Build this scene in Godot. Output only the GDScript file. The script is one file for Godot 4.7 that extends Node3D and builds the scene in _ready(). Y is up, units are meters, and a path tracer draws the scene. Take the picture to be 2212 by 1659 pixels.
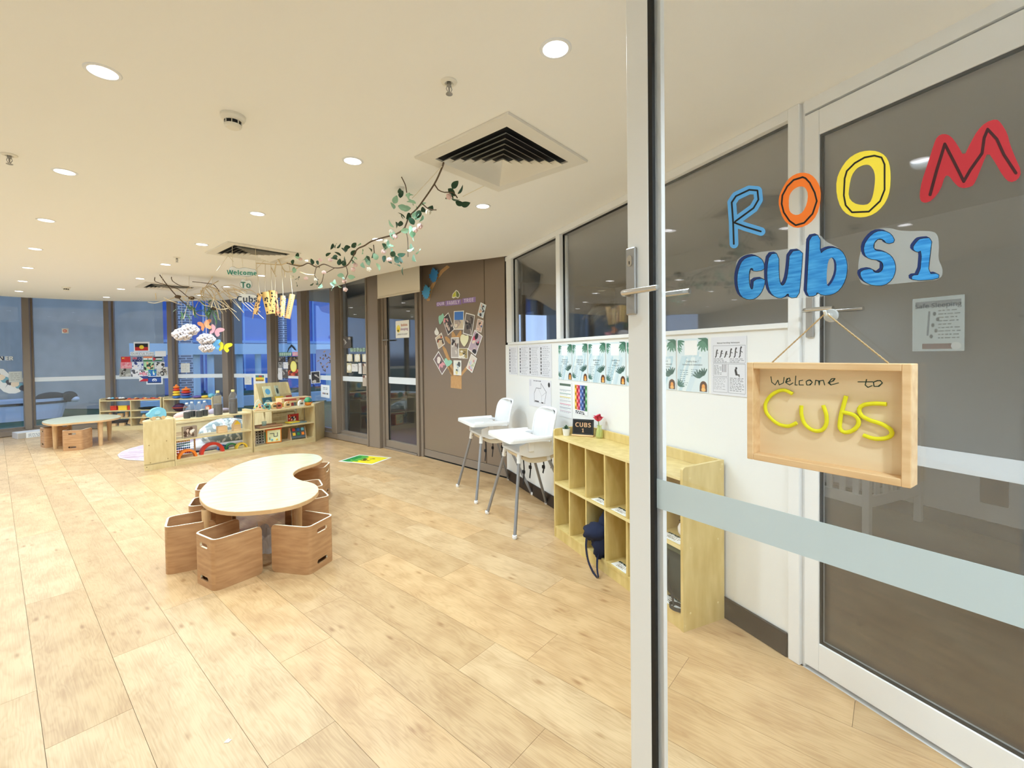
extends Node3D
# A nursery room at dusk. Right wall runs along z at x = 2.053; the ceiling lamps, floor planks and far facade are turned 25.5 degrees from it.
const UP := Vector3.UP
const FPX := 962.84
const CX := 1106.0
const CY := 782.43
const EYE := Vector3(0, 1.47, 0)
const CEIL := 2.6
const ALONG := Vector2(-0.4312, -0.9023)   # (x, z) run of the planks and lamp rows
var cam_basis := Basis()
var taken := {}
var M := {}
var rng := RandomNumberGenerator.new()
var plane_wall := {}
var plane_brown := {}
var plane_open := {}
var plane_shelf := {}
var win_planes := []

# ---------- photograph pixel -> direction -> point on a known plane ----------
func ray(px: float, py: float) -> Vector3:
	return cam_basis * Vector3((px - CX) / FPX, -(py - CY) / FPX, -1.0)

func at_h(px: float, py: float, h: float) -> Vector3:
	var d := ray(px, py)
	return EYE + d * ((h - EYE.y) / d.y)

func make_plane(a: Vector2, b: Vector2) -> Dictionary:   # a is the left end on the floor, b the right end, seen from the room
	var u := Vector3(b.x - a.x, 0, b.y - a.y).normalized()
	return {"T": Transform3D(Basis(u, UP, u.cross(UP)), Vector3(a.x, 0, a.y)), "len": a.distance_to(b)}

func lp(p: Dictionary, px: float, py: float, off := 0.0) -> Vector3:   # local (along, height, off) on a plane standing off the given one
	var t: Transform3D = p.T
	var d := ray(px, py)
	var w: Vector3 = t.basis.z
	var k: float = ((t.origin + w * off) - EYE).dot(w) / d.dot(w)
	return t.affine_inverse() * (EYE + d * k)

# ---------- mesh builder ----------
class MB:
	var v := PackedVector3Array()
	var n := PackedVector3Array()
	var t := PackedVector2Array()
	func tri(a: Vector3, b: Vector3, c: Vector3, na: Vector3, nb: Vector3, nc: Vector3, ta := Vector2.ZERO, tb := Vector2.ZERO, tc := Vector2.ZERO) -> void:
		if (b - a).cross(c - a).dot(na + nb + nc) > 0.0:
			v.append_array([a, c, b]); n.append_array([na, nc, nb]); t.append_array([ta, tc, tb])
		else:
			v.append_array([a, b, c]); n.append_array([na, nb, nc]); t.append_array([ta, tb, tc])
	func poly(p: Array, away: Vector3) -> void:   # convex, flat; away: a point behind the face
		var nn: Vector3 = (p[1] - p[0]).cross(p[2] - p[0]).normalized()
		if nn.dot(p[0] - away) < 0.0: nn = -nn
		for i in range(1, p.size() - 1):
			tri(p[0], p[i], p[i + 1], nn, nn, nn, uvof(p[0], nn), uvof(p[i], nn), uvof(p[i + 1], nn))
	func uvof(p: Vector3, nn: Vector3) -> Vector2:
		var a := nn.abs()
		if a.x >= a.y and a.x >= a.z: return Vector2(p.z, p.y)
		if a.y >= a.z: return Vector2(p.x, p.z)
		return Vector2(p.x, p.y)
	func face(a: Vector3, b: Vector3, c: Vector3, d: Vector3, nn: Vector3) -> void:   # uv 0..1, a bottom left, b bottom right, c top right, d top left
		tri(a, b, c, nn, nn, nn, Vector2(0, 1), Vector2(1, 1), Vector2(1, 0))
		tri(a, c, d, nn, nn, nn, Vector2(0, 1), Vector2(1, 0), Vector2(0, 0))
	func box(c: Vector3, s: Vector3, bev := 0.0, B := Basis()) -> MB:
		var h := s / 2.0
		var b: float = minf(bev, minf(h.x, minf(h.y, h.z)) * 0.9)
		if b <= 0.0:
			for ax in 3:
				for sg in [-1.0, 1.0]:
					var o := Vector3.ZERO; o[ax] = sg * h[ax]
					var p := Vector3.ZERO; p[(ax + 1) % 3] = h[(ax + 1) % 3]
					var q := Vector3.ZERO; q[(ax + 2) % 3] = h[(ax + 2) % 3]
					poly([c + B * (o - p - q), c + B * (o + p - q), c + B * (o + p + q), c + B * (o - p + q)], c)
			return self
		for ax in 3:
			var i := (ax + 1) % 3
			var j := (ax + 2) % 3
			for sg in [-1.0, 1.0]:
				var pts := []
				for k in [[-1, -1], [1, -1], [1, 1], [-1, 1]]:
					var p := Vector3.ZERO
					p[ax] = sg * h[ax]; p[i] = k[0] * (h[i] - b); p[j] = k[1] * (h[j] - b)
					pts.append(c + B * p)
				poly(pts, c)
			for s1 in [-1.0, 1.0]:
				for s2 in [-1.0, 1.0]:
					var pts := []
					for k in [[-1.0, 0], [1.0, 0], [1.0, 1], [-1.0, 1]]:
						var p := Vector3.ZERO
						p[ax] = k[0] * (h[ax] - b)
						p[i] = s1 * (h[i] - (b if k[1] == 0 else 0.0)); p[j] = s2 * (h[j] - (0.0 if k[1] == 0 else b))
						pts.append(c + B * p)
					poly(pts, c)
		for sx in [-1.0, 1.0]:
			for sy in [-1.0, 1.0]:
				for sz in [-1.0, 1.0]:
					poly([c + B * Vector3(sx * h.x, sy * (h.y - b), sz * (h.z - b)), c + B * Vector3(sx * (h.x - b), sy * h.y, sz * (h.z - b)), c + B * Vector3(sx * (h.x - b), sy * (h.y - b), sz * h.z)], c)
		return self
	func prism(p0: PackedVector2Array, z0: float, z1: float, X := Transform3D(), smooth := false) -> MB:   # polygon in local xy, thickness z0..z1
		var p := p0.duplicate()
		if Geometry2D.is_polygon_clockwise(p): p.reverse()
		var idx := Geometry2D.triangulate_polygon(p)
		var zp := X.basis.z.normalized()
		for i in range(0, idx.size(), 3):
			for k in 2:
				var z: float = z1 if k == 0 else z0
				var nn: Vector3 = zp if k == 0 else -zp
				tri(X * Vector3(p[idx[i]].x, p[idx[i]].y, z), X * Vector3(p[idx[i + 1]].x, p[idx[i + 1]].y, z), X * Vector3(p[idx[i + 2]].x, p[idx[i + 2]].y, z), nn, nn, nn, p[idx[i]], p[idx[i + 1]], p[idx[i + 2]])
		var cnt := p.size()
		var run := 0.0
		for i in cnt:
			var a := p[i]
			var b := p[(i + 1) % cnt]
			var e := (b - a).normalized()
			var na := Vector2(e.y, -e.x)
			var nb := na
			if smooth:
				var e0 := (a - p[(i + cnt - 1) % cnt]).normalized()
				var e1 := (p[(i + 2) % cnt] - b).normalized()
				if e0.dot(e) > 0.6: na = (na + Vector2(e0.y, -e0.x)).normalized()
				if e1.dot(e) > 0.6: nb = (nb + Vector2(e1.y, -e1.x)).normalized()
			var n3a := (X.basis * Vector3(na.x, na.y, 0)).normalized()
			var n3b := (X.basis * Vector3(nb.x, nb.y, 0)).normalized()
			var l := a.distance_to(b)
			var A := X * Vector3(a.x, a.y, z0)
			var B := X * Vector3(b.x, b.y, z0)
			var Cc := X * Vector3(b.x, b.y, z1)
			var D := X * Vector3(a.x, a.y, z1)
			tri(A, B, Cc, n3a, n3b, n3b, Vector2(run, z0), Vector2(run + l, z0), Vector2(run + l, z1))
			tri(A, Cc, D, n3a, n3b, n3a, Vector2(run, z0), Vector2(run + l, z1), Vector2(run, z1))
			run += l
		return self
	func tube(p: Array, r, seg := 7, caps := true) -> MB:   # r: one radius or one per point
		var cnt := p.size()
		var side := Vector3.ZERO
		var rings := []
		var norms := []
		for i in cnt:
			var d: Vector3 = (p[mini(i + 1, cnt - 1)] - p[maxi(i - 1, 0)]).normalized()
			if i == 0:
				side = d.cross(UP if absf(d.y) < 0.9 else Vector3.RIGHT).normalized()
			side = (side - d * side.dot(d)).normalized()
			var up := d.cross(side)
			var rr: float = r[i] if r is Array else r
			var ring := []
			var nr := []
			for k in seg:
				var a := TAU * k / seg
				var nn: Vector3 = side * cos(a) + up * sin(a)
				ring.append(p[i] + nn * rr); nr.append(nn)
			rings.append(ring); norms.append(nr)
		for i in cnt - 1:
			for k in seg:
				var k2 := (k + 1) % seg
				tri(rings[i][k], rings[i][k2], rings[i + 1][k2], norms[i][k], norms[i][k2], norms[i + 1][k2])
				tri(rings[i][k], rings[i + 1][k2], rings[i + 1][k], norms[i][k], norms[i + 1][k2], norms[i + 1][k])
		if caps:
			poly(rings[0], p[1]); poly(rings[cnt - 1], p[cnt - 2])
		return self
	func lathe(pr: Array, seg := 20, X := Transform3D(), a0 := 0.0, a1 := TAU) -> MB:   # pr: Vector2(radius, height)
		for i in pr.size() - 1:
			var a: Vector2 = pr[i]
			var b: Vector2 = pr[i + 1]
			var e := b - a
			if e.length() < 1e-7: continue
			var nn := Vector2(e.y, -e.x).normalized()
			for k in seg:
				var t0 := a0 + (a1 - a0) * k / seg
				var t1 := a0 + (a1 - a0) * (k + 1) / seg
				var A := X * Vector3(a.x * cos(t0), a.y, a.x * sin(t0))
				var B := X * Vector3(a.x * cos(t1), a.y, a.x * sin(t1))
				var Cc := X * Vector3(b.x * cos(t1), b.y, b.x * sin(t1))
				var D := X * Vector3(b.x * cos(t0), b.y, b.x * sin(t0))
				var n0 := (X.basis * Vector3(nn.x * cos(t0), nn.y, nn.x * sin(t0))).normalized()
				var n1 := (X.basis * Vector3(nn.x * cos(t1), nn.y, nn.x * sin(t1))).normalized()
				if a.x > 1e-6: tri(A, B, Cc, n0, n1, n1, Vector2(t0, a.y), Vector2(t1, a.y), Vector2(t1, b.y))
				if b.x > 1e-6: tri(A, Cc, D, n0, n1, n0, Vector2(t0, a.y), Vector2(t1, b.y), Vector2(t0, b.y))
		return self
	func ball(c: Vector3, r: Vector3, seg := 12, lump := 0.0, sd := 0, B := Basis()) -> MB:
		var rows: int = maxi(4, seg / 2)
		var g := []
		for i in rows + 1:
			var row := []
			for k in seg + 1:
				var th := PI * i / rows
				var ph := TAU * (k % seg) / seg
				var d := Vector3(sin(th) * cos(ph), cos(th), sin(th) * sin(ph))
				var q: float = 1.0 + lump * (sin(d.x * 5.1 + sd) * sin(d.y * 6.3 + sd * 1.7) + sin(d.z * 7.7 + sd * 0.6) * 0.6)
				row.append([c + B * (d * r * q), (B * (d / r)).normalized()])
			g.append(row)
		for i in rows:
			for k in seg:
				var a = g[i][k]; var b = g[i][k + 1]; var c2 = g[i + 1][k + 1]; var d2 = g[i + 1][k]
				if i > 0: tri(a[0], b[0], c2[0], a[1], b[1], c2[1])
				if i < rows - 1: tri(a[0], c2[0], d2[0], a[1], c2[1], d2[1])
		return self
	func mesh() -> ArrayMesh:
		var a := []
		a.resize(Mesh.ARRAY_MAX)
		a[Mesh.ARRAY_VERTEX] = v; a[Mesh.ARRAY_NORMAL] = n; a[Mesh.ARRAY_TEX_UV] = t
		var m := ArrayMesh.new()
		m.add_surface_from_arrays(Mesh.PRIMITIVE_TRIANGLES, a)
		return m

# ---------- naming, tagging, parenting ----------
func numbered(called: String) -> String:
	var k: int = taken.get(called, 0)
	taken[called] = k + 1
	return called if k == 0 else "%s_%03d" % [called, k]

func tag(o: Node3D, label: String, category: String, group := "") -> Node3D:
	o.set_meta("label", label); o.set_meta("category", category)
	if group: o.set_meta("group", group)
	return o

func thing(called: String, label: String, category: String, X := Transform3D(), group := "") -> Node3D:
	var o := Node3D.new()
	o.name = numbered(called)
	add_child(o)
	o.transform = X
	return tag(o, label, category, group)

func setting(called: String, X := Transform3D()) -> Node3D:
	var o := Node3D.new()
	o.name = numbered(called)
	add_child(o)
	o.transform = X
	o.set_meta("kind", "structure")
	return o

func part(parent: Node3D, called: String, b: MB, m: Material, X := Transform3D()) -> MeshInstance3D:
	return part_mesh(parent, called, b.mesh(), m, X)

func part_mesh(parent: Node3D, called: String, me: Mesh, m: Material, X := Transform3D()) -> MeshInstance3D:
	var o := MeshInstance3D.new()
	o.name = called
	o.mesh = me
	o.material_override = m
	o.transform = X
	parent.add_child(o, true)
	return o

func copy_of(o: Node3D, X: Transform3D, label := "") -> Node3D:
	var c: Node3D = o.duplicate()
	c.name = numbered(String(o.name).split("_0")[0])
	add_child(c)
	c.transform = X
	if label: c.set_meta("label", label)
	return c

func shift(x: float, y: float, z: float) -> Transform3D:
	return Transform3D(Basis(), Vector3(x, y, z))

func turned(deg: float, at: Vector3) -> Transform3D:
	return Transform3D(Basis(UP, deg_to_rad(deg)), at)

# ---------- materials and textures ----------
func col(r: int, g: int, b: int) -> Color:
	return Color8(r, g, b)

func mat(c: Color, rough := 0.6, metal := 0.0, spec := 0.5) -> StandardMaterial3D:
	var m := StandardMaterial3D.new()
	m.albedo_color = c
	m.roughness = rough
	m.metallic = metal
	m.metallic_specular = spec
	return m

func glass(alpha: float, tint: Color) -> StandardMaterial3D:
	var m := mat(Color(tint.r, tint.g, tint.b, alpha), 0.02)
	m.transparency = BaseMaterial3D.TRANSPARENCY_ALPHA
	return m

func solid_glass(tint: Color, alpha := 0.03) -> StandardMaterial3D:
	var m := mat(Color(tint.r, tint.g, tint.b, alpha), 0.03)
	m.refraction_enabled = true
	m.refraction_scale = 0.04
	return m

func grain_image(sd: int, freq: float, c0: Color, c1: Color, octaves := 4, power := 1.0, size := 256) -> ImageTexture:
	var f := FastNoiseLite.new()
	f.seed = sd; f.frequency = freq; f.fractal_octaves = octaves
	var g := f.get_seamless_image(size, size)
	g.convert(Image.FORMAT_L8)
	var data := g.get_data()
	var out := PackedByteArray()
	out.resize(size * size * 3)
	var lut := []
	for i in 256:
		lut.append(c0.lerp(c1, pow(i / 255.0, power)))
	for i in size * size:
		var c: Color = lut[data[i]]
		out[i * 3] = c.r8; out[i * 3 + 1] = c.g8; out[i * 3 + 2] = c.b8
	return ImageTexture.create_from_image(Image.create_from_data(size, size, false, Image.FORMAT_RGB8, out))

func wood(c0: Color, c1: Color, sd: int, scale: Vector3, rough := 0.45, spec := 0.5) -> StandardMaterial3D:
	var m := mat(Color.WHITE, rough, 0.0, spec)
	m.albedo_texture = grain_image(sd, 0.02, c0, c1)
	m.uv1_triplanar = true
	m.uv1_triplanar_sharpness = 8.0
	m.uv1_scale = scale
	return m

func printed(im: Image, rough := 0.5) -> StandardMaterial3D:
	var m := mat(Color.WHITE, rough)
	m.albedo_texture = ImageTexture.create_from_image(im)
	m.texture_repeat = false
	return m

# ---------- drawing flat print ----------
func sheet(w: int, h: int, c: Color) -> Image:
	var im := Image.create(w, h, false, Image.FORMAT_RGB8)
	im.fill(c)
	return im

func dab(im: Image, cx: float, cy: float, rx: float, ry: float, c: Color, rot := 0.0) -> void:
	var R: float = maxf(rx, ry)
	var cs := cos(rot)
	var sn := sin(rot)
	for y in range(maxi(0, int(cy - R)), mini(im.get_height(), int(cy + R) + 1)):
		for x in range(maxi(0, int(cx - R)), mini(im.get_width(), int(cx + R) + 1)):
			var dx := x - cx
			var dy := y - cy
			var a := (dx * cs + dy * sn) / rx
			var b := (-dx * sn + dy * cs) / ry
			if a * a + b * b <= 1.0: im.set_pixel(x, y, c)

func bar(im: Image, x: float, y: float, w: float, h: float, c: Color) -> void:
	im.fill_rect(Rect2i(int(x), int(y), maxi(1, int(w)), maxi(1, int(h))), c)

func stroke(im: Image, a: Vector2, b: Vector2, w: float, c: Color) -> void:
	var k := int(a.distance_to(b)) + 1
	for i in k + 1:
		var p := a.lerp(b, float(i) / k)
		bar(im, p.x - w / 2, p.y - w / 2, w, w, c)

func words(im: Image, x: float, y: float, w: float, rows: int, dy: float, c: Color, h := 2.0) -> void:
	for r in rows:
		var q := x
		var stop := x + w * rng.randf_range(0.6, 1.0)
		while q < stop:
			var l := rng.randf_range(4, 14)
			bar(im, q, y + r * dy, minf(l, x + w - q), h, c)
			q += l + 3

func spots(im: Image, r: Rect2, cs: Array, cnt: int, lo: float, hi: float) -> void:
	for i in cnt:
		dab(im, rng.randf_range(r.position.x, r.end.x), rng.randf_range(r.position.y, r.end.y), rng.randf_range(lo, hi), rng.randf_range(lo, hi), cs[rng.randi() % cs.size()], rng.randf() * PI)

# a sheet of paper: printed front, plain sides; stands in local xy facing +z, centred
func card(parent: Node3D, called: String, w: float, h: float, front: Material, side: Material, X := Transform3D(), thick := 0.0012) -> MeshInstance3D:
	var b := MB.new()
	b.box(Vector3(0, 0, thick / 2), Vector3(w, h, thick * 0.98))
	var f := MB.new()
	f.face(Vector3(-w / 2, -h / 2, thick), Vector3(w / 2, -h / 2, thick), Vector3(w / 2, h / 2, thick), Vector3(-w / 2, h / 2, thick), Vector3.BACK)
	var me := b.mesh()
	me.add_surface_from_arrays(Mesh.PRIMITIVE_TRIANGLES, f.mesh().surface_get_arrays(0))
	var o := MeshInstance3D.new()
	o.name = called
	me.surface_set_material(0, side)
	me.surface_set_material(1, front)
	o.mesh = me
	o.transform = X
	parent.add_child(o, true)
	return o

func paper_on(p: Dictionary, px0: float, py0: float, px1: float, py1: float, called: String, label: String, category: String, front: Material, off := 0.002, roll := 0.0, group := "") -> Node3D:
	var a := lp(p, px0, py0)
	var b := lp(p, px1, py1)
	var T: Transform3D = p.T * Transform3D(Basis(Vector3.BACK, roll), Vector3((a.x + b.x) / 2, (a.y + b.y) / 2, off))
	var o := thing(called, label, category, T, group)
	card(o, "sheet", absf(b.x - a.x), absf(a.y - b.y), front, M.paper)
	return o

func quad_on(p: Dictionary, c: Array, called: String, label: String, category: String, front: Material, off := 0.002, group := "") -> Node3D:   # c: four pixel corners TL TR BR BL
	var q := []
	for k in c: q.append(lp(p, k.x, k.y))
	var mid: Vector3 = (q[0] + q[1] + q[2] + q[3]) / 4.0
	var ex: Vector3 = ((q[1] - q[0]) + (q[2] - q[3])) / 2.0
	var ey: Vector3 = ((q[0] - q[3]) + (q[1] - q[2])) / 2.0
	var o := thing(called, label, category, p.T * Transform3D(Basis(Vector3.BACK, atan2(ex.y, ex.x)), Vector3(mid.x, mid.y, off)), group)
	card(o, "sheet", ex.length(), ey.length(), front, M.paper)
	return o

func letters(parent: Node3D, called: String, s: String, cap: float, m: Material, X: Transform3D, depth := 0.0008, face := "Droid Sans", bold := false, stretch := 1.0) -> MeshInstance3D:
	var t := TextMesh.new()
	var f := SystemFont.new()
	f.font_names = PackedStringArray([face])
	if bold: f.font_weight = 700
	t.font = f
	t.text = s
	t.font_size = 48
	t.pixel_size = cap / (48.0 * 0.714)
	t.depth = depth
	t.curve_step = 2.0
	return part_mesh(parent, called, t, m, X * Transform3D(Basis.from_scale(Vector3(stretch, 1, 1)), Vector3.ZERO))

# flat shape with holes, cut so that every piece is simple
func cut_prism(b: MB, outer: PackedVector2Array, holes: Array, z0: float, z1: float) -> void:
	var regions := [outer]
	for h in holes:
		var r := Rect2(h[0], Vector2.ZERO)
		for q in h: r = r.expand(q)
		var x: float = r.get_center().x
		var next := []
		for g in regions:
			for side in [PackedVector2Array([Vector2(x - 99, -99), Vector2(x, -99), Vector2(x, 99), Vector2(x - 99, 99)]), PackedVector2Array([Vector2(x, -99), Vector2(x + 99, -99), Vector2(x + 99, 99), Vector2(x, 99)])]:
				for k in Geometry2D.intersect_polygons(g, side):
					for m in Geometry2D.clip_polygons(k, h): next.append(m)
		regions = next
	for g in regions: b.prism(g, z0, z1)

func fat_line(b: MB, pts: PackedVector2Array, r: float, z0: float, z1: float, butt := false) -> void:
	var outs := []
	var holes := []
	var big := PackedVector2Array()
	for p in pts: big.append(p * 10000.0)
	for g in Geometry2D.offset_polyline(big, r * 10000.0, Geometry2D.JOIN_ROUND, Geometry2D.END_BUTT if butt else Geometry2D.END_ROUND):
		var q := PackedVector2Array()
		for p in g: q.append(p / 10000.0)
		if Geometry2D.is_polygon_clockwise(q): holes.append(q)
		else: outs.append(q)
	for q in outs: cut_prism(b, q, holes if outs.size() == 1 else [], z0, z1)

func curve(pts: Array, step := 0.02) -> Array:   # smooth line through points
	var out := []
	var k := pts.size()
	for i in k - 1:
		var p0: Vector3 = pts[maxi(i - 1, 0)]
		var p1: Vector3 = pts[i]
		var p2: Vector3 = pts[i + 1]
		var p3: Vector3 = pts[mini(i + 2, k - 1)]
		var cnt: int = clampi(int(p1.distance_to(p2) / step), 1, 12)
		for j in cnt: out.append(p1.cubic_interpolate(p2, p0, p3, float(j) / cnt))
	out.append(pts[k - 1])
	return out

func v2(a: Array) -> PackedVector2Array:
	var o := PackedVector2Array()
	for i in range(0, a.size(), 2): o.append(Vector2(a[i], a[i + 1]))
	return o

func smooth2(p: PackedVector2Array, times := 2) -> PackedVector2Array:   # corner cutting on a closed outline
	for k in times:
		var o := PackedVector2Array()
		for i in p.size():
			var a := p[i]
			var b := p[(i + 1) % p.size()]
			o.append(a.lerp(b, 0.25)); o.append(a.lerp(b, 0.75))
		p = o
	return p

func round_rect(w: float, h: float, r: float, k := 4) -> PackedVector2Array:
	var o := PackedVector2Array()
	for c in [[1, 1, 0.0], [-1, 1, PI / 2], [-1, -1, PI], [1, -1, PI * 1.5]]:
		for i in k + 1:
			var a: float = c[2] + PI / 2 * i / k
			o.append(Vector2(c[0] * (w / 2 - r) + cos(a) * r, c[1] * (h / 2 - r) + sin(a) * r))
	return o

func _ready() -> void:
	rng.seed = 7
	# ---------- camera, sky, exposure ----------
	cam_basis = Basis(UP, -0.41575) * Basis(Vector3.RIGHT, -0.01815) * Basis(Vector3.BACK, -0.01166)
	var cam := Camera3D.new()
	cam.name = "camera"
	cam.projection = Camera3D.PROJECTION_FRUSTUM
	cam.near = 0.05
	cam.far = 200.0
	cam.keep_aspect = Camera3D.KEEP_HEIGHT
	cam.size = 0.05 * 1659.0 / FPX
	cam.frustum_offset = Vector2(0, -0.05 * (829.5 - CY) / FPX)
	add_child(cam)
	cam.transform = Transform3D(cam_basis, EYE)
	cam.current = true
	var sky_mat := ProceduralSkyMaterial.new()
	sky_mat.sky_top_color = col(128, 158, 208)
	sky_mat.sky_horizon_color = col(162, 188, 226)
	sky_mat.ground_horizon_color = col(60, 80, 120)
	sky_mat.ground_bottom_color = col(30, 40, 60)
	sky_mat.sky_energy_multiplier = 1.0
	var env := Environment.new()
	env.background_mode = Environment.BG_SKY
	env.sky = Sky.new()
	env.sky.sky_material = sky_mat
	env.background_energy_multiplier = SKY
	env.tonemap_mode = Environment.TONE_MAPPER_LINEAR
	env.tonemap_exposure = EXPOSURE
	env.sdfgi_enabled = true
	env.ssao_enabled = true
	env.ssil_enabled = true
	var we := WorldEnvironment.new()
	we.name = "environment"
	we.environment = env
	add_child(we)
	make_materials()
	plane_wall = make_plane(Vector2(2.053, -4.82), Vector2(2.053, -0.15))
	plane_brown = make_plane(Vector2(1.40, -6.46), Vector2(2.053, -4.82))
	plane_open = make_plane(Vector2(0.831, -0.942), Vector2(0.831, -0.942) + Vector2(0.191, 0.9816))
	plane_shelf = make_plane(Vector2(-1.766, -7.38), Vector2(-0.02, -8.40))
	build_floor()
	build_ceiling()
	build_right_wall()
	build_other_walls()
	build_far_facade()
	build_nap_room()
	build_outside()
	build_open_door()
	build_lamps()
	build_ceiling_fittings()
	build_kidney_table()
	build_cubby()
	build_high_chairs()
	build_play_shelves()
	build_rear_corner()
	build_wall_papers()
	build_family_tree()
	build_window_papers()
	build_hanging()

const SKY := 2.2
const EXPOSURE := 1.12
const LAMP := 1.85

func make_materials() -> void:
	M.paper = mat(col(244, 244, 242), 0.6)
	M.white_paint = mat(col(240, 240, 238), 0.55)
	M.ceiling = mat(col(246, 243, 237), 0.8)
	M.white_frame = mat(col(240, 240, 239), 0.32)
	M.brown_panel = mat(col(134, 117, 101), 0.3)
	M.brown_frame = mat(col(138, 124, 110), 0.38)
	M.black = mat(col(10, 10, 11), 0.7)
	M.gasket = mat(col(14, 14, 15), 0.6)
	M.skirting = mat(col(44, 33, 27), 0.45)
	M.pane = glass(0.02, col(150, 170, 180))
	M.pane_dim = glass(0.04, col(70, 76, 76))
	M.band = mat(col(226, 232, 238), 0.45)
	M.band_frost = mat(Color(0.84, 0.9, 0.92, 0.85), 0.5)
	M.band_frost.transparency = BaseMaterial3D.TRANSPARENCY_ALPHA
	M.steel = mat(col(190, 188, 184), 0.22, 1.0)
	M.steel_dull = mat(col(165, 165, 165), 0.35, 1.0)
	M.maple = wood(col(212, 188, 134), col(230, 211, 163), 3, Vector3(2.5, 0.7, 2.5), 0.4)
	M.maple_flat = wood(col(216, 193, 139), col(230, 212, 166), 4, Vector3(0.7, 2.5, 2.5), 0.38)
	M.cubby = wood(col(206, 178, 106), col(230, 206, 140), 5, Vector3(2.2, 0.6, 2.2), 0.42)
	M.cubby_edge = mat(col(232, 212, 152), 0.45)
	M.ply = wood(col(176, 130, 88), col(204, 160, 116), 8, Vector3(0.9, 5.0, 0.9), 0.42)
	M.ply_edge = mat(col(246, 232, 200), 0.5)
	M.top = wood(col(206, 200, 166), col(220, 215, 186), 9, Vector3(0.8, 3.0, 3.0), 0.14)
	M.top_edge = mat(col(222, 180, 130), 0.4)
	M.leg_wood = wood(col(210, 170, 120), col(232, 196, 150), 11, Vector3(4, 0.8, 4), 0.4)
	M.pine = wood(col(226, 184, 132), col(246, 214, 168), 12, Vector3(0.8, 6.0, 6.0), 0.5)
	M.pine_back = wood(col(240, 212, 168), col(248, 226, 188), 13, Vector3(0.6, 3.0, 3.0), 0.55)
	M.white_plastic = mat(col(246, 246, 246), 0.28)
	M.cream_plastic = mat(col(236, 222, 196), 0.4)
	M.strap = mat(col(28, 28, 32), 0.8)
	M.leg_metal = mat(col(150, 150, 152), 0.4, 0.35)
	M.twine = mat(col(196, 168, 124), 0.85)
	M.string = mat(col(226, 214, 190), 0.8)
	M.twig = mat(col(226, 206, 170), 0.8)
	M.twig_dark = mat(col(96, 78, 60), 0.8)
	M.leaf = mat(col(38, 74, 50), 0.6)
	M.leaf_pale = mat(col(168, 210, 182), 0.65)
	M.leaf_pale.backlight_enabled = true
	M.leaf_pale.backlight = col(80, 110, 90)
	M.rose = mat(col(238, 204, 198), 0.7)
	M.rose_white = mat(col(244, 238, 222), 0.7)
	M.ink = mat(col(24, 24, 28), 0.7)
	M.turf = wood(col(14, 58, 36), col(34, 92, 54), 15, Vector3(0.8, 0.8, 0.8), 0.9)
	var c := [col(214, 60, 40), col(240, 130, 40), col(244, 204, 60), col(40, 130, 74), col(50, 104, 180), col(104, 84, 150), col(120, 190, 210)]
	var nm := ["red", "orange", "yellow", "green", "blue", "purple", "aqua"]
	for i in 7: M[nm[i]] = mat(c[i], 0.45)

# ---------- the room ----------
func footprint() -> PackedVector2Array:
	return v2([2.053, 1.5, 2.053, -4.82, 1.40, -6.46, 1.0, -7.35, 0.872, -7.58, 0.373, -8.53, -0.184, -9.6, -0.797, -10.6, -1.724, -11.4, -2.835, -11.9, -4.01, -12.2, -5.2, -11.95, -6.1, -11.2, -6.75, -10.25, -1.3, 1.5])

func flat(poly: PackedVector2Array, y0: float, y1: float) -> MB:   # slab from an (x, z) outline
	return MB.new().prism(poly, -y1, -y0, Transform3D(Basis(Vector3.RIGHT, Vector3.BACK, Vector3.DOWN), Vector3.ZERO))

func plank_texture(sd: int) -> ImageTexture:
	var w := 1024
	var h := 176
	var f := FastNoiseLite.new()
	f.seed = sd; f.frequency = 0.01; f.fractal_octaves = 3
	var fine := FastNoiseLite.new()
	fine.seed = sd + 50; fine.frequency = 0.05; fine.fractal_octaves = 3
	var r := RandomNumberGenerator.new()
	r.seed = sd
	var knots := []
	for i in 3: knots.append(Vector3(r.randf_range(80, 940), r.randf_range(20, 156), r.randf_range(0.5, 1.0)))
	var yc := r.randf_range(30, 150)
	var xc := r.randf_range(200, 800)
	var light := col(212, 181, 138)
	var dark := col(166, 129, 88)
	var out := PackedByteArray()
	out.resize(w * h * 3)
	var at := 0
	for y in h:
		for x in w:
			var warp := f.get_noise_2d(x * 0.35, y * 1.4)
			var dy: float = y - yc + warp * 46.0
			var pull := 0.0
			var spot := 0.0
			for k in knots:
				var ex: float = (x - k.x) / 26.0
				var ey: float = (y - k.y) / 8.0
				var e := ex * ex + ey * ey
				if e < 14.0:
					pull += exp(-e * 0.35) * 2.6
					spot += exp(-e * 2.2) * k.z
			var ring: float = 0.5 + 0.5 * sin(sqrt(dy * dy + pow((x - xc) * 0.085, 2.0)) * 0.34 + pull * 2.0)
			var fib := fine.get_noise_2d(x * 0.14, y * 4.6)
			var cloud := f.get_noise_2d(x * 0.5 + 900.0, y * 0.9)
			var q: float = clampf(0.16 + 0.16 * ring * ring + 0.26 * fib + 0.34 * cloud + spot * 0.8, 0.0, 1.0)
			out[at] = int(lerpf(light.r8, dark.r8, q)); out[at + 1] = int(lerpf(light.g8, dark.g8, q)); out[at + 2] = int(lerpf(light.b8, dark.b8, q))
			at += 3
	return ImageTexture.create_from_image(Image.create_from_data(w, h, false, Image.FORMAT_RGB8, out))

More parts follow.
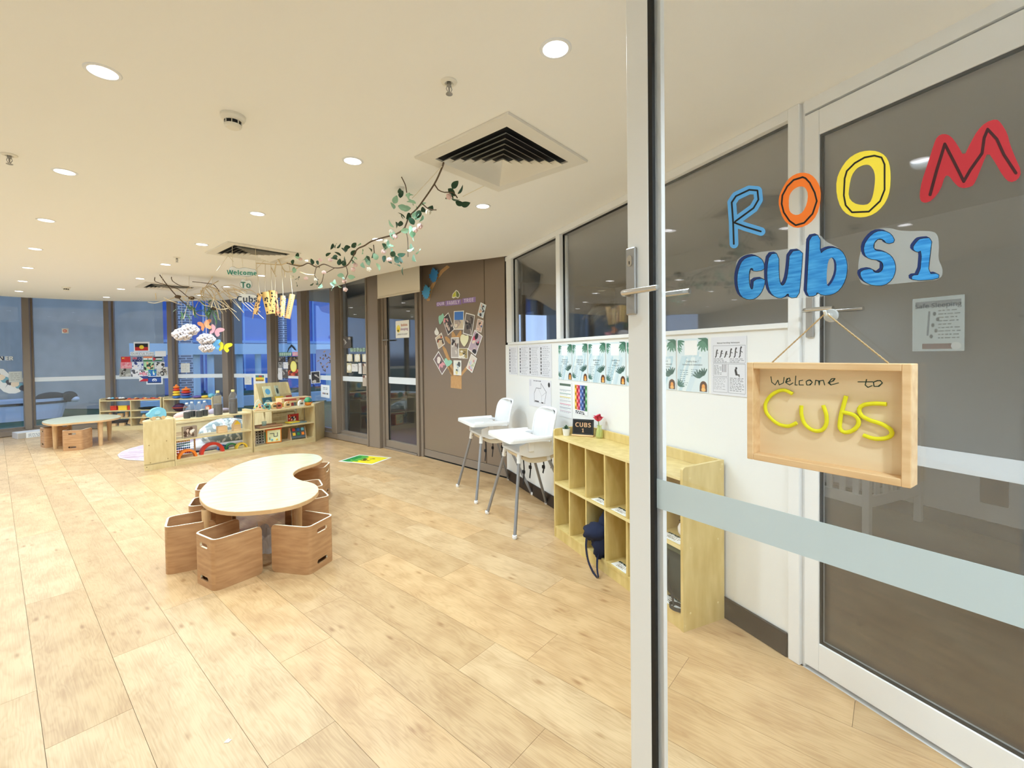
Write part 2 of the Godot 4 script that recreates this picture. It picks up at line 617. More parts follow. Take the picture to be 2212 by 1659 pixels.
func build_floor() -> void:
	var fl := setting("floor")
	part(fl, "subfloor", flat(footprint(), -0.10, -0.009), mat(col(92, 68, 46), 0.9))
	var mats := []
	for i in 4:
		var tx := plank_texture(21 + i)
		for k in 3:
			var m := mat([Color(1, 1, 1), Color(0.95, 0.93, 0.9), Color(1, 0.975, 0.94)][k], 0.36)
			m.albedo_texture = tx
			mats.append(m)
	# plank axes: u along the boards, v across; joints measured on the photograph for the first boards
	var known := {-1: 2.89, 0: 2.427, 1: 2.914, 2: 1.706, 3: 2.235, 4: 1.036, 5: 1.54, 8: 1.641}
	var area := footprint()
	var uv := PackedVector2Array()
	var across := Vector2(-ALONG.y, ALONG.x)
	for p in area: uv.append(Vector2(p.dot(ALONG), p.dot(across)))
	var X := Transform3D(Basis(Vector3(ALONG.x, 0, ALONG.y), Vector3(across.x, 0, across.y), Vector3.UP), Vector3.ZERO)
	var width := 0.257
	var length := 1.52
	var rest := MB.new()
	for row in range(-16, 18):
		var v0 := 0.097 + row * width
		var start: float = known[row] if known.has(row) else fposmod(row * 0.613 + 0.2, 1.0) * length
		var k0 := int(floor((-3.0 - start) / length))
		for k in range(k0, k0 + 14):
			var u0 := start + k * length
			var q := PackedVector2Array([Vector2(u0 + 0.0007, v0 + 0.0007), Vector2(u0 + length - 0.0007, v0 + 0.0007), Vector2(u0 + length - 0.0007, v0 + width - 0.0007), Vector2(u0 + 0.0007, v0 + width - 0.0007)])
			for g in Geometry2D.intersect_polygons(q, uv):
				if g.size() < 3: continue
				var mid := Vector2.ZERO
				for p in g: mid += p / g.size()
				var w3 := X * Vector3(mid.x, mid.y, 0)
				var az := rad_to_deg(atan2(w3.x, -w3.z))
				var pick := rng.randi() % 12
				var flip := rng.randi() % 2
				var b := rest if (w3.z > -0.7 or az < -30.0) else MB.new()
				var from := b.v.size()
				b.prism(g, -0.009, 0.0, X)
				for i in range(from, b.t.size()):
					var c := Vector2((b.t[i].x - u0) / length, (b.t[i].y - v0) / width)
					b.t[i] = Vector2(1.0 - c.x if flip else c.x, clampf(c.y, 0.01, 0.99))
				if b != rest: part(fl, "plank", b, mats[pick])
	var r := part(fl, "plank_remainder", rest, mats[0])
	r.set_meta("kind", "stuff")

func ceiling_edge() -> Array:
	return [2.053, -4.72, 1.852, -4.99, 1.471, -5.392, 1.224, -5.656, 0.734, -6.635, 0.257, -7.974, -0.226, -8.542, -0.771, -9.235, -1.6, -10.31, -2.52, -10.87, -3.171, -11.068, -3.711, -11.166, -4.25, -11.14, -4.779, -11.0, -5.06, -10.844, -5.9, -10.2, -6.4, -9.75]

func build_ceiling() -> void:
	var ce := setting("ceiling")
	var a := [2.153, 1.6, 2.153, -4.72]
	a.append_array(ceiling_edge())
	a.append_array([-1.3, 1.6])
	part(ce, "ceiling_board", flat(v2(a), CEIL, CEIL + 0.03), M.ceiling)
	var roof := v2([2.2, 1.65, 2.2, -4.85, 1.5, -6.55, 1.1, -7.4, 0.95, -7.7, 0.45, -8.7, -0.1, -9.8, -0.75, -10.8, -1.72, -11.6, -2.83, -12.1, -4.05, -12.4, -5.3, -12.15, -6.3, -11.3, -6.95, -10.2, -1.45, 1.65])
	part(ce, "upper_slab", flat(roof, 3.0, 3.15), M.ceiling)

func wall_box(parent: Node3D, called: String, x0: float, x1: float, y0: float, y1: float, z0: float, z1: float, m: Material, bev := 0.0) -> MeshInstance3D:
	return part(parent, called, MB.new().box(Vector3((x0 + x1) / 2, (y0 + y1) / 2, (z0 + z1) / 2), Vector3(absf(x1 - x0), absf(y1 - y0), absf(z1 - z0)), bev), m)

func build_right_wall() -> void:
	var X := 2.053
	var w := setting("wall_right")
	wall_box(w, "lower_panel", X, X + 0.1, 0.0, 1.578, -4.84, -1.40, M.white_paint)
	wall_box(w, "sill_rail", X - 0.012, X + 0.09, 1.578, 1.604, -4.74, -1.40, M.white_frame, 0.002)
	wall_box(w, "head_rail", X - 0.008, X + 0.09, 2.552, CEIL, -4.80, -1.40, M.white_frame, 0.002)
	wall_box(w, "left_jamb", X - 0.006, X + 0.09, 1.604, 2.552, -4.78, -4.64, M.white_frame, 0.002)
	wall_box(w, "post", X - 0.01, X + 0.09, 1.604, 2.552, -3.605, -3.535, M.white_frame, 0.002)
	wall_box(w, "right_jamb", X - 0.012, X + 0.09, 0.0, CEIL, -1.40, -1.345, M.white_frame, 0.003)
	wall_box(w, "door_stop", X + 0.01, X + 0.07, 0.0, CEIL, -1.345, -1.331, M.white_frame)
	wall_box(w, "head_over_door", X, X + 0.1, 2.545, CEIL, -1.331, -0.2, M.white_frame)
	var sk := setting("baseboard_right")
	wall_box(sk, "skirting_board", X - 0.014, X - 0.0005, 0.0, 0.118, -4.80, -1.405, M.skirting, 0.004)
	var spans := [[-4.64, -3.605], [-3.535, -1.40]]
	for i in 2:
		var n := setting("window_%d" % (10 + i))
		wall_box(n, "pane", X + 0.036, X + 0.042, 1.604, 2.552, spans[i][0], spans[i][1], M.pane_dim)
		wall_box(n, "pane", X + 0.062, X + 0.068, 1.604, 2.552, spans[i][0], spans[i][1], M.pane_dim)  # second pane, added to double the room's reflection in the glass
		wall_box(n, "gasket", X + 0.026, X + 0.036, 2.540, 2.552, spans[i][0], spans[i][1], M.gasket)
		wall_box(n, "gasket", X + 0.026, X + 0.036, 1.604, 2.540, spans[i][0], spans[i][0] + 0.012, M.gasket)
		wall_box(n, "bead", X + 0.042, X + 0.06, 1.604, 2.54, spans[i][0] + 0.012, spans[i][0] + 0.03, M.white_frame)
	# sliding glass door to the nap room
	var d := setting("door_3")
	var z0 := -1.329
	var z1 := -0.20
	wall_box(d, "stile", X + 0.0, X + 0.045, 0.02, 2.535, z0, z0 + 0.064, M.white_frame, 0.002)
	wall_box(d, "stile", X + 0.0, X + 0.045, 0.02, 2.535, z1 - 0.064, z1, M.white_frame, 0.002)
	wall_box(d, "top_rail", X + 0.001, X + 0.044, 2.425, 2.535, z0 + 0.064, z1 - 0.064, M.white_frame, 0.002)
	wall_box(d, "bottom_rail", X + 0.001, X + 0.044, 0.02, 0.148, z0 + 0.064, z1 - 0.064, M.white_frame, 0.002)
	wall_box(d, "pane", X + 0.02, X + 0.026, 0.148, 2.425, z0 + 0.064, z1 - 0.064, M.pane_dim)
	wall_box(d, "pane", X + 0.034, X + 0.040, 0.148, 2.425, z0 + 0.064, z1 - 0.064, M.pane_dim)  # added second sheet, so the door mirrors the room more strongly
	wall_box(d, "gasket", X + 0.008, X + 0.02, 0.148, 0.156, z0 + 0.064, z1 - 0.064, M.gasket)
	wall_box(d, "gasket", X + 0.008, X + 0.02, 2.415, 2.425, z0 + 0.064, z1 - 0.064, M.gasket)
	wall_box(d, "gasket", X + 0.008, X + 0.02, 0.156, 2.415, z0 + 0.064, z0 + 0.073, M.gasket)
	wall_box(d, "frosted_band", X + 0.0275, X + 0.0295, 1.03, 1.106, z0 + 0.064, z1 - 0.064, M.band)
	wall_box(d, "lock_plate", X - 0.012, X - 0.0005, 1.53, 1.72, z0 + 0.012, z0 + 0.046, M.steel_dull, 0.003)
	var lv := MB.new()
	lv.tube(curve([Vector3(X - 0.012, 1.65, z0 + 0.03), Vector3(X - 0.05, 1.65, z0 + 0.03), Vector3(X - 0.062, 1.65, z0 + 0.045), Vector3(X - 0.062, 1.648, z0 + 0.16)], 0.01), 0.0095, 10)
	part(d, "lever", lv, M.steel)
	var lb := MB.new()
	lb.tube([Vector3(X + 0.046, 1.65, z0 + 0.05), Vector3(X + 0.09, 1.65, z0 + 0.05), Vector3(X + 0.095, 1.648, z0 + 0.19)], 0.0095, 10)
	part(d, "lever", lb, M.steel)

func build_other_walls() -> void:
	# brown feature wall
	var T: Transform3D = plane_brown.T
	var w := setting("wall_brown", T)
	var L: float = plane_brown.len
	part(w, "panel", MB.new().box(Vector3((0.075 + 1.394) / 2, 1.56, -0.02), Vector3(1.394 - 0.075, 2.88, 0.04), 0.003), M.brown_panel)
	part(w, "panel", MB.new().box(Vector3((1.404 + L - 0.012) / 2, 1.56, -0.02), Vector3(L - 0.012 - 1.404, 2.88, 0.04), 0.003), M.brown_panel)
	part(w, "trim_post", MB.new().box(Vector3(0.035, 1.5, -0.01), Vector3(0.06, 3.0, 0.06), 0.003), M.brown_frame)
	part(w, "backing", MB.new().box(Vector3(L / 2, 1.5, -0.07), Vector3(L, 3.0, 0.05)), M.brown_frame)
	part(w, "skirting", MB.new().box(Vector3(L / 2, 0.066, -0.018), Vector3(L, 0.098, 0.036), 0.002), M.brown_frame)
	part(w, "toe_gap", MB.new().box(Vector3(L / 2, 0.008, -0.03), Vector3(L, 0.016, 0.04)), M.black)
	part(w, "corner_gap", MB.new().box(Vector3(L - 0.006, 1.5, -0.03), Vector3(0.011, 3.0, 0.03)), M.black)
	# walls outside the frame, which close the room
	var far := make_plane(Vector2(-1.3, 1.5), Vector2(-6.75, -10.25))
	var wl := setting("wall_left", far.T)
	part(wl, "wall_body", MB.new().box(Vector3(far.len / 2, 1.5, 0.06), Vector3(far.len, 3.0, 0.12)), M.white_paint)
	var wb := setting("wall_back")
	wall_box(wb, "wall_body", -1.4, 2.153, 0.0, 3.0, 1.5, 1.62, M.white_paint)
	var we := setting("wall_entrance")
	# glazed partition that carries the open door's hinges
	var gp := make_plane(Vector2(1.0, -0.16), Vector2(2.045, 0.34))
	for e in [["hinge_post", 0.03, 1.3, 0.06, 2.6], ["end_post", gp.len - 0.03, 1.3, 0.06, 2.6], ["head_rail", gp.len / 2, 2.54, gp.len - 0.12, 0.12], ["bottom_rail", gp.len / 2, 0.06, gp.len - 0.12, 0.12]]:
		part(we, e[0], MB.new().box(Vector3(e[1], e[2], -0.03), Vector3(e[3], e[4], 0.06), 0.003), M.white_frame, gp.T)
	part(we, "pane", MB.new().box(Vector3(gp.len / 2, 1.3, -0.03), Vector3(gp.len - 0.12, 2.36, 0.006)), M.pane, gp.T)
	wall_box(we, "corner_wall", 2.053, 2.153, 0.0, CEIL, -0.2, 1.5, M.white_paint)
	wall_box(we, "upper_side", 2.053, 2.153, CEIL + 0.03, 3.0, -4.9, 1.6, M.white_paint)

func build_far_facade() -> void:
	var pts := v2([-6.75, -10.25, -6.1, -11.2, -5.2, -11.95, -4.01, -12.2, -2.835, -11.9, -1.724, -11.4, -0.797, -10.6, -0.184, -9.6, 0.373, -8.53, 0.872, -7.58])
	for i in pts.size() - 1:
		var p := make_plane(pts[i], pts[i + 1])
		var L: float = p.len
		win_planes.append(p)
		var w := setting("window_%d" % (i + 1), p.T)
		var mw := 0.10 if i < 5 else 0.16
		part(w, "mullion", MB.new().box(Vector3(0.0, 1.55, 0.03), Vector3(mw, 2.9, 0.14), 0.006), M.brown_frame)
		part(w, "mullion_fin", MB.new().box(Vector3(mw / 2 + 0.012, 1.55, -0.03), Vector3(0.03, 2.9, 0.05), 0.003), M.brown_frame)
		part(w, "jamb", MB.new().box(Vector3(L - mw / 2 - 0.012, 1.55, -0.03), Vector3(0.024, 2.9, 0.05), 0.003), M.brown_frame)
		part(w, "plinth", MB.new().box(Vector3(L / 2, 0.055, 0.03), Vector3(L, 0.095, 0.12), 0.003), M.brown_frame)
		part(w, "sill", MB.new().box(Vector3(L / 2, 0.128, -0.02), Vector3(L - 0.06, 0.05, 0.06), 0.002), M.brown_frame)
		part(w, "pane", MB.new().box(Vector3(L / 2, 1.57, -0.03), Vector3(L - 0.08, 2.84, 0.008)), M.pane)
		part(w, "safety_band", MB.new().box(Vector3(L / 2, 1.072, -0.024), Vector3(L - mw - 0.03, 0.084, 0.002)), M.band)
	# post and glass door beside the brown wall
	var q := make_plane(Vector2(0.872, -7.58), Vector2(1.0, -7.35))
	var post := setting("trim_1", q.T)
	part(post, "post", MB.new().box(Vector3(q.len / 2, 1.5, 0.03), Vector3(q.len + 0.03, 3.0, 0.16), 0.006), M.brown_frame)
	part(post, "post_fin", MB.new().box(Vector3(-0.01, 1.5, 0.06), Vector3(0.03, 3.0, 0.14), 0.006), M.brown_frame)
	var dp := make_plane(Vector2(1.0, -7.35), Vector2(1.40, -6.46))
	win_planes.append(dp)
	var d := setting("door_1", dp.T)
	var L: float = dp.len
	part(d, "jamb", MB.new().box(Vector3(0.035, 1.5, 0.0), Vector3(0.07, 3.0, 0.1), 0.004), M.brown_frame)
	part(d, "jamb", MB.new().box(Vector3(L - 0.02, 1.5, 0.0), Vector3(0.04, 3.0, 0.1), 0.004), M.brown_frame)
	part(d, "threshold", MB.new().box(Vector3(L / 2, 0.012, 0.0), Vector3(L - 0.12, 0.024, 0.1), 0.002), M.brown_frame)
	part(d, "bottom_rail", MB.new().box(Vector3(L / 2, 0.083, 0.0), Vector3(L - 0.14, 0.11, 0.05), 0.003), M.brown_frame)
	part(d, "top_rail", MB.new().box(Vector3(L / 2, 2.85, 0.0), Vector3(L - 0.14, 0.3, 0.05), 0.003), M.brown_frame)
	part(d, "stile", MB.new().box(Vector3(0.105, 1.42, 0.0), Vector3(0.07, 2.56, 0.05), 0.003), M.brown_frame)
	part(d, "stile", MB.new().box(Vector3(L - 0.068, 1.42, 0.0), Vector3(0.05, 2.56, 0.05), 0.003), M.brown_frame)
	part(d, "pane", MB.new().box(Vector3(L / 2 + 0.01, 1.42, 0.0), Vector3(L - 0.23, 2.56, 0.008)), M.pane)
	part(d, "gasket", MB.new().box(Vector3(0.148, 1.42, 0.008), Vector3(0.012, 2.56, 0.012)), M.gasket)
	part(d, "safety_band", MB.new().box(Vector3(L / 2 + 0.01, 1.083, 0.006), Vector3(L - 0.24, 0.1, 0.002)), M.band)
	part(d, "lock_plate", MB.new().box(Vector3(0.1, 1.75, 0.03), Vector3(0.03, 0.24, 0.012), 0.003), M.brown_frame)
	part(d, "lever", MB.new().tube([Vector3(0.1, 1.71, 0.03), Vector3(0.1, 1.71, 0.075), Vector3(0.112, 1.71, 0.08), Vector3(0.25, 1.71, 0.08)], 0.011, 8), M.steel)
	# roller blind over the door, hung from the blind pocket
	var a := lp(dp, 815, 601, 0.22)
	var c := lp(dp, 907, 628, 0.22)
	var bl := thing("roller_blind", "cream roller blind rolled down a little over the brown glass door", "blind", dp.T * shift((a.x + c.x) / 2, 0, 0.22))
	var bw: float = c.x - a.x
	var y0: float = lp(dp, 860, 636, 0.22).y
	part(bl, "fabric", MB.new().box(Vector3(0, (y0 + 2.9) / 2, 0), Vector3(bw, 2.9 - y0, 0.004)), mat(col(226, 214, 192), 0.8))
	part(bl, "bottom_bar", MB.new().box(Vector3(0, y0, 0), Vector3(bw, 0.03, 0.014), 0.004), mat(col(214, 202, 180), 0.5))
	part(bl, "roller_tube", MB.new().tube([Vector3(-bw / 2, 2.93, 0), Vector3(bw / 2, 2.93, 0)], 0.03, 12), mat(col(214, 202, 180), 0.5))

func build_nap_room() -> void:
	var fl := setting("floor_nap_room")
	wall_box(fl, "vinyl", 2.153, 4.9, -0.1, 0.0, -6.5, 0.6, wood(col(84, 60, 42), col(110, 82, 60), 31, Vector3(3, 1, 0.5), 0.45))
	wall_box(fl, "threshold", 2.05, 2.153, -0.1, -0.002, -1.34, -0.1, M.white_frame)
	var ce := setting("ceiling_nap_room")
	wall_box(ce, "ceiling_board", 2.153, 4.9, CEIL, CEIL + 0.1, -6.5, 0.6, M.ceiling)
	var w := setting("wall_nap_room_far")
	wall_box(w, "wall_body", 4.8, 4.9, 0.0, CEIL, -6.5, 0.6, M.white_paint)
	var sk := setting("baseboard_nap_room")
	wall_box(sk, "skirting_board", 4.786, 4.7995, 0.0, 0.12, -6.4, 0.5, M.skirting, 0.003)
	var e := setting("wall_nap_room_end")
	wall_box(e, "wall_body", 2.153, 4.8, 0.0, CEIL, 0.5, 0.6, M.white_paint)
	var e2 := setting("wall_nap_room_window")
	wall_box(e2, "wall_left_part", 2.153, 2.6, 0.0, CEIL, -6.5, -6.4, M.brown_panel)
	wall_box(e2, "wall_right_part", 3.5, 4.8, 0.0, CEIL, -6.5, -6.4, M.brown_panel)
	wall_box(e2, "wall_over_window", 2.6, 3.5, 2.1, CEIL, -6.5, -6.4, M.brown_panel)
	wall_box(e2, "wall_corner", 2.07, 2.153, 0.0, CEIL, -6.5, -4.84, M.brown_panel)
	var n := setting("window_12")
	wall_box(n, "pane", 2.6, 3.5, 0.0, 2.1, -6.455, -6.449, M.pane)
	wall_box(n, "mullion", 3.02, 3.08, 0.0, 2.1, -6.48, -6.42, M.brown_frame)
	# white slatted cot
	var cot := thing("cot", "white slatted wooden cot in the dim room behind the sliding glass door", "cot", shift(4.33, 0, -2.65))
	var wm := mat(col(236, 236, 232), 0.45)
	for sx in [-0.37, 0.37]:
		for sz in [-0.58, 0.58]:
			part(cot, "leg", MB.new().box(Vector3(sx, 0.45, sz), Vector3(0.05, 0.9, 0.05), 0.004), wm)
	for s in [-0.37, 0.37]:
		part(cot, "side_rail", MB.new().box(Vector3(s, 0.86, 0), Vector3(0.03, 0.06, 1.11), 0.004), wm)
		part(cot, "side_rail", MB.new().box(Vector3(s, 0.27, 0), Vector3(0.03, 0.09, 1.11), 0.004), wm)
		for k in 11:
			part(cot, "slat", MB.new().box(Vector3(s, 0.57, -0.5 + k * 0.1), Vector3(0.016, 0.52, 0.045), 0.002), wm)
	for s in [-0.58, 0.58]:
		part(cot, "end_rail", MB.new().box(Vector3(0, 0.86, s), Vector3(0.69, 0.06, 0.03), 0.004), wm)
		part(cot, "end_rail", MB.new().box(Vector3(0, 0.27, s), Vector3(0.69, 0.09, 0.03), 0.004), wm)
		for k in 5:
			part(cot, "slat", MB.new().box(Vector3(-0.24 + k * 0.12, 0.57, s), Vector3(0.06, 0.52, 0.016), 0.002), wm)
	part(cot, "mattress", MB.new().box(Vector3(0, 0.38, 0), Vector3(0.68, 0.1, 1.1), 0.03), mat(col(205, 205, 210), 0.8))
	var pl := make_plane(Vector2(4.8, -4.0), Vector2(4.8, 0.4))
	var sw := thing("wall_socket", "small brown cover plate low on the dim room's wall", "plate", shift(4.795, 0.36, lp(pl, 2148, 1060).z))
	sw.position.z = (pl.T * lp(pl, 2148, 1060)).z
	sw.position.y = lp(pl, 2148, 1060).y
	part(sw, "plate", MB.new().box(Vector3.ZERO, Vector3(0.008, 0.22, 0.16), 0.002), mat(col(120, 88, 62), 0.5))

func build_outside() -> void:
	var g := setting("ground_outside")
	wall_box(g, "turf", -40, 25, -0.3, -0.11, -60, -5.2, M.turf)
	var gw := make_plane(Vector2(-16.0, -23.6), Vector2(-4.55, -17.05))
	var gwall := setting("wall_courtyard", gw.T)
	var grey := wood(col(168, 160, 144), col(184, 176, 160), 33, Vector3(0.3, 0.3, 0.3), 0.8)
	part(gwall, "render_panel", MB.new().box(Vector3(4.4, 2.4, -0.15), Vector3(8.8, 5.0, 0.3)), grey)
	part(gwall, "render_panel", MB.new().box(Vector3(10.97, 2.4, -0.2), Vector3(4.44, 5.0, 0.3)), grey)
	part(gwall, "downpipe", MB.new().tube([Vector3(8.78, -0.1, 0.06), Vector3(8.78, 4.9, 0.06)], 0.07, 10), mat(col(176, 190, 200), 0.5))
	part(gwall, "dark_return", MB.new().box(Vector3(gw.len + 0.32, 2.4, -2.6), Vector3(1.0, 5.2, 0.4)), mat(col(150, 146, 138), 0.7))
	# office tower across the street
	var fp := make_plane(Vector2(-9.0, -22.0), Vector2(9.0, -29.0))
	var tower := thing("office_tower", "blue glass office tower across the street behind the far windows", "building", fp.T)
	var tm := mat(col(84, 134, 214), 0.25)
	var tm2 := mat(col(68, 116, 202), 0.25)
	var tl := mat(col(140, 190, 245), 0.5)
	part(tower, "core", MB.new().box(Vector3(9.6, 6.0, -2.0), Vector3(19.3, 12.2, 3.6)), tm)
	for r in 5:
		for c in 12:
			part(tower, "glass_panel", MB.new().box(Vector3(0.8 + c * 1.6, 1.0 + r * 2.4, -0.14), Vector3(1.52, 2.3, 0.06)), tm if (r + c) % 3 else tm2)
	for r in 6: part(tower, "floor_band", MB.new().box(Vector3(9.6, -0.2 + r * 2.4, -0.05), Vector3(19.3, 0.12, 0.14)), tl)
	for c in 13: part(tower, "mullion", MB.new().box(Vector3(c * 1.6, 6.0, -0.06), Vector3(0.07, 12.0, 0.1)), tl)
	# white beam on round columns, nearer
	var bp := make_plane(Vector2(-4.6, -15.6), Vector2(3.2, -17.6))
	var beam := thing("street_canopy", "white beam on round columns outside the far windows", "canopy", bp.T)
	var wm := mat(col(196, 228, 246), 0.6)
	var yb: float = lp(bp, 550, 765).y
	var yt: float = lp(bp, 550, 743).y
	part(beam, "beam", MB.new().box(Vector3(4.2, (yb + yt) / 2, 0), Vector3(8.6, yt - yb, 0.3)), wm)
	for px in [427, 457, 520, 560, 712, 738]:
		var s: float = lp(bp, px, 850).x
		part(beam, "column", MB.new().tube([Vector3(s, -0.11, -0.1), Vector3(s, yb, -0.1)], 0.09, 12), wm)
	part(beam, "low_kerb", MB.new().box(Vector3(4.2, 0.05, -0.6), Vector3(8.6, 0.32, 0.2)), wm)
	# brick piers
	var im := sheet(128, 128, col(206, 214, 222))
	for r in 8:
		for c in 3: bar(im, c * 64 - (32 if r % 2 else 0) + 3, r * 16 + 3, 58, 11, col(112, 116, 132))
	var bm := mat(Color.WHITE, 0.85)
	bm.albedo_texture = ImageTexture.create_from_image(im)
	bm.uv1_scale = Vector3(1.6, 1.6, 1.6)
	for q in [[384, 414, 0.9], [602, 616, 1.2]]:
		var pp := make_plane(Vector2(-6.0, -17.2), Vector2(3.0, -19.5))
		var s0: float = lp(pp, q[0], 690).x
		var s1: float = lp(pp, q[1], 690).x
		var pier := thing("brick_pier", "tall grey brick pier left of the white columns outside" if q[0] == 384 else "narrow grey brick pier beside the pale column outside", "pier", pp.T * shift((s0 + s1) / 2, 0, 0))
		part(pier, "shaft", MB.new().box(Vector3(0, 3.4, 0), Vector3(s1 - s0, 7.0, 0.5)), bm)
	# soffit over the street side
	var so := setting("trim_2")
	part(so, "soffit", flat(v2([1.2, -7.4, 0.45, -8.9, -0.12, -9.9, -0.75, -10.85, 1.9, -12.6, 3.6, -8.6]), 2.75, 3.1), mat(col(186, 186, 184), 0.8))
	# dim room with a purple floor behind the brown glass door
	var nf := setting("floor_next_room")
	part(nf, "carpet", flat(v2([1.46, -6.55, 1.08, -7.42, 0.52, -8.62, 0.80, -12.2, 2.5, -11.6]), -0.1, -0.004), mat(col(74, 62, 104), 0.9))
	var nw := setting("wall_next_room")
	var pale := mat(col(206, 208, 206), 0.7)
	for e in [[0.52, -8.66, 0.80, -12.2], [0.80, -12.2, 2.5, -11.6], [2.5, -11.6, 1.52, -6.6]]:
		var np := make_plane(Vector2(e[0], e[1]), Vector2(e[2], e[3]))
		part(nw, "wall_body", MB.new().box(Vector3(np.len / 2, 1.5, -0.03), Vector3(np.len, 3.0, 0.06)), pale, np.T)
	var nc := setting("ceiling_next_room")
	part(nc, "ceiling_board", flat(v2([1.5, -6.6, 1.12, -7.45, 0.5, -8.7, 0.78, -12.2, 2.5, -11.6]), 2.92, 2.98), M.ceiling)
	var ns := thing("dim_shelf", "pale low shelf standing in the dim room behind the glass door", "shelf", turned(-20, Vector3(1.62, 0, -11.1)))
	for x in [-0.4, 0.0, 0.4]: part(ns, "panel", MB.new().box(Vector3(x, 0.4, 0), Vector3(0.02, 0.8, 0.3)), pale)
	for y in [0.06, 0.42, 0.79]: part(ns, "board", MB.new().box(Vector3(0, y, 0), Vector3(0.78, 0.02, 0.29)), pale)
	# tub with a toy dog on the turf
	var at := Vector3(-7.15, -0.11, -15.9)
	var tub := thing("tub", "long white tub standing on the green turf outside the far window", "tub", turned(30, at))
	var tubm := mat(col(222, 230, 238), 0.4)
	var o := smooth2(v2([-0.95, -0.4, 0.95, -0.4, 0.95, 0.4, -0.95, 0.4]), 3)
	var b := MB.new()
	for k in 6:
		var s0 := 0.86 + 0.025 * k
		var s1 := 0.86 + 0.025 * (k + 1)
		for i in o.size():
			var p := o[i]
			var q := o[(i + 1) % o.size()]
			b.poly([Vector3(p.x * s0, 0.09 * k, p.y * s0), Vector3(q.x * s0, 0.09 * k, q.y * s0), Vector3(q.x * s1, 0.09 * (k + 1), q.y * s1), Vector3(p.x * s1, 0.09 * (k + 1), p.y * s1)], Vector3(0, 0.09 * k, 0))
	part(tub, "shell", b, tubm)
	part(tub, "filling", flat(o, 0.40, 0.46), mat(col(46, 40, 40), 0.9))
	var dog := thing("toy_dog", "black and white plush dog hanging over the rim of the white tub", "toy dog", turned(30, at + Vector3(0.75, 0.52, -0.30)))
	var fur := mat(col(30, 26, 26), 0.95)
	part(dog, "body", MB.new().ball(Vector3(-0.2, 0.04, 0), Vector3(0.3, 0.14, 0.16), 14).ball(Vector3(0.15, 0.03, 0.05), Vector3(0.17, 0.15, 0.15), 14), fur)
	part(dog, "muzzle", MB.new().ball(Vector3(0.25, -0.05, 0.12), Vector3(0.1, 0.08, 0.1), 12), mat(col(232, 230, 226), 0.95))
	part(dog, "ear", MB.new().ball(Vector3(0.1, 0.02, 0.2), Vector3(0.05, 0.12, 0.03), 8), fur)
	part(dog, "ear", MB.new().ball(Vector3(0.1, 0.02, -0.1), Vector3(0.05, 0.12, 0.03), 8), fur)

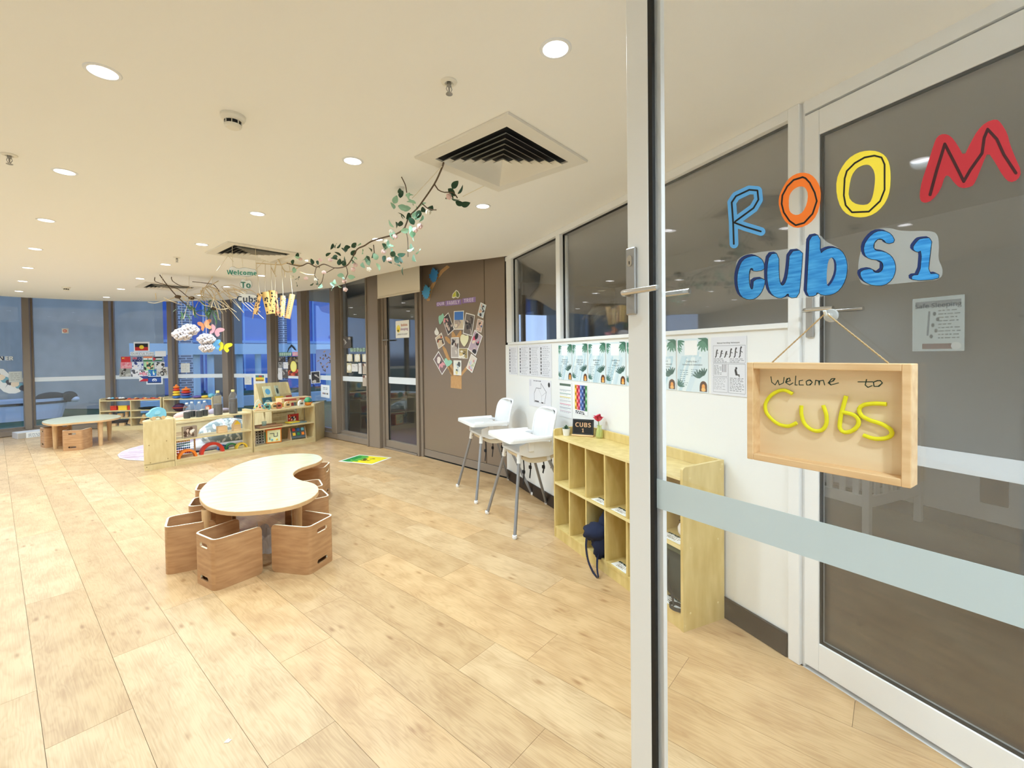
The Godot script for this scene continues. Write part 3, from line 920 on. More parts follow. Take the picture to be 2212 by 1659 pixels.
# ---------- the glass door standing open in the foreground ----------
func build_open_door() -> void:
	var T: Transform3D = plane_open.T
	var d := setting("door_2", T)
	part(d, "stile", MB.new().box(Vector3(-0.0485, 1.29, -0.018), Vector3(0.072, 2.56, 0.04), 0.002), M.white_frame)
	part(d, "hinge_stile", MB.new().box(Vector3(0.755, 1.29, -0.018), Vector3(0.072, 2.56, 0.04), 0.002), M.white_frame)
	part(d, "top_rail", MB.new().box(Vector3(0.353, 2.51, -0.018), Vector3(0.731, 0.11, 0.039), 0.002), M.white_frame)
	part(d, "bottom_rail", MB.new().box(Vector3(0.353, 0.075, -0.018), Vector3(0.731, 0.13, 0.039), 0.002), M.white_frame)
	part(d, "gasket", MB.new().box(Vector3(-0.006, 1.29, -0.006), Vector3(0.013, 2.31, 0.012)), M.gasket)
	part(d, "bead", MB.new().box(Vector3(0.002, 1.29, -0.029), Vector3(0.022, 2.31, 0.016), 0.001), M.white_frame)
	part(d, "pane", MB.new().box(Vector3(0.36, 1.29, -0.014), Vector3(0.73, 2.31, 0.004)), M.pane)
	part(d, "frosted_band", MB.new().box(Vector3(0.36, 1.088, -0.0112), Vector3(0.725, 0.08, 0.0008)), M.band_frost)
	var pl := part(d, "lock_plate", MB.new().box(Vector3(-0.066, 1.669, 0.007), Vector3(0.034, 0.186, 0.012), 0.003), M.steel_dull)
	part(pl, "key_cylinder", MB.new().prism(round_rect(0.017, 0.031, 0.0084, 5), 0.013, 0.0155, shift(-0.067, 1.725, 0)), M.steel)
	part(pl, "key_slot", MB.new().box(Vector3(-0.067, 1.720, 0.0158), Vector3(0.002, 0.009, 0.0008)), M.black)
	part(d, "lever", MB.new().tube(curve([Vector3(-0.07, 1.634, 0.012), Vector3(-0.07, 1.634, 0.036), Vector3(-0.063, 1.634, 0.045), Vector3(-0.05, 1.634, 0.047), Vector3(0.05, 1.634, 0.047)], 0.006), 0.0078, 12), M.steel)
	part(d, "lever", MB.new().tube(curve([Vector3(-0.07, 1.634, -0.036), Vector3(-0.07, 1.634, -0.07), Vector3(-0.063, 1.634, -0.08), Vector3(-0.04, 1.634, -0.083), Vector3(0.055, 1.634, -0.083)], 0.006), 0.0078, 12), M.steel)
	var z := 0.0
	# paper letters stuck on the glass, outlines read from the photograph
	var paths := {
		"R": {"c": col(98, 172, 232), "lab": "blue paper letter R stuck on the glass door", "lines": [[150, 945, 145, 790, 135, 650, 165, 605, 260, 560, 318, 565, 325, 630, 290, 690, 160, 785], [145, 790, 230, 822, 342, 856]], "fat": 31},
		"O": {"c": col(250, 126, 40), "lab": "orange paper letter O between the blue R and yellow O", "outer": [640, 435, 700, 450, 745, 500, 768, 560, 765, 650, 740, 740, 690, 800, 620, 832, 560, 825, 500, 770, 470, 680, 468, 620, 490, 560, 530, 490, 580, 450], "hole": [625, 533, 660, 545, 678, 590, 670, 660, 640, 720, 600, 742, 560, 730, 540, 700, 540, 610, 560, 570, 590, 545], "lines": [[640, 470, 575, 490, 530, 535, 495, 600, 490, 660, 505, 720, 545, 780, 590, 812, 650, 795, 710, 730, 740, 640, 725, 580, 690, 510, 660, 478, 642, 471]]},
		"O2": {"c": col(250, 224, 66), "lab": "yellow paper letter O between the orange O and red M", "outer": [1100, 280, 1170, 285, 1225, 315, 1255, 370, 1265, 450, 1260, 560, 1235, 640, 1180, 710, 1110, 750, 1030, 758, 960, 740, 910, 690, 880, 600, 878, 490, 910, 410, 960, 340, 1030, 295], "hole": [1085, 380, 1120, 385, 1150, 430, 1155, 500, 1140, 600, 1115, 660, 1060, 670, 1000, 655, 963, 610, 970, 530, 985, 460, 1020, 410, 1050, 392], "lines": [[955, 425, 1010, 370, 1080, 330, 1150, 317, 1200, 330, 1222, 380, 1222, 560, 1190, 640, 1110, 715, 990, 720, 945, 670, 932, 600, 938, 480, 953, 427]]},
		"M": {"c": col(186, 40, 48), "lab": "red paper letter M stuck on the glass door", "outer": [1470, 590, 1485, 500, 1530, 370, 1570, 240, 1595, 180, 1640, 160, 1690, 175, 1740, 240, 1785, 325, 1830, 230, 1880, 140, 1940, 80, 2015, 55, 2050, 85, 2095, 160, 2110, 230, 2150, 330, 2195, 430, 2170, 490, 2110, 510, 2060, 460, 2010, 370, 1955, 290, 1920, 370, 1870, 500, 1840, 540, 1760, 550, 1715, 510, 1680, 460, 1650, 460, 1620, 560, 1560, 635, 1510, 655, 1475, 640], "hole": [], "lines": [[1545, 595, 1590, 430, 1650, 235, 1715, 360, 1785, 500, 1830, 420, 1915, 300, 1930, 190, 1955, 130, 2020, 200, 2070, 310, 2155, 440]], "w": 11}
	}
	for key in paths:
		var q: Dictionary = paths[key]
		var o := thing("paper_letter", q.lab, "letter", T, "paper letters on the glass door")
		var m := mat(q.c, 0.75)
		var b := MB.new()
		if q.has("fat"):
			var whole := []
			for l in q.lines:
				for g in Geometry2D.offset_polyline(v2(l), q.fat, Geometry2D.JOIN_ROUND, Geometry2D.END_ROUND): whole.append(g)
			fat_union(b, whole, 0.0002, 0.0006, true)
		else:
			cut_prism(b, smooth2(glass2(q.outer), 1), [smooth2(glass2(q.hole), 1)] if q.hole.size() else [], 0.0002, 0.0006)
		part(o, "paper", b, m, shift(0, 0, -0.011))
		var ink := MB.new()
		for l in q.lines:
			var strokes := Geometry2D.offset_polyline(v2(l), q.get("w", 6), Geometry2D.JOIN_ROUND, Geometry2D.END_ROUND)
			fat_union(ink, strokes, 0.0007, 0.0009, true)
		part(o, "marker_line", ink, mat(col(16, 14, 18), 0.6) if key != "M" else mat(col(60, 4, 10), 0.6), shift(0, 0, -0.011))
	# laminated blue letters: cub, then S1
	var groups := [
		{"lab": "laminated sheet with blue letters cub under the word ROOM", "film": [160, 1080, 200, 1030, 300, 1005, 640, 970, 680, 890, 760, 870, 800, 930, 900, 970, 960, 1050, 965, 1130, 930, 1250, 860, 1310, 640, 1330, 200, 1345, 165, 1250],
		"let": {"letter_c": [[215, 1060, 260, 1035, 310, 1030, 350, 1055, 366, 1090, 366, 1130, 290, 1140, 288, 1118, 268, 1115, 258, 1150, 258, 1220, 268, 1260, 282, 1272, 290, 1250, 292, 1200, 372, 1190, 368, 1240, 340, 1300, 300, 1335, 250, 1340, 205, 1320, 180, 1260, 175, 1180, 190, 1110], []],
		"letter_u": [[405, 1020, 470, 1012, 470, 1170, 480, 1230, 500, 1245, 525, 1210, 540, 1130, 550, 1000, 640, 990, 635, 1080, 625, 1200, 612, 1322, 545, 1328, 540, 1290, 500, 1330, 450, 1325, 410, 1290, 390, 1220, 388, 1120], []],
		"letter_b": [[690, 895, 765, 880, 762, 1020, 800, 985, 860, 970, 915, 990, 950, 1050, 958, 1120, 945, 1200, 905, 1270, 850, 1305, 780, 1310, 740, 1285, 735, 1312, 668, 1318, 675, 1180, 685, 1000], [820, 1060, 850, 1035, 880, 1070, 880, 1150, 850, 1220, 815, 1255, 808, 1180]]}},
		{"lab": "laminated sheet with blue letter S and numeral 1 on the glass door", "film": [1050, 1000, 1090, 890, 1170, 835, 1260, 830, 1340, 855, 1560, 850, 1600, 880, 1610, 960, 1600, 1050, 1640, 1130, 1620, 1200, 1480, 1210, 1080, 1250, 1035, 1190, 1035, 1080],
		"let": {"letter_s": [[1110, 900, 1160, 858, 1220, 852, 1270, 875, 1298, 930, 1240, 945, 1215, 912, 1180, 905, 1150, 930, 1140, 970, 1160, 995, 1220, 1000, 1270, 1030, 1297, 1080, 1300, 1140, 1275, 1200, 1220, 1240, 1140, 1240, 1080, 1215, 1050, 1170, 1055, 1135, 1130, 1120, 1150, 1150, 1190, 1150, 1215, 1120, 1210, 1075, 1180, 1060, 1110, 1050, 1080, 1020, 1075, 960], []],
		"numeral_1": [[1420, 975, 1455, 925, 1480, 908, 1560, 903, 1545, 1010, 1530, 1160, 1608, 1155, 1605, 1195, 1420, 1205, 1415, 1170, 1475, 1165, 1490, 990, 1450, 1005], []]}}]
	var film := mat(Color(0.86, 0.88, 0.88, 0.28), 0.3)
	film.transparency = BaseMaterial3D.TRANSPARENCY_ALPHA
	var navy := mat(col(22, 48, 108), 0.5)
	var blue := mat(Color.WHITE, 0.4)
	blue.albedo_texture = grain_image(40, 0.02, col(20, 118, 204), col(92, 186, 246), 4)
	blue.uv1_scale = Vector3(3.0, 26.0, 1.0)
	for g in groups:
		var o := thing("laminated_letters", g.lab, "letters", T, "laminated letters on the glass door")
		part(o, "film", MB.new().prism(smooth2(glass2(g.film), 2), 0.0001, 0.0003), film, shift(0, 0, -0.0105))
		for nm in g.let:
			var e: Array = g.let[nm]
			for lay in 3:   # dark side, black outline, blue front
				var b := MB.new()
				var grow := 0.0 if lay == 2 else 4.0
				var outer: PackedVector2Array = smooth2(v2(e[0]), 1)
				var hole: PackedVector2Array = smooth2(v2(e[1]), 1) if e[1].size() else PackedVector2Array()
				if lay == 0:   # the drawn thickness runs up and to the left of the front
					var hull := outer
					for k in 4:
						var moved := PackedVector2Array()
						for p in outer: moved.append(p + Vector2(-5.0, -2.5) * (k + 1))
						for m in Geometry2D.merge_polygons(hull, moved):
							if not Geometry2D.is_polygon_clockwise(m): hull = m
					outer = hull
					if hole.size():
						var less := hole
						for p in range(hole.size()): less[p] = hole[p] + Vector2(-16, -6)
						for m in Geometry2D.intersect_polygons(hole, less): hole = m
				for m in Geometry2D.offset_polygon(outer, grow):
					if not Geometry2D.is_polygon_clockwise(m): outer = m
				cut_prism(b, to_glass(outer), [to_glass(hole)] if hole.size() else [], 0.0003 + lay * 0.0002, 0.00045 + lay * 0.0002)
				part(o, nm if lay == 2 else nm + ("_side" if lay == 0 else "_outline"), b, [navy, M.ink, blue][lay], shift(0, 0, -0.0105))
	# little timber box sign hanging on twine from a suction hook
	var a := lp(plane_open, 1613, 783, 0.03)
	var c := lp(plane_open, 1968, 1056, 0.03)
	var bx := thing("welcome_box_sign", "shallow pine box sign reading Welcome to Cubs hanging on twine", "sign", T * shift((a.x + c.x) / 2, (a.y + c.y) / 2, 0.0))
	var W: float = c.x - a.x
	var Hh: float = a.y - c.y
	var dep := 0.036
	for s in [-1.0, 1.0]:
		part(bx, "frame_side", MB.new().box(Vector3(s * (W / 2 - 0.0065), 0, dep / 2 - 0.006), Vector3(0.013, Hh, dep), 0.0012), M.pine)
		part(bx, "frame_rail", MB.new().box(Vector3(0, s * (Hh / 2 - 0.0065), dep / 2 - 0.006), Vector3(W - 0.0262, 0.013, dep - 0.0004), 0.0012), M.pine)
	part(bx, "back_board", MB.new().box(Vector3(0, 0, -0.002), Vector3(W - 0.026, Hh - 0.026, 0.004)), M.pine_back)
	var o2 := Vector3((a.x + c.x) / 2, (a.y + c.y) / 2, 0.0)
	var hand := [[345, 705, 350, 745, 375, 765, 395, 730, 405, 765, 435, 750, 440, 710], [450, 745, 485, 735, 480, 715, 460, 720, 455, 750, 480, 765, 505, 750], [525, 700, 520, 765, 535, 765], [575, 730, 550, 735, 550, 765, 580, 765], [620, 730, 600, 740, 605, 765, 630, 765, 645, 745, 630, 728, 615, 730], [665, 765, 670, 730, 690, 735, 695, 765, 700, 735, 725, 730, 735, 765], [760, 750, 800, 735, 810, 718, 785, 720, 765, 745, 780, 765, 835, 750], [1040, 725, 1030, 765, 1050, 782, 1080, 770], [978, 742, 1085, 742], [1120, 732, 1090, 745, 1095, 775, 1130, 775, 1155, 750, 1140, 732, 1118, 733]]
	var script := MB.new()
	for l in hand:
		var q := PackedVector2Array()
		for i in range(0, l.size(), 2):
			var p := lp(plane_open, l[i] / 3.3175 + 1560.0, l[i + 1] / 3.3175 + 600.0, 0.0) - o2
			q.append(Vector2(p.x * 0.985, p.y * 0.985))
		fat_line(script, q, 0.0008, 0.0002, 0.0004)
	part(bx, "handwriting_welcome_to", script, mat(col(40, 66, 52), 0.7))
	var fuzzy := mat(col(238, 232, 36), 0.8)
	var pipe := {"pipe_cleaner_c": [[500, 830, 450, 805, 400, 808, 340, 845, 305, 900, 308, 960, 345, 1010, 400, 1050, 470, 1065, 530, 1040]], "pipe_cleaner_u": [[565, 915, 565, 980, 590, 1050, 650, 1095, 710, 1095, 745, 1050, 745, 980, 722, 912]], "pipe_cleaner_b": [[890, 845, 875, 900, 850, 1000, 845, 1080, 880, 1110, 940, 1095, 980, 1050, 970, 1000, 920, 975, 860, 962]], "pipe_cleaner_s": [[1185, 905, 1100, 900, 1020, 910, 985, 940, 1000, 985, 1060, 1020, 1150, 1050, 1215, 1090, 1220, 1130, 1170, 1155, 1090, 1155, 1015, 1130]]}
	for nm in pipe:
		var b := MB.new()
		for l in pipe[nm]:
			var q := []
			for i in range(0, l.size(), 2):
				var p := lp(plane_open, l[i] / 3.3175 + 1560.0, l[i + 1] / 3.3175 + 600.0, 0.006) - o2
				q.append(Vector3(p.x * 0.985, p.y * 0.985, 0.0055))
			b.tube(curve(q, 0.004), 0.0037, 8)
		part(bx, nm, b, fuzzy)
	var tw := MB.new()
	var hook := lp(plane_open, 1785, 676, 0.01) - o2
	var l0 := Vector3(lp(plane_open, 1668, 781, 0.012).x - o2.x, Hh / 2, 0.012)
	var l1 := Vector3(lp(plane_open, 1920, 781, 0.012).x - o2.x, Hh / 2, 0.012)
	for s in 2:
		for k in 2:
			var q := []
			for i in 40:
				var f := i / 39.0
				var p := (l0 if s == 0 else l1).lerp(Vector3(hook.x, hook.y, 0.012), f)
				q.append(p + Vector3(0, sin(f * 60.0 + k * PI) * 0.0008, cos(f * 60.0 + k * PI) * 0.0008))
			tw.tube(q, 0.0011, 5)
	part(bx, "twine", tw, M.twine)
	var hk := thing("suction_hook", "clear suction hook on the door glass holding the box sign", "hook", T * shift(hook.x + o2.x, hook.y + o2.y, -0.0115))
	part(hk, "cup", MB.new().lathe([Vector2(0.013, 0), Vector2(0.011, 0.003), Vector2(0.005, 0.006), Vector2(0.005, 0.012), Vector2(0, 0.013)], 20, Transform3D(Basis(Vector3.RIGHT, PI / 2), Vector3(0, -0.004, 0))), glass(0.45, col(236, 240, 240)))
	part(hk, "peg", MB.new().tube([Vector3(0, -0.003, 0.008), Vector3(0, -0.003, 0.026), Vector3(0, 0.004, 0.03)], 0.003, 8), mat(col(232, 236, 236), 0.15))
	# see-through wallet with a notice, on the sliding door behind
	var im := sheet(128, 144, col(176, 184, 182))
	bar(im, 8, 10, 112, 16, col(120, 126, 128))
	words(im, 66, 36, 54, 9, 9, col(96, 104, 104))
	stroke(im, Vector2(44, 40), Vector2(40, 100), 5, col(110, 118, 124))
	for k in 5: dab(im, 56 - k * 2 + (k % 2) * 10, 44 + k * 15, 4, 5, col(84, 90, 90))
	bar(im, 26, 124, 78, 14, col(120, 92, 84))
	dab(im, 108, 130, 12, 10, col(200, 200, 196))
	var n := paper_on(plane_wall, 1966, 646, 2078, 758, "notice_wallet", "grey Safe Sleeping notice in a clear wallet on the sliding door", "notice", see_through(printed(im, 0.3)), -0.018)
	(n.get_child(0) as MeshInstance3D).mesh.surface_set_material(0, glass(0.06, col(210, 214, 212)))
	letters(n, "title", "Safe Sleeping", 0.016, mat(col(58, 62, 64), 0.6), shift(0.0, 0.068, 0.0014))

func glass2(l: Array) -> PackedVector2Array:
	var q := PackedVector2Array()
	for i in range(0, l.size(), 2):
		var p := lp(plane_open, l[i] / 3.2917 + 1540.0, l[i + 1] / 3.2917 + 240.0, -0.011)
		q.append(Vector2(p.x, p.y))
	return q

func fat_union(b: MB, list: Array, z0: float, z1: float, on_glass := false) -> void:
	var outs := []
	var holes := []
	for q in list:
		if Geometry2D.is_polygon_clockwise(q): holes.append(q)
		else: outs.append(q)
	while outs.size() > 1:
		var merged := false
		for i in range(1, outs.size()):
			var r := Geometry2D.merge_polygons(outs[0], outs[i])
			var keep := []
			for g in r:
				if Geometry2D.is_polygon_clockwise(g): holes.append(g)
				else: keep.append(g)
			if keep.size() == 1:
				outs[0] = keep[0]
				outs.remove_at(i)
				merged = true
				break
		if not merged: break
	for q in outs:
		var hs := []
		for h in holes: hs.append(to_glass(h) if on_glass else h)
		cut_prism(b, to_glass(q) if on_glass else q, hs, z0, z1)

func to_glass(q: PackedVector2Array) -> PackedVector2Array:
	var l := []
	for p in q: l.append_array([p.x, p.y])
	return glass2(l)

func see_through(m: StandardMaterial3D) -> StandardMaterial3D:   # print on a clear wallet
	m.transparency = BaseMaterial3D.TRANSPARENCY_ALPHA
	m.albedo_color = Color(1, 1, 1, 0.5)
	return m

# ---------- ceiling lamps and fittings ----------
func build_lamps() -> void:
	var step := Vector3(-0.6155, 0, -1.288)
	var rows := [[Vector3(0.835, CEIL, -1.459), -1, 8], [Vector3(1.189, CEIL, -3.208), 0, 6], [Vector3(-0.744, CEIL, -2.269), 0, 7], [Vector3(-1.711, CEIL, -1.787), 2, 7], [Vector3(0.488, CEIL, 0.307), 0, 1], [Vector3(1.45, CEIL, 0.62), 0, 1], [Vector3(-0.45, CEIL, 1.0), 0, 1]]  # last four rows: lamps out of view, added for their light
	var trim := MB.new().lathe([Vector2(0.047, -0.004), Vector2(0.056, -0.004), Vector2(0.06, 0.0)], 28).mesh()
	var disc := MB.new().lathe([Vector2(0.0, -0.003), Vector2(0.047, -0.003), Vector2(0.047, -0.001)], 28).mesh()
	var glow := mat(col(250, 252, 255), 0.4)
	glow.emission_enabled = true
	glow.emission = col(250, 250, 255)
	glow.emission_energy_multiplier = 5.0
	var tm := mat(col(236, 236, 236), 0.4)
	for r in rows:
		for k in range(r[1], r[2]):
			var o := thing("downlight", "round white recessed downlight lit in the ceiling", "downlight", shift(r[0].x + step.x * k, CEIL, r[0].z + step.z * k), "recessed ceiling downlights")
			part_mesh(o, "trim_ring", trim, tm)
			part_mesh(o, "diffuser", disc, glow)
			var l := SpotLight3D.new()
			l.name = "light"
			l.light_color = Color(0.87, 0.95, 1.0)
			l.light_energy = LAMP
			l.light_size = 0.045
			l.spot_range = 14.0
			l.spot_attenuation = 2.0
			l.spot_angle = 74.0
			l.spot_angle_attenuation = 0.7
			l.shadow_enabled = true
			o.add_child(l)
			l.position = Vector3(0, -0.012, 0)
			l.rotation = Vector3(-PI / 2, 0, 0)

func ring4(b: MB, r0: float, y0: float, r1: float, y1: float, away: Vector3) -> void:   # sloping square ring
	for k in 4:
		var B := Basis(UP, PI / 2 * k)
		b.poly([B * Vector3(-r0, y0, r0), B * Vector3(r0, y0, r0), B * Vector3(r1, y1, r1), B * Vector3(-r1, y1, r1)], away)

func build_ceiling_fittings() -> void:
	var ang := atan2(-ALONG.x, -ALONG.y)
	var vm := mat(col(232, 226, 214), 0.5)
	var names := ["square white ceiling air vent with the vine tied to it", "square white ceiling air vent above the hanging cloud lettering", "square white ceiling air vent above the bare twigs"]
	var at := [Vector3(1.01, CEIL, -2.39), Vector3(-0.59, CEIL, -5.56), Vector3(-2.1, CEIL, -8.67)]
	var first: Node3D
	for i in 3:
		if i > 0:
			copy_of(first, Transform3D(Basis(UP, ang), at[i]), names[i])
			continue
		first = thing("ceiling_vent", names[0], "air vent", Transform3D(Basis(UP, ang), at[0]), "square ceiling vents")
		part(first, "backing", MB.new().box(Vector3(0, -0.001, 0), Vector3(0.56, 0.0015, 0.56)), M.black)  # black plate stands in for the shade inside the duct
		var f := MB.new()
		ring4(f, 0.355, -0.001, 0.352, -0.012, Vector3.ZERO)
		ring4(f, 0.352, -0.012, 0.272, -0.012, Vector3(0, 0.1, 0))
		ring4(f, 0.272, -0.012, 0.272, -0.001, Vector3(0, -0.006, 9))
		part(first, "frame", f, vm)
		for k in 6:
			var r := 0.25 - k * 0.042
			var b := MB.new()
			ring4(b, r, -0.03, r - 0.030, -0.004, Vector3(0, 1, 0))
			ring4(b, r - 0.001, -0.028, r - 0.031, -0.003, Vector3(0, -1, 0))
			part(first, "louver", b, vm)
	# smoke detectors, sprinklers
	var sm := mat(col(236, 230, 216), 0.5)
	var sd: Node3D
	for i in 2:
		var p := at_h(503, 250, CEIL) if i == 0 else at_h(143, 620, CEIL)
		if i == 1:
			copy_of(sd, shift(p.x, CEIL, p.z), "small white smoke detector on the ceiling near the far windows")
			continue
		sd = thing("smoke_detector", "round white smoke detector on the ceiling before the big downlights", "smoke detector", shift(p.x, CEIL, p.z), "smoke detectors")
		part(sd, "base", MB.new().lathe([Vector2(0.052, 0), Vector2(0.052, -0.012), Vector2(0.046, -0.022), Vector2(0.036, -0.028)], 28), sm)
		part(sd, "dark_chamber", MB.new().lathe([Vector2(0.031, -0.027), Vector2(0.030, -0.05)], 24), M.black)
		part(sd, "cap", MB.new().lathe([Vector2(0.037, -0.044), Vector2(0.034, -0.052), Vector2(0.026, -0.058), Vector2(0.0, -0.059)], 28).lathe([Vector2(0.0, -0.0435), Vector2(0.037, -0.044)], 28), sm)
		for k in 8:
			var B := Basis(UP, TAU * k / 8)
			part(sd, "rib", MB.new().box(B * Vector3(0.0345, -0.036, 0), Vector3(0.004, 0.02, 0.003), 0.0, B), sm)
	var sp: Node3D
	var pts := [at_h(970, 176, CEIL), at_h(20, 334, CEIL), at_h(382, 556, CEIL)]
	var labs := ["metal fire sprinkler head in the ceiling near the tied vent", "metal fire sprinkler head in the ceiling beside the left lamp row", "small metal fire sprinkler head in the ceiling before the cloud lettering"]
	for i in 3:
		var X := shift(pts[i].x, CEIL, pts[i].z)
		if i > 0:
			copy_of(sp, X, labs[i])
			continue
		sp = thing("sprinkler_head", labs[0], "sprinkler", X, "ceiling sprinkler heads")
		part(sp, "escutcheon", MB.new().lathe([Vector2(0.034, 0), Vector2(0.032, -0.005), Vector2(0.018, -0.009), Vector2(0.013, -0.004)], 24), sm)
		part(sp, "stem", MB.new().lathe([Vector2(0.008, -0.002), Vector2(0.009, -0.02), Vector2(0.004, -0.024), Vector2(0.003, -0.044)], 12), M.steel_dull)
		for s in [-1.0, 1.0]:
			part(sp, "yoke_arm", MB.new().tube([Vector3(s * 0.008, -0.018, 0), Vector3(s * 0.012, -0.032, 0), Vector3(s * 0.002, -0.05, 0)], 0.0016, 6), M.steel_dull)
		part(sp, "deflector", MB.new().lathe([Vector2(0.0, -0.05), Vector2(0.014, -0.051), Vector2(0.014, -0.053), Vector2(0.0, -0.054)], 16), M.steel_dull)

# ---------- kidney table with bent plywood cube stools ----------
func make_stool(label: String, X: Transform3D, group: String) -> Node3D:
	# local: front face at z = 0 looking to +z, arms run to -z
	var o := thing("cube_stool", label, "stool", X, group)
	var Hs := 0.325
	var path := []
	var pts := [Vector2(-0.150, -0.29), Vector2(-0.132, -0.055), Vector2(-0.082, 0.0), Vector2(0.082, 0.0), Vector2(0.132, -0.055), Vector2(0.150, -0.29)]
	path.append(pts[0])
	for i in 7:
		var t := i / 6.0
		path.append(pts[1].lerp(Vector2(-0.128, 0.0), t).lerp(Vector2(-0.128, 0.0).lerp(pts[2], t), t))
	for i in 7:
		var t := i / 6.0
		path.append(pts[3].lerp(Vector2(0.128, 0.0), t).lerp(Vector2(0.128, 0.0).lerp(pts[4], t), t))
	path.append(pts[5])
	var th := 0.012
	var inner := []
	var cnt := path.size()
	for i in cnt:
		var e: Vector2 = (path[mini(i + 1, cnt - 1)] - path[maxi(i - 1, 0)]).normalized()
		inner.append(path[i] + Vector2(e.y, -e.x) * th)
	var shells := [MB.new(), MB.new()]
	var rim := MB.new()
	var fr := 8    # index of the front flat span
	for i in cnt - 1:
		if path[i].y > -0.0001 and path[i + 1].y > -0.0001 and path[i].distance_to(path[i + 1]) > 0.1:
			continue
		for s in 2:
			var A: Vector2 = path[i] if s == 0 else inner[i]
			var B: Vector2 = path[i + 1] if s == 0 else inner[i + 1]
			var nA := nrm(path, i) * (1.0 if s == 0 else -1.0)
			var nB := nrm(path, i + 1) * (1.0 if s == 0 else -1.0)
			var y0A := 0.02 if i == 0 else 0.0
			var y0B := 0.02 if i == cnt - 2 else 0.0
			var y1A := Hs - 0.02 if i == 0 else Hs
			var y1B := Hs - 0.02 if i == cnt - 2 else Hs
			var split := 5 if i == 0 or i == cnt - 2 else 1
			for k in split:   # arms get rounded free corners
				var f0 := float(k) / split
				var f1 := float(k + 1) / split
				var cut := func(f: float) -> float:
					var d: float = (f if i == 0 else 1.0 - f) * 0.26
					if split == 1 or d > 0.03: return 0.0
					return 0.03 - sqrt(maxf(0.0, 0.0009 - pow(0.03 - d, 2)))
				if split > 1:
					f0 = [0.0, 0.02, 0.05, 0.115, 0.5, 1.0][k] if i == 0 else 1.0 - [1.0, 0.5, 0.115, 0.05, 0.02, 0.0][k]
					f1 = [0.0, 0.02, 0.05, 0.115, 0.5, 1.0][k + 1] if i == 0 else 1.0 - [1.0, 0.5, 0.115, 0.05, 0.02, 0.0][k + 1]
				var c0: float = cut.call(f0)
				var c1: float = cut.call(f1)
				var a := A.lerp(B, f0)
				var b := A.lerp(B, f1)
				var na := nA.lerp(nB, f0).normalized()
				var nb := nA.lerp(nB, f1).normalized()
				quad_s(shells[0 if i < cnt / 2 else 1], Vector3(a.x, c0, a.y), Vector3(b.x, c1, b.y), Vector3(b.x, Hs - c1, b.y), Vector3(a.x, Hs - c0, a.y), na, nb)
				if s == 0:
					var ai: Vector2 = inner[i].lerp(inner[i + 1], f0)
					var bi: Vector2 = inner[i].lerp(inner[i + 1], f1)
					rim.poly([Vector3(a.x, Hs - c0, a.y), Vector3(b.x, Hs - c1, b.y), Vector3(bi.x, Hs - c1, bi.y), Vector3(ai.x, Hs - c0, ai.y)], Vector3(a.x, 0.1, a.y))
					rim.poly([Vector3(a.x, c0, a.y), Vector3(b.x, c1, b.y), Vector3(bi.x, c1, bi.y), Vector3(ai.x, c0, ai.y)], Vector3(a.x, 0.2, a.y))
	for e in [[path[0], inner[0]], [path[cnt - 1], inner[cnt - 1]]]:
		rim.poly([Vector3(e[0].x, 0.03, e[0].y), Vector3(e[1].x, 0.03, e[1].y), Vector3(e[1].x, Hs - 0.03, e[1].y), Vector3(e[0].x, Hs - 0.03, e[0].y)], Vector3(e[0].x, 0.1, 0.0))
	# front board with two slotted hand holes
	var slots := []
	for y in [0.055, 0.268]:
		var q := round_rect(0.1, 0.03, 0.0145, 4)
		for i in q.size(): q[i] += Vector2(0, y)
		slots.append(q)
	var fb := MB.new()
	cut_prism(fb, v2([-0.0821, 0, 0.0821, 0, 0.0821, Hs, -0.0821, Hs]), slots, -th, 0.0)
	part(o, "front_board", fb, M.ply)
	for q in shells: part(o, "bent_side", q, M.ply)
	for q in slots:
		var lip := MB.new()
		for i in q.size():
			var a: Vector2 = q[i]
			var b: Vector2 = q[(i + 1) % q.size()]
			lip.poly([Vector3(a.x, a.y, 0.0004), Vector3(b.x, b.y, 0.0004), Vector3(b.x, b.y, -th), Vector3(a.x, a.y, -th)], Vector3(a.x * 1.2, a.y + (a.y - q[0].y) * 0.2, 0))
		part(o, "hand_slot_lip", lip, M.ply_edge)
	rim.box(Vector3(0, Hs + 0.0003, -th / 2), Vector3(0.164, 0.0006, th))
	part(o, "pale_edge", rim, M.ply_edge)
	part(o, "seat_board", MB.new().prism(v2([-0.116, 0.013, 0.116, 0.013, 0.134, 0.25, -0.134, 0.25]), 0.0, 0.012, Transform3D(Basis(Vector3.RIGHT, Vector3(0, 0, -1), Vector3.UP), Vector3(0, 0.14, 0))), M.ply)
	return o

func nrm(path: Array, i: int) -> Vector2:
	var e: Vector2 = (path[mini(i + 1, path.size() - 1)] - path[maxi(i - 1, 0)]).normalized()
	return Vector2(-e.y, e.x)

func quad_s(b: MB, p0: Vector3, p1: Vector3, p2: Vector3, p3: Vector3, na: Vector2, nb: Vector2) -> void:
	var a := Vector3(na.x, 0, na.y)
	var c := Vector3(nb.x, 0, nb.y)
	b.tri(p0, p1, p2, a, c, c)
	b.tri(p0, p2, p3, a, c, a)

func facing(at: Vector2, inward: Vector2) -> Transform3D:   # stool front at a point, arms running inward
	var z := -Vector3(inward.x, 0, inward.y).normalized()
	return Transform3D(Basis(UP.cross(z), UP, z), Vector3(at.x, 0, at.y))

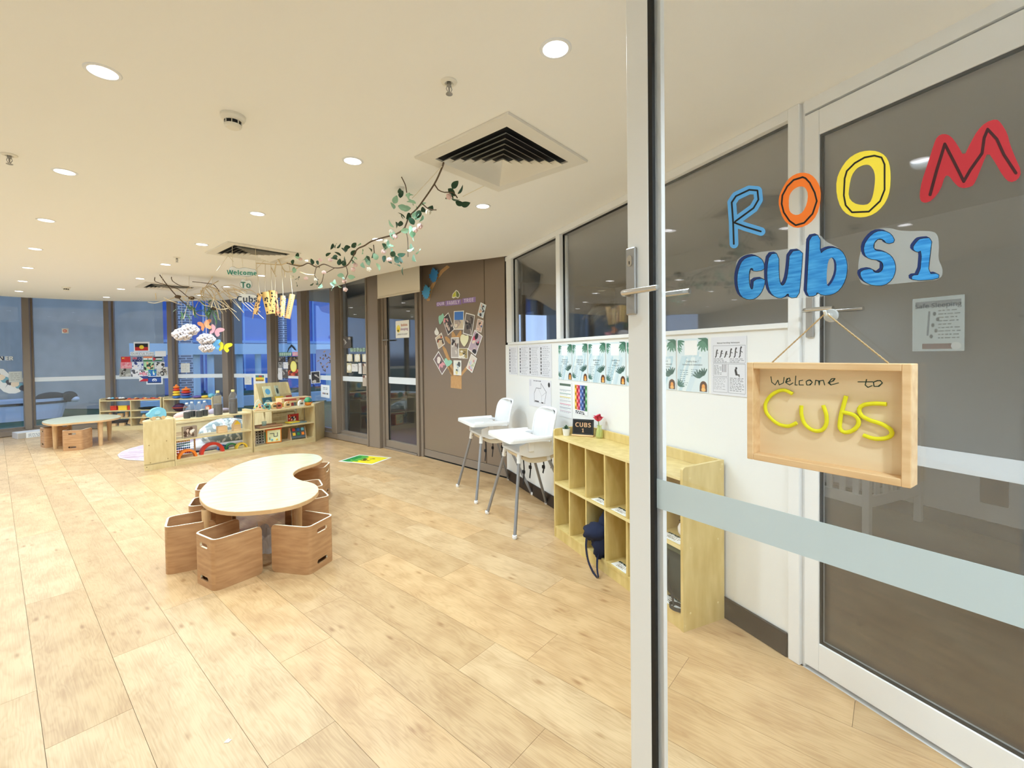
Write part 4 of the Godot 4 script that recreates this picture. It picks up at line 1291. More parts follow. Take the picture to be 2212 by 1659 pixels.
func build_kidney_table() -> void:
	var hz := 0.435
	var px := [535, 520, 545, 580, 600, 640, 690, 680, 800, 705, 950, 714, 1150, 702, 1350, 680, 1550, 640, 1700, 580, 1780, 520, 1803, 470, 1770, 420, 1700, 395, 1620, 380, 1560, 355, 1525, 325, 1535, 290, 1600, 250, 1700, 220, 1790, 190, 1840, 155, 1830, 130, 1780, 105, 1680, 95, 1550, 95, 1400, 105, 1250, 125, 1100, 160, 950, 210, 800, 280, 700, 340, 610, 410, 555, 470]
	var mid := Vector2(-0.42, -4.35)
	var o := PackedVector2Array()
	for i in range(0, px.size(), 2):
		var p := at_h(px[i] / 4.88 + 320.0, px[i + 1] / 4.88 + 960.0, hz)
		o.append(Vector2(p.x, p.z) - mid)
	o = smooth2(o, 1)
	var t := thing("kidney_table", "low kidney-shaped cream table ringed by plywood stools", "table", shift(mid.x, 0, mid.y))
	part(t, "top_board", flat(o, hz - 0.028, hz - 0.002), M.top_edge)
	var face := PackedVector2Array()
	for g in Geometry2D.offset_polygon(o, -0.003): face = g
	part(t, "laminate", flat(face, hz - 0.002, hz), M.top)
	for q in [[-0.30, 0.62], [0.28, 0.62], [-0.32, -0.35], [-0.12, -0.98], [0.36, -0.78]]:
		part(t, "leg", MB.new().lathe([Vector2(0.0, 0), Vector2(0.02, 0), Vector2(0.022, 0.02), Vector2(0.03, hz - 0.05), Vector2(0.03, hz - 0.028)], 14, shift(q[0], 0, q[1])), M.leg_wood)
	var spec := [
		["plywood cube stool showing both hand slots, left of the table's round end", -0.675, -3.395, 0.82, -0.57],
		["plywood cube stool turned to the high chairs at the table's round end", 0.022, -3.362, -0.76, -0.65],
		["plywood cube stool with its long side out, behind the slotted one", -0.975, -3.81, 0.98, -0.17],
		["plywood cube stool tucked under the table's straight side, nearer its round end", -0.925, -4.255, 1.0, -0.05],
		["plywood cube stool tucked under the middle of the table's straight side", -0.985, -4.73, 0.97, -0.1],
		["plywood cube stool at the mouth of the table's inward curve", 0.032, -4.40, -0.98, 0.12],
		["plywood cube stool between the inward curve and the table's round end", 0.062, -4.06, -0.97, 0.22],
		["plywood cube stool under the table's narrow far end", 0.10, -5.08, -0.93, -0.25]]
	for s in spec: make_stool(s[0], facing(Vector2(s[1], s[2]), Vector2(s[3], s[4])), "cube stools at the kidney table")
	# crumpled paper bag beneath the table
	var cl := thing("crumpled_cloth", "crumpled grey-white cloth lying under the kidney table", "cloth", shift(-0.43, 0.0, -3.90))
	part(cl, "cloth", crumple(0.16, 0.13, 0.2), mat(col(214, 208, 206), 0.9))
	var sp := at_h(492, 1601, 0)
	var scrap := thing("paper_scrap", "tiny white paper scrap lying on the bare floor boards", "paper scrap", shift(sp.x, 0.0005, sp.z))
	part(scrap, "scrap", MB.new().prism(v2([-0.012, -0.004, 0.004, -0.01, 0.013, 0.002, 0.002, 0.004, 0.004, 0.012, -0.006, 0.006]), 0.0, 0.0015, Transform3D(Basis(Vector3.RIGHT, Vector3.FORWARD, UP), Vector3.ZERO)), M.paper)
	# green and yellow print on the floor
	var im := sheet(160, 128, col(240, 244, 236))
	bar(im, 8, 8, 144, 112, col(246, 226, 30))
	for k in 60: dab(im, rng.randf_range(8, 60), rng.randf_range(8, 120), 14, 9, col(90, 176, 70), rng.randf())
	for k in 40: dab(im, rng.randf_range(8, 34), rng.randf_range(20, 116), 10, 8, col(36, 140, 70), rng.randf())
	spots(im, Rect2(60, 40, 50, 44), [col(70, 60, 30), col(120, 100, 30)], 14, 3, 9)
	bar(im, 0, 0, 160, 8, col(240, 244, 236)); bar(im, 0, 120, 160, 8, col(240, 244, 236)); bar(im, 0, 0, 8, 128, col(240, 244, 236)); bar(im, 152, 0, 8, 128, col(240, 244, 236))
	var A := at_h(739, 997, 0)
	var B := at_h(813, 1004, 0)
	var Cc := at_h(838, 988, 0)
	var u := (B - A).normalized()
	var fl := thing("floor_print", "yellow and green picture sheet lying on the floor by the glass door", "picture", Transform3D(Basis(u, UP.cross(u) * -1.0 if UP.cross(u).z > 0 else UP.cross(u), UP), (A + Cc) / 2.0))
	card(fl, "sheet", A.distance_to(B), B.distance_to(Cc), printed(im, 0.45), M.paper)

# ---------- bag cubbies along the right wall ----------
func build_cubby() -> void:
	var z0 := -3.135
	var z1 := -1.757
	var L := z1 - z0
	var c := thing("cubby_shelf", "yellow maple cubby shelf with twelve open bag compartments along the white wall", "shelf", shift(1.74, 0, (z0 + z1) / 2))
	# local: x to the wall, depth .30; z along the wall
	var D := 0.297
	for s in [-1.0, 1.0]:
		var q := PackedVector2Array([Vector2(0, 0), Vector2(D, 0), Vector2(D, 0.878), Vector2(0.02, 0.868)])
		for k in 4: q.append(Vector2(0.0 + 0.02 * (1 - sin(PI / 2 * (k + 1) / 4.0)) * (1.0), 0.868 - 0.02 * (1 - cos(PI / 2 * (k + 1) / 4.0))))
		part(c, "end_panel", MB.new().prism(q, -0.009, 0.009, shift(0, 0, s * (L / 2 - 0.009))), M.cubby)
	part(c, "top_board", MB.new().box(Vector3(D / 2, 0.805, 0), Vector3(D, 0.018, L - 0.036)), M.cubby)
	part(c, "upstand", MB.new().box(Vector3(D - 0.009, 0.846, 0), Vector3(0.018, 0.062, L - 0.037)), M.cubby)
	part(c, "back_board", MB.new().box(Vector3(D - 0.006, 0.44, 0), Vector3(0.008, 0.70, L - 0.037)), M.cubby)
	part(c, "middle_shelf", MB.new().box(Vector3(D / 2 - 0.006, 0.438, 0), Vector3(D - 0.014, 0.018, L - 0.037)), M.cubby)
	part(c, "bottom_board", MB.new().box(Vector3(D / 2, 0.079, 0), Vector3(D, 0.018, L - 0.037)), M.cubby)
	part(c, "kick_board", MB.new().box(Vector3(0.012, 0.035, 0), Vector3(0.018, 0.069, L - 0.037)), M.cubby)
	var cell := (L - 0.018) / 6.0
	for k in range(1, 6):
		for r in 2:
			var y := 0.4485 - 0.0015 if r == 1 else 0.088
			var h := 0.348 if r == 1 else 0.34
			var d := part(c, "divider", MB.new().box(Vector3(D / 2 - 0.006, y + h / 2, -L / 2 + 0.009 + cell * k), Vector3(D - 0.014, h, 0.016)), M.cubby)
			part(d, "screw_cap", MB.new().lathe([Vector2(0.006, 0), Vector2(0.005, 0.0015), Vector2(0, 0.0015)], 10, Transform3D(Basis(Vector3.RIGHT, PI / 2), Vector3(0.2, y + 0.035, -L / 2 + 0.009 + cell * k + 0.008))), mat(col(120, 96, 56), 0.6))
	part(c, "front_edge", MB.new().box(Vector3(-0.001, 0.805, 0), Vector3(0.002, 0.018, L - 0.036)).box(Vector3(-0.001, 0.438, 0), Vector3(0.002, 0.018, L - 0.036)), M.cubby_edge)
	var caps := MB.new()
	for q in [[0.05, 0.806], [0.27, 0.83], [0.05, 0.436], [0.25, 0.45], [0.05, 0.09], [0.25, 0.10], [0.012, 0.03], [0.285, 0.855]]:
		caps.lathe([Vector2(0.0055, 0), Vector2(0.0045, 0.0016), Vector2(0, 0.0016)], 10, Transform3D(Basis(Vector3.RIGHT, PI / 2), Vector3(q[0], q[1], L / 2)))
	part(c, "screw_caps", caps, M.cubby_edge)
	# name cards lying in the compartments
	var im := sheet(96, 48, col(244, 244, 240))
	for k in 40:
		dab(im, rng.randf_range(0, 96), rng.randf_range(0, 9), 5, 3, col(40, 60, 46), rng.randf() * 3)
	words(im, 20, 20, 56, 3, 8, col(150, 120, 70), 3)
	words(im, 24, 30, 48, 1, 8, col(60, 60, 66), 3)
	var nm := printed(im)
	for q in [[2, 1], [3, 1], [3, 0], [5, 1], [5, 0]]:
		var zz: float = z0 + 0.018 + cell * (q[0] + 0.5)
		var o := thing("name_card", "small leafy name card in the %s compartment, %s from the plant end" % [["lower", "upper"][q[1]], ["first", "second", "third", "fourth", "fifth", "sixth"][q[0]]], "name card", Transform3D(Basis(Vector3.BACK, Vector3.LEFT, Vector3.UP) * Basis(), Vector3(1.79, 0.4478 if q[1] else 0.0885, zz)), "name cards in the cubby")
		o.transform.basis = Basis(Vector3.BACK, Vector3.RIGHT, Vector3.UP)
		card(o, "sheet", 0.15, 0.075, nm, M.paper)
	# navy bag, third lower compartment
	var zb := z0 + 0.018 + cell * 2.55
	var bag := thing("navy_bag", "navy cloth bag slumped out of a lower compartment with its strap on the floor", "bag", shift(1.80, 0.088, zb))
	var navy := mat(col(22, 30, 58), 0.9)
	var bb := MB.new()
	bb.ball(Vector3(0.05, 0.115, 0.0), Vector3(0.15, 0.115, 0.09), 26, 0.1, 2).ball(Vector3(-0.05, 0.16, -0.01), Vector3(0.1, 0.055, 0.085), 20, 0.14, 4).ball(Vector3(0.08, 0.21, 0.02), Vector3(0.12, 0.1, 0.075), 22, 0.12, 7).ball(Vector3(-0.03, 0.07, 0.03), Vector3(0.08, 0.09, 0.05), 18, 0.16, 9)
	part(bag, "body", bb, navy)
	var st := MB.new()
	strap(st, curve([Vector3(-0.10, 0.15, -0.05), Vector3(-0.115, 0.06, -0.05), Vector3(-0.12, -0.03, -0.02), Vector3(-0.13, -0.075, 0.05), Vector3(-0.145, -0.082, 0.12)], 0.015), 0.022)
	strap(st, curve([Vector3(-0.06, 0.10, 0.03), Vector3(-0.09, 0.02, 0.05), Vector3(-0.115, -0.04, 0.08), Vector3(-0.14, -0.078, 0.13)], 0.015), 0.022)
	part(bag, "strap", st, navy)
	# dark rolled bag, last lower compartment
	var z6 := z0 + 0.018 + cell * 5.5
	var db := thing("dark_bag", "dark green lunch bag with a looped black handle in the end compartment", "bag", shift(1.86, 0.088, z6 + 0.01))
	var dm := mat(col(44, 52, 46), 0.85)
	part(db, "body", MB.new().prism(smooth2(v2([-0.08, 0.0, 0.10, 0.0, 0.11, 0.26, 0.06, 0.30, -0.05, 0.30, -0.10, 0.26]), 2), -0.07, 0.07, Transform3D(), true), dm)
	part(db, "rolled_top", MB.new().tube([Vector3(-0.055, 0.30, -0.072), Vector3(-0.055, 0.305, 0.0), Vector3(-0.055, 0.30, 0.072)], 0.026, 10), mat(col(92, 104, 84), 0.85))
	var hs := MB.new()
	strap(hs, curve([Vector3(-0.085, 0.26, -0.04), Vector3(-0.115, 0.16, -0.03), Vector3(-0.10, 0.06, 0.0), Vector3(-0.125, 0.022, 0.04)], 0.015), 0.02)
	var loop := []
	for i in 17:
		var a := TAU * i / 16.0
		loop.append(Vector3(-0.105 + cos(a) * 0.028, 0.012 + sin(a) * 0.004, 0.04 + sin(a) * 0.045))
	strap(hs, loop, 0.02)
	part(db, "handle", hs, M.strap)
	# plush toy in the last upper compartment
	var pt := thing("plush_toy", "small white plush toy in the end upper compartment", "plush toy", shift(1.86, 0.4478, z6 + 0.03))
	var pm := mat(col(232, 222, 212), 0.95)
	part(pt, "body", MB.new().ball(Vector3(0, 0.045, 0), Vector3(0.06, 0.045, 0.05), 14, 0.06, 1), pm)
	part(pt, "head", MB.new().ball(Vector3(-0.03, 0.09, 0.03), Vector3(0.04, 0.035, 0.038), 12, 0.05, 2), pm)
	part(pt, "ear", MB.new().ball(Vector3(-0.02, 0.122, 0.01), Vector3(0.014, 0.02, 0.012), 8), mat(col(214, 160, 110), 0.95))
	part(pt, "ear", MB.new().ball(Vector3(-0.02, 0.12, 0.055), Vector3(0.014, 0.02, 0.012), 8), mat(col(214, 160, 110), 0.95))
	# succulent
	var yt := 0.814
	var pot := thing("succulent_pot", "small succulent in a white pot on the cubby shelf", "potted plant", shift(1.83, yt, -3.085))
	part(pot, "pot", MB.new().lathe([Vector2(0, 0), Vector2(0.024, 0), Vector2(0.031, 0.055), Vector2(0.0285, 0.055), Vector2(0.027, 0.048), Vector2(0, 0.048)], 22), mat(col(242, 240, 236), 0.4))
	var sg := mat(col(108, 140, 112), 0.6)
	var lf := leaf_mesh(0.038, 0.013, 0.006)
	for k in 16:
		var el := 0.25 + 0.5 * (k % 3) + 0.1
		part_mesh(pot, "leaf", lf, sg, Transform3D(Basis(UP, TAU * k * 0.382) * Basis(Vector3.BACK, el), Vector3(0, 0.047, 0)))
	# chalkboard sign
	var A := Vector2(1.872, -3.06)
	var B := Vector2(1.984, -2.93)
	var bp := make_plane(A, B)
	var bd := thing("chalkboard_sign", "little chalkboard reading CUBS 1 standing on the cubby shelf", "sign", bp.T * Transform3D(Basis(Vector3.RIGHT, -0.12), Vector3(bp.len / 2, yt, 0)))
	var bw: float = bp.len
	part(bd, "board", MB.new().box(Vector3(0, 0.072, 0), Vector3(bw, 0.122, 0.008), 0.002), mat(col(20, 20, 22), 0.7))
	part(bd, "foot", MB.new().box(Vector3(0, 0.006, 0.006), Vector3(bw + 0.004, 0.012, 0.03), 0.002), M.pine)
	var chalk := mat(col(214, 170, 130), 0.8)
	letters(bd, "word_cubs", "CUBS", 0.034, chalk, shift(0, 0.088, 0.0042), 0.0006, "Droid Sans", true, 1.1)
	letters(bd, "numeral_1", "1", 0.03, chalk, shift(0, 0.045, 0.0042), 0.0006, "Droid Serif", true)
	var bdr := MB.new()
	for s in [-1.0, 1.0]:
		bdr.box(Vector3(0, 0.072 + s * 0.054, 0.0043), Vector3(bw - 0.014, 0.0016, 0.0006)).box(Vector3(s * (bw / 2 - 0.007), 0.072, 0.0043), Vector3(0.0016, 0.108, 0.0006))
	part(bd, "chalk_border", bdr, mat(col(96, 104, 110), 0.8))
	# vase with one pink flower
	var va := thing("flower_vase", "pink flower in a small clear green vase on the cubby shelf", "vase", shift(1.995, yt, -2.865))
	part(va, "vase_body", MB.new().lathe([Vector2(0, 0), Vector2(0.026, 0), Vector2(0.03, 0.015), Vector2(0.028, 0.05), Vector2(0.019, 0.075), Vector2(0.017, 0.09), Vector2(0.021, 0.1), Vector2(0.018, 0.1), Vector2(0.015, 0.09), Vector2(0.017, 0.074), Vector2(0.025, 0.05), Vector2(0.027, 0.016), Vector2(0, 0.006)], 22), glass(0.3, col(216, 230, 140)))
	part(va, "stem", MB.new().tube([Vector3(0, 0.01, 0), Vector3(-0.004, 0.08, 0.002), Vector3(-0.01, 0.135, 0)], 0.003, 6), mat(col(120, 160, 60), 0.6))
	var pk := mat(col(236, 92, 116), 0.7)
	var pl := leaf_mesh(0.062, 0.03, 0.012)
	for k in 9:
		part_mesh(va, "petal", pl, pk, Transform3D(Basis(UP, TAU * k * 0.382) * Basis(Vector3.BACK, 0.5 + 0.35 * (k % 3)), Vector3(-0.01, 0.13, 0)))

func strap(b: MB, p: Array, w: float) -> void:   # flat webbing along a line, its width along z
	for i in p.size() - 1:
		var d: Vector3 = (p[i + 1] - p[i]).normalized()
		var s: Vector3 = d.cross(Vector3.RIGHT).normalized() * w / 2.0
		if s.length() < 0.001: s = Vector3.BACK * w / 2.0
		var n: Vector3 = d.cross(s).normalized() * 0.0015
		for q in [n, -n]:
			b.poly([p[i] - s + q, p[i] + s + q, p[i + 1] + s + q, p[i + 1] - s + q], p[i])
		for q in [s, -s]:
			b.poly([p[i] + q - n, p[i] + q + n, p[i + 1] + q + n, p[i + 1] + q - n], p[i])

func leaf_mesh(l: float, w: float, curl: float) -> ArrayMesh:   # along +x, upper side +y
	var b := MB.new()
	var k := 8
	var prof := [0.12, 0.66, 0.93, 1.0, 0.97, 0.86, 0.66, 0.38, 0.0]
	for i in k:
		var x0 := l * i / k
		var x1 := l * (i + 1) / k
		var y0 := curl * sin(PI * i / k)
		var y1 := curl * sin(PI * (i + 1) / k)
		var w0: float = w * prof[i]
		var w1: float = w * prof[i + 1]
		for s in [-1.0, 1.0]:
			b.poly([Vector3(x0, y0, 0), Vector3(x1, y1, 0), Vector3(x1, y1 + w1 * 0.12, s * w1), Vector3(x0, y0 + w0 * 0.12, s * w0)], Vector3(x0, y0 - 1, 0))
			b.poly([Vector3(x0, y0 - 0.0006, 0), Vector3(x1, y1 - 0.0006, 0), Vector3(x1, y1 + w1 * 0.12 - 0.0006, s * w1), Vector3(x0, y0 + w0 * 0.12 - 0.0006, s * w0)], Vector3(x0, y0 + 1, 0))
	return b.mesh()

# ---------- high chairs ----------
func build_high_chairs() -> void:
	var first: Node3D
	var at := [Vector3(1.735, 0, -3.525), Vector3(1.735, 0, -4.455)]
	var labs := ["white high chair with grey metal legs, next to the cubby shelf", "white high chair with grey metal legs, next to the brown wall"]
	for i in 2:
		if i == 1:
			copy_of(first, shift(at[1].x, 0, at[1].z), labs[1])
			break
		var c := thing("high_chair", labs[0], "high chair", shift(at[0].x, 0, at[0].z), "white high chairs")
		first = c
		# the child looks to -x
		for sx in [-1.0, 1.0]:
			for sz in [-1.0, 1.0]:
				var foot := Vector3(sx * 0.31, 0.0, sz * 0.31)
				var top := Vector3(-0.06 + sx * 0.13, 0.60, sz * 0.15)
				var l := part(c, "leg", MB.new().tube([foot + (top - foot) * 0.03, top], 0.0135, 12), M.leg_metal)
				part(l, "foot_cap", MB.new().lathe([Vector2(0, 0), Vector2(0.015, 0.0), Vector2(0.02, 0.012), Vector2(0.019, 0.03), Vector2(0.013, 0.034)], 14, shift(foot.x, 0, foot.z)), M.white_plastic)
				part(l, "leg_socket", MB.new().tube([foot.lerp(top, 0.93), top + Vector3(0, 0.03, 0)], 0.018, 12), M.white_plastic)
		# seat shell: pan, sides, rounded back
		var pan := MB.new()
		pan.box(Vector3(-0.02, 0.635, 0), Vector3(0.36, 0.022, 0.36), 0.01)
		part(c, "seat_pan", pan, M.white_plastic)
		for s in [-1.0, 1.0]:
			part(c, "side_panel", MB.new().prism(smooth2(v2([-0.2, 0.60, 0.17, 0.60, 0.17, 0.72, -0.2, 0.74]), 1), -0.006, 0.006, shift(0, 0, s * 0.185)), M.white_plastic)
		# curved underside
		part(c, "under_shell", MB.new().prism(smooth2(v2([-0.17, 0.625, 0.16, 0.625, 0.15, 0.58, 0.06, 0.545, -0.08, 0.545, -0.16, 0.58]), 2), -0.16, 0.16, Transform3D(), true), M.cream_plastic)
		var back := MB.new()
		var rows := 14
		for r in rows:
			for s in [0, 1]:
				var off: float = 0.0 if s == 0 else 0.012
				for k in 10:
					var q := []
					for e in [[r, k], [r, k + 1], [r + 1, k + 1], [r + 1, k]]:
						var f: float = float(e[0]) / rows
						var y := 0.635 + 0.345 * sin(f * PI / 2)
						var hw: float = 0.185 if f < 0.45 else 0.185 * sqrt(maxf(0.0, 1.0 - pow((f - 0.45) / 0.55, 2.4)))
						var a: float = (float(e[1]) / 10.0 * 2.0 - 1.0)
						q.append(Vector3(0.15 + 0.05 * f + off - 0.07 * a * a * (1.0 - f * 0.5), y, a * hw))
					if q[0].distance_to(q[2]) > 0.001:
						back.poly(q if q[0].distance_to(q[1]) > 0.0005 else [q[1], q[2], q[3]], Vector3(5 if s == 0 else -5, q[0].y, 0))
		part(c, "backrest", back, M.white_plastic)
		part(c, "backrest_edge", MB.new().tube(back_edge(), 0.011, 8), M.white_plastic)
		# tray with raised rim and recess
		var tray := MB.new()
		var out := round_rect(0.40, 0.52, 0.03, 4)
		var notch := round_rect(0.16, 0.30, 0.05, 4)
		for j in notch.size(): notch[j] += Vector2(0.19, 0)
		var shape := out
		for g in Geometry2D.clip_polygons(out, notch): shape = g
		tray.prism(shape, 0.0, 0.022, Transform3D(Basis(Vector3.RIGHT, Vector3(0, 0, -1), Vector3.UP), Vector3(-0.118, 0.745, 0)), true)
		var hole := round_rect(0.24, 0.44, 0.02, 3)
		for j in hole.size(): hole[j] += Vector2(-0.03, 0)
		var rim := MB.new()
		for j in out.size():
			var a := out[j]
			var b := out[(j + 1) % out.size()]
			if Geometry2D.is_point_in_polygon((a + b) / 2.0 * 0.99, notch): continue
			var ai := a * 0.95
			var bi := b * 0.95
			for e in [[a, b, 0.022, 0.03], [ai, bi, 0.03, 0.022]]:
				pass
			rim.poly([Vector3(a.x, 0.767, -a.y), Vector3(b.x, 0.767, -b.y), Vector3(b.x * 0.985, 0.78, -b.y * 0.985), Vector3(a.x * 0.985, 0.78, -a.y * 0.985)], Vector3(0, 0.76, 0))
			rim.poly([Vector3(a.x * 0.985, 0.78, -a.y * 0.985), Vector3(b.x * 0.985, 0.78, -b.y * 0.985), Vector3(bi.x, 0.78, -bi.y), Vector3(ai.x, 0.78, -ai.y)], Vector3(0, 0.7, 0))
			rim.poly([Vector3(ai.x, 0.78, -ai.y), Vector3(bi.x, 0.78, -bi.y), Vector3(bi.x * 0.98, 0.767, -bi.y * 0.98), Vector3(ai.x * 0.98, 0.767, -ai.y * 0.98)], Vector3(a.x * 3, 0.7, -a.y * 3))
		var tr := part(c, "tray", tray, M.white_plastic)
		part(tr, "tray_rim", rim, M.white_plastic, shift(-0.118, 0, 0))
		part(tr, "tray_clip", MB.new().box(Vector3(-0.10, 0.70, 0.2), Vector3(0.05, 0.09, 0.02), 0.004).box(Vector3(-0.10, 0.70, -0.2), Vector3(0.05, 0.09, 0.02), 0.004), M.white_plastic)
		part(tr, "cup_ring", MB.new().tube(ring_pts(Vector3(-0.20, 0.7685, 0.13), 0.05), 0.002, 6), M.white_plastic)
		var belt := MB.new()
		for q in [[Vector3(-0.13, 0.60, 0.10), 0.24], [Vector3(0.02, 0.57, -0.08), 0.22], [Vector3(0.05, 0.56, 0.12), 0.12]]:
			strap(belt, curve([q[0], q[0] + Vector3(0.004, -q[1] * 0.5, 0.01), q[0] + Vector3(-0.004, -q[1], 0.004)], 0.02), 0.02)
			belt.box(q[0] + Vector3(0, -q[1] * 0.55, 0.008), Vector3(0.02, 0.03, 0.03), 0.004)
		var lp2 := []
		for k in 9: lp2.append(Vector3(0.12 + 0.04 * sin(PI * k / 8.0), 0.58 - 0.1 * k / 8.0, 0.13 - 0.06 * sin(PI * k / 8.0)))
		strap(belt, lp2, 0.018)
		part(c, "harness", belt, M.strap)

func back_edge() -> Array:
	var q := []
	for s in [-1.0, 1.0]:
		var half := []
		for r in 15:
			var f := r / 14.0
			var hw: float = 0.185 if f < 0.45 else 0.185 * sqrt(maxf(0.0, 1.0 - pow((f - 0.45) / 0.55, 2.4)))
			half.append(Vector3(0.156 + 0.05 * f - 0.07 * (1.0 - f * 0.5) * (hw / 0.185) ** 2, 0.635 + 0.345 * sin(f * PI / 2), s * hw))
		if s > 0: half.reverse()
		q.append_array(half)
	return q

func ring_pts(c: Vector3, r: float) -> Array:
	var q := []
	for i in 25: q.append(c + Vector3(cos(TAU * i / 24.0) * r, 0, sin(TAU * i / 24.0) * r))
	return q

func crumple(w: float, d: float, h: float) -> MB:   # a heap of creased cloth
	var f := FastNoiseLite.new()
	f.seed = 5; f.frequency = 7.0; f.fractal_type = FastNoiseLite.FRACTAL_RIDGED; f.fractal_octaves = 3
	var b := MB.new()
	var k := 30
	var p := func(i: int, j: int) -> Vector3:
		var x: float = (i / float(k) * 2.0 - 1.0)
		var z: float = (j / float(k) * 2.0 - 1.0)
		var e: float = maxf(0.0, 1.0 - x * x) * maxf(0.0, 1.0 - z * z)
		return Vector3(x * w * (1.0 + 0.1 * sin(j * 0.7)), h * sqrt(e) * (0.55 + 0.5 * f.get_noise_2d(x * w, z * d)), z * d * (1.0 + 0.1 * sin(i * 0.9)))
	for i in k:
		for j in k:
			b.poly([p.call(i, j), p.call(i + 1, j), p.call(i + 1, j + 1)], Vector3(0, -5, 0))
			b.poly([p.call(i, j), p.call(i + 1, j + 1), p.call(i, j + 1)], Vector3(0, -5, 0))
	return b

# ---------- low play shelves in the middle of the room ----------
func shelf_unit(parent: Node3D, x0: float, x1: float, depth: float, mids: Array, divider := false) -> void:
	var H := 0.66
	for x in [x0 + 0.009, x1 - 0.009]:
		var q := PackedVector2Array([Vector2(0, 0), Vector2(-depth, 0), Vector2(-depth, H), Vector2(-0.03, H), Vector2(-0.008, H - 0.008), Vector2(0, H - 0.03)])
		part(parent, "end_panel", MB.new().prism(q, -0.009, 0.009, Transform3D(Basis(Vector3.BACK, UP, Vector3.LEFT), Vector3(x, 0, 0))), M.maple)
	var L := x1 - x0 - 0.0365
	var xm := (x0 + x1) / 2
	part(parent, "top_board", MB.new().box(Vector3(xm, 0.612, -depth / 2), Vector3(L, 0.018, depth)), M.maple_flat)
	part(parent, "bottom_board", MB.new().box(Vector3(xm, 0.072, -depth / 2), Vector3(L, 0.018, depth)), M.maple_flat)
	part(parent, "kick_board", MB.new().box(Vector3(xm, 0.031, -0.01), Vector3(L, 0.062, 0.016)), M.maple_flat)
	for y in mids: part(parent, "middle_shelf", MB.new().box(Vector3(xm, y, -depth / 2), Vector3(L, 0.018, depth)), M.maple_flat)
	if divider: part(parent, "divider", MB.new().box(Vector3(xm, 0.342, -depth / 2), Vector3(0.016, 0.52, depth - 0.004)), M.maple)

func on_shelf(p: Dictionary, px: float, py: float, y: float, off: float) -> Transform3D:   # place by pixel column, standing at height y
	var l := lp(p, px, py, off)
	return p.T * shift(l.x, y, off)

func make_arch(called: String, label: String, X: Transform3D, r: float, m: Material) -> void:
	var q := PackedVector2Array()
	for i in 15: q.append(Vector2(cos(PI * i / 14.0) * r, sin(PI * i / 14.0) * r))
	for i in 15: q.append(Vector2(-cos(PI * i / 14.0) * r * 0.76, sin(PI * i / 14.0) * r * 0.76))
	var o := thing(called, label, "toy arch", X, "wooden rainbow arches on the bottom shelf")
	part(o, "arch", MB.new().prism(q, -0.035, 0.035, Transform3D(), true), m)

func make_bottle(label: String, X: Transform3D, h: float, r: float, fill: float, fm: Material, group: String) -> void:
	var o := thing("sensory_bottle", label, "bottle", X, group)
	part(o, "bottle", MB.new().lathe([Vector2(0, 0), Vector2(r * 0.92, 0), Vector2(r, h * 0.05), Vector2(r, h * 0.42), Vector2(r * 0.93, h * 0.5), Vector2(r, h * 0.58), Vector2(r * 0.97, h * 0.72), Vector2(r * 0.5, h * 0.88), Vector2(r * 0.36, h * 0.9), Vector2(r * 0.36, h * 0.93)], 20), glass(0.07, col(215, 220, 222)))
	part(o, "contents", MB.new().lathe([Vector2(0, 0.004), Vector2(r * 0.88, 0.004), Vector2(r * 0.95, h * 0.05), Vector2(r * 0.95, h * minf(fill, 0.42)), Vector2(r * 0.9, h * fill), Vector2(0, h * fill + 0.01)], 18), fm)
	part(o, "cap", MB.new().lathe([Vector2(r * 0.4, h * 0.915), Vector2(r * 0.4, h * 0.985), Vector2(r * 0.36, h), Vector2(0, h)], 16), mat(col(236, 224, 150), 0.4) if h > 0.3 else mat(col(226, 226, 222), 0.4))

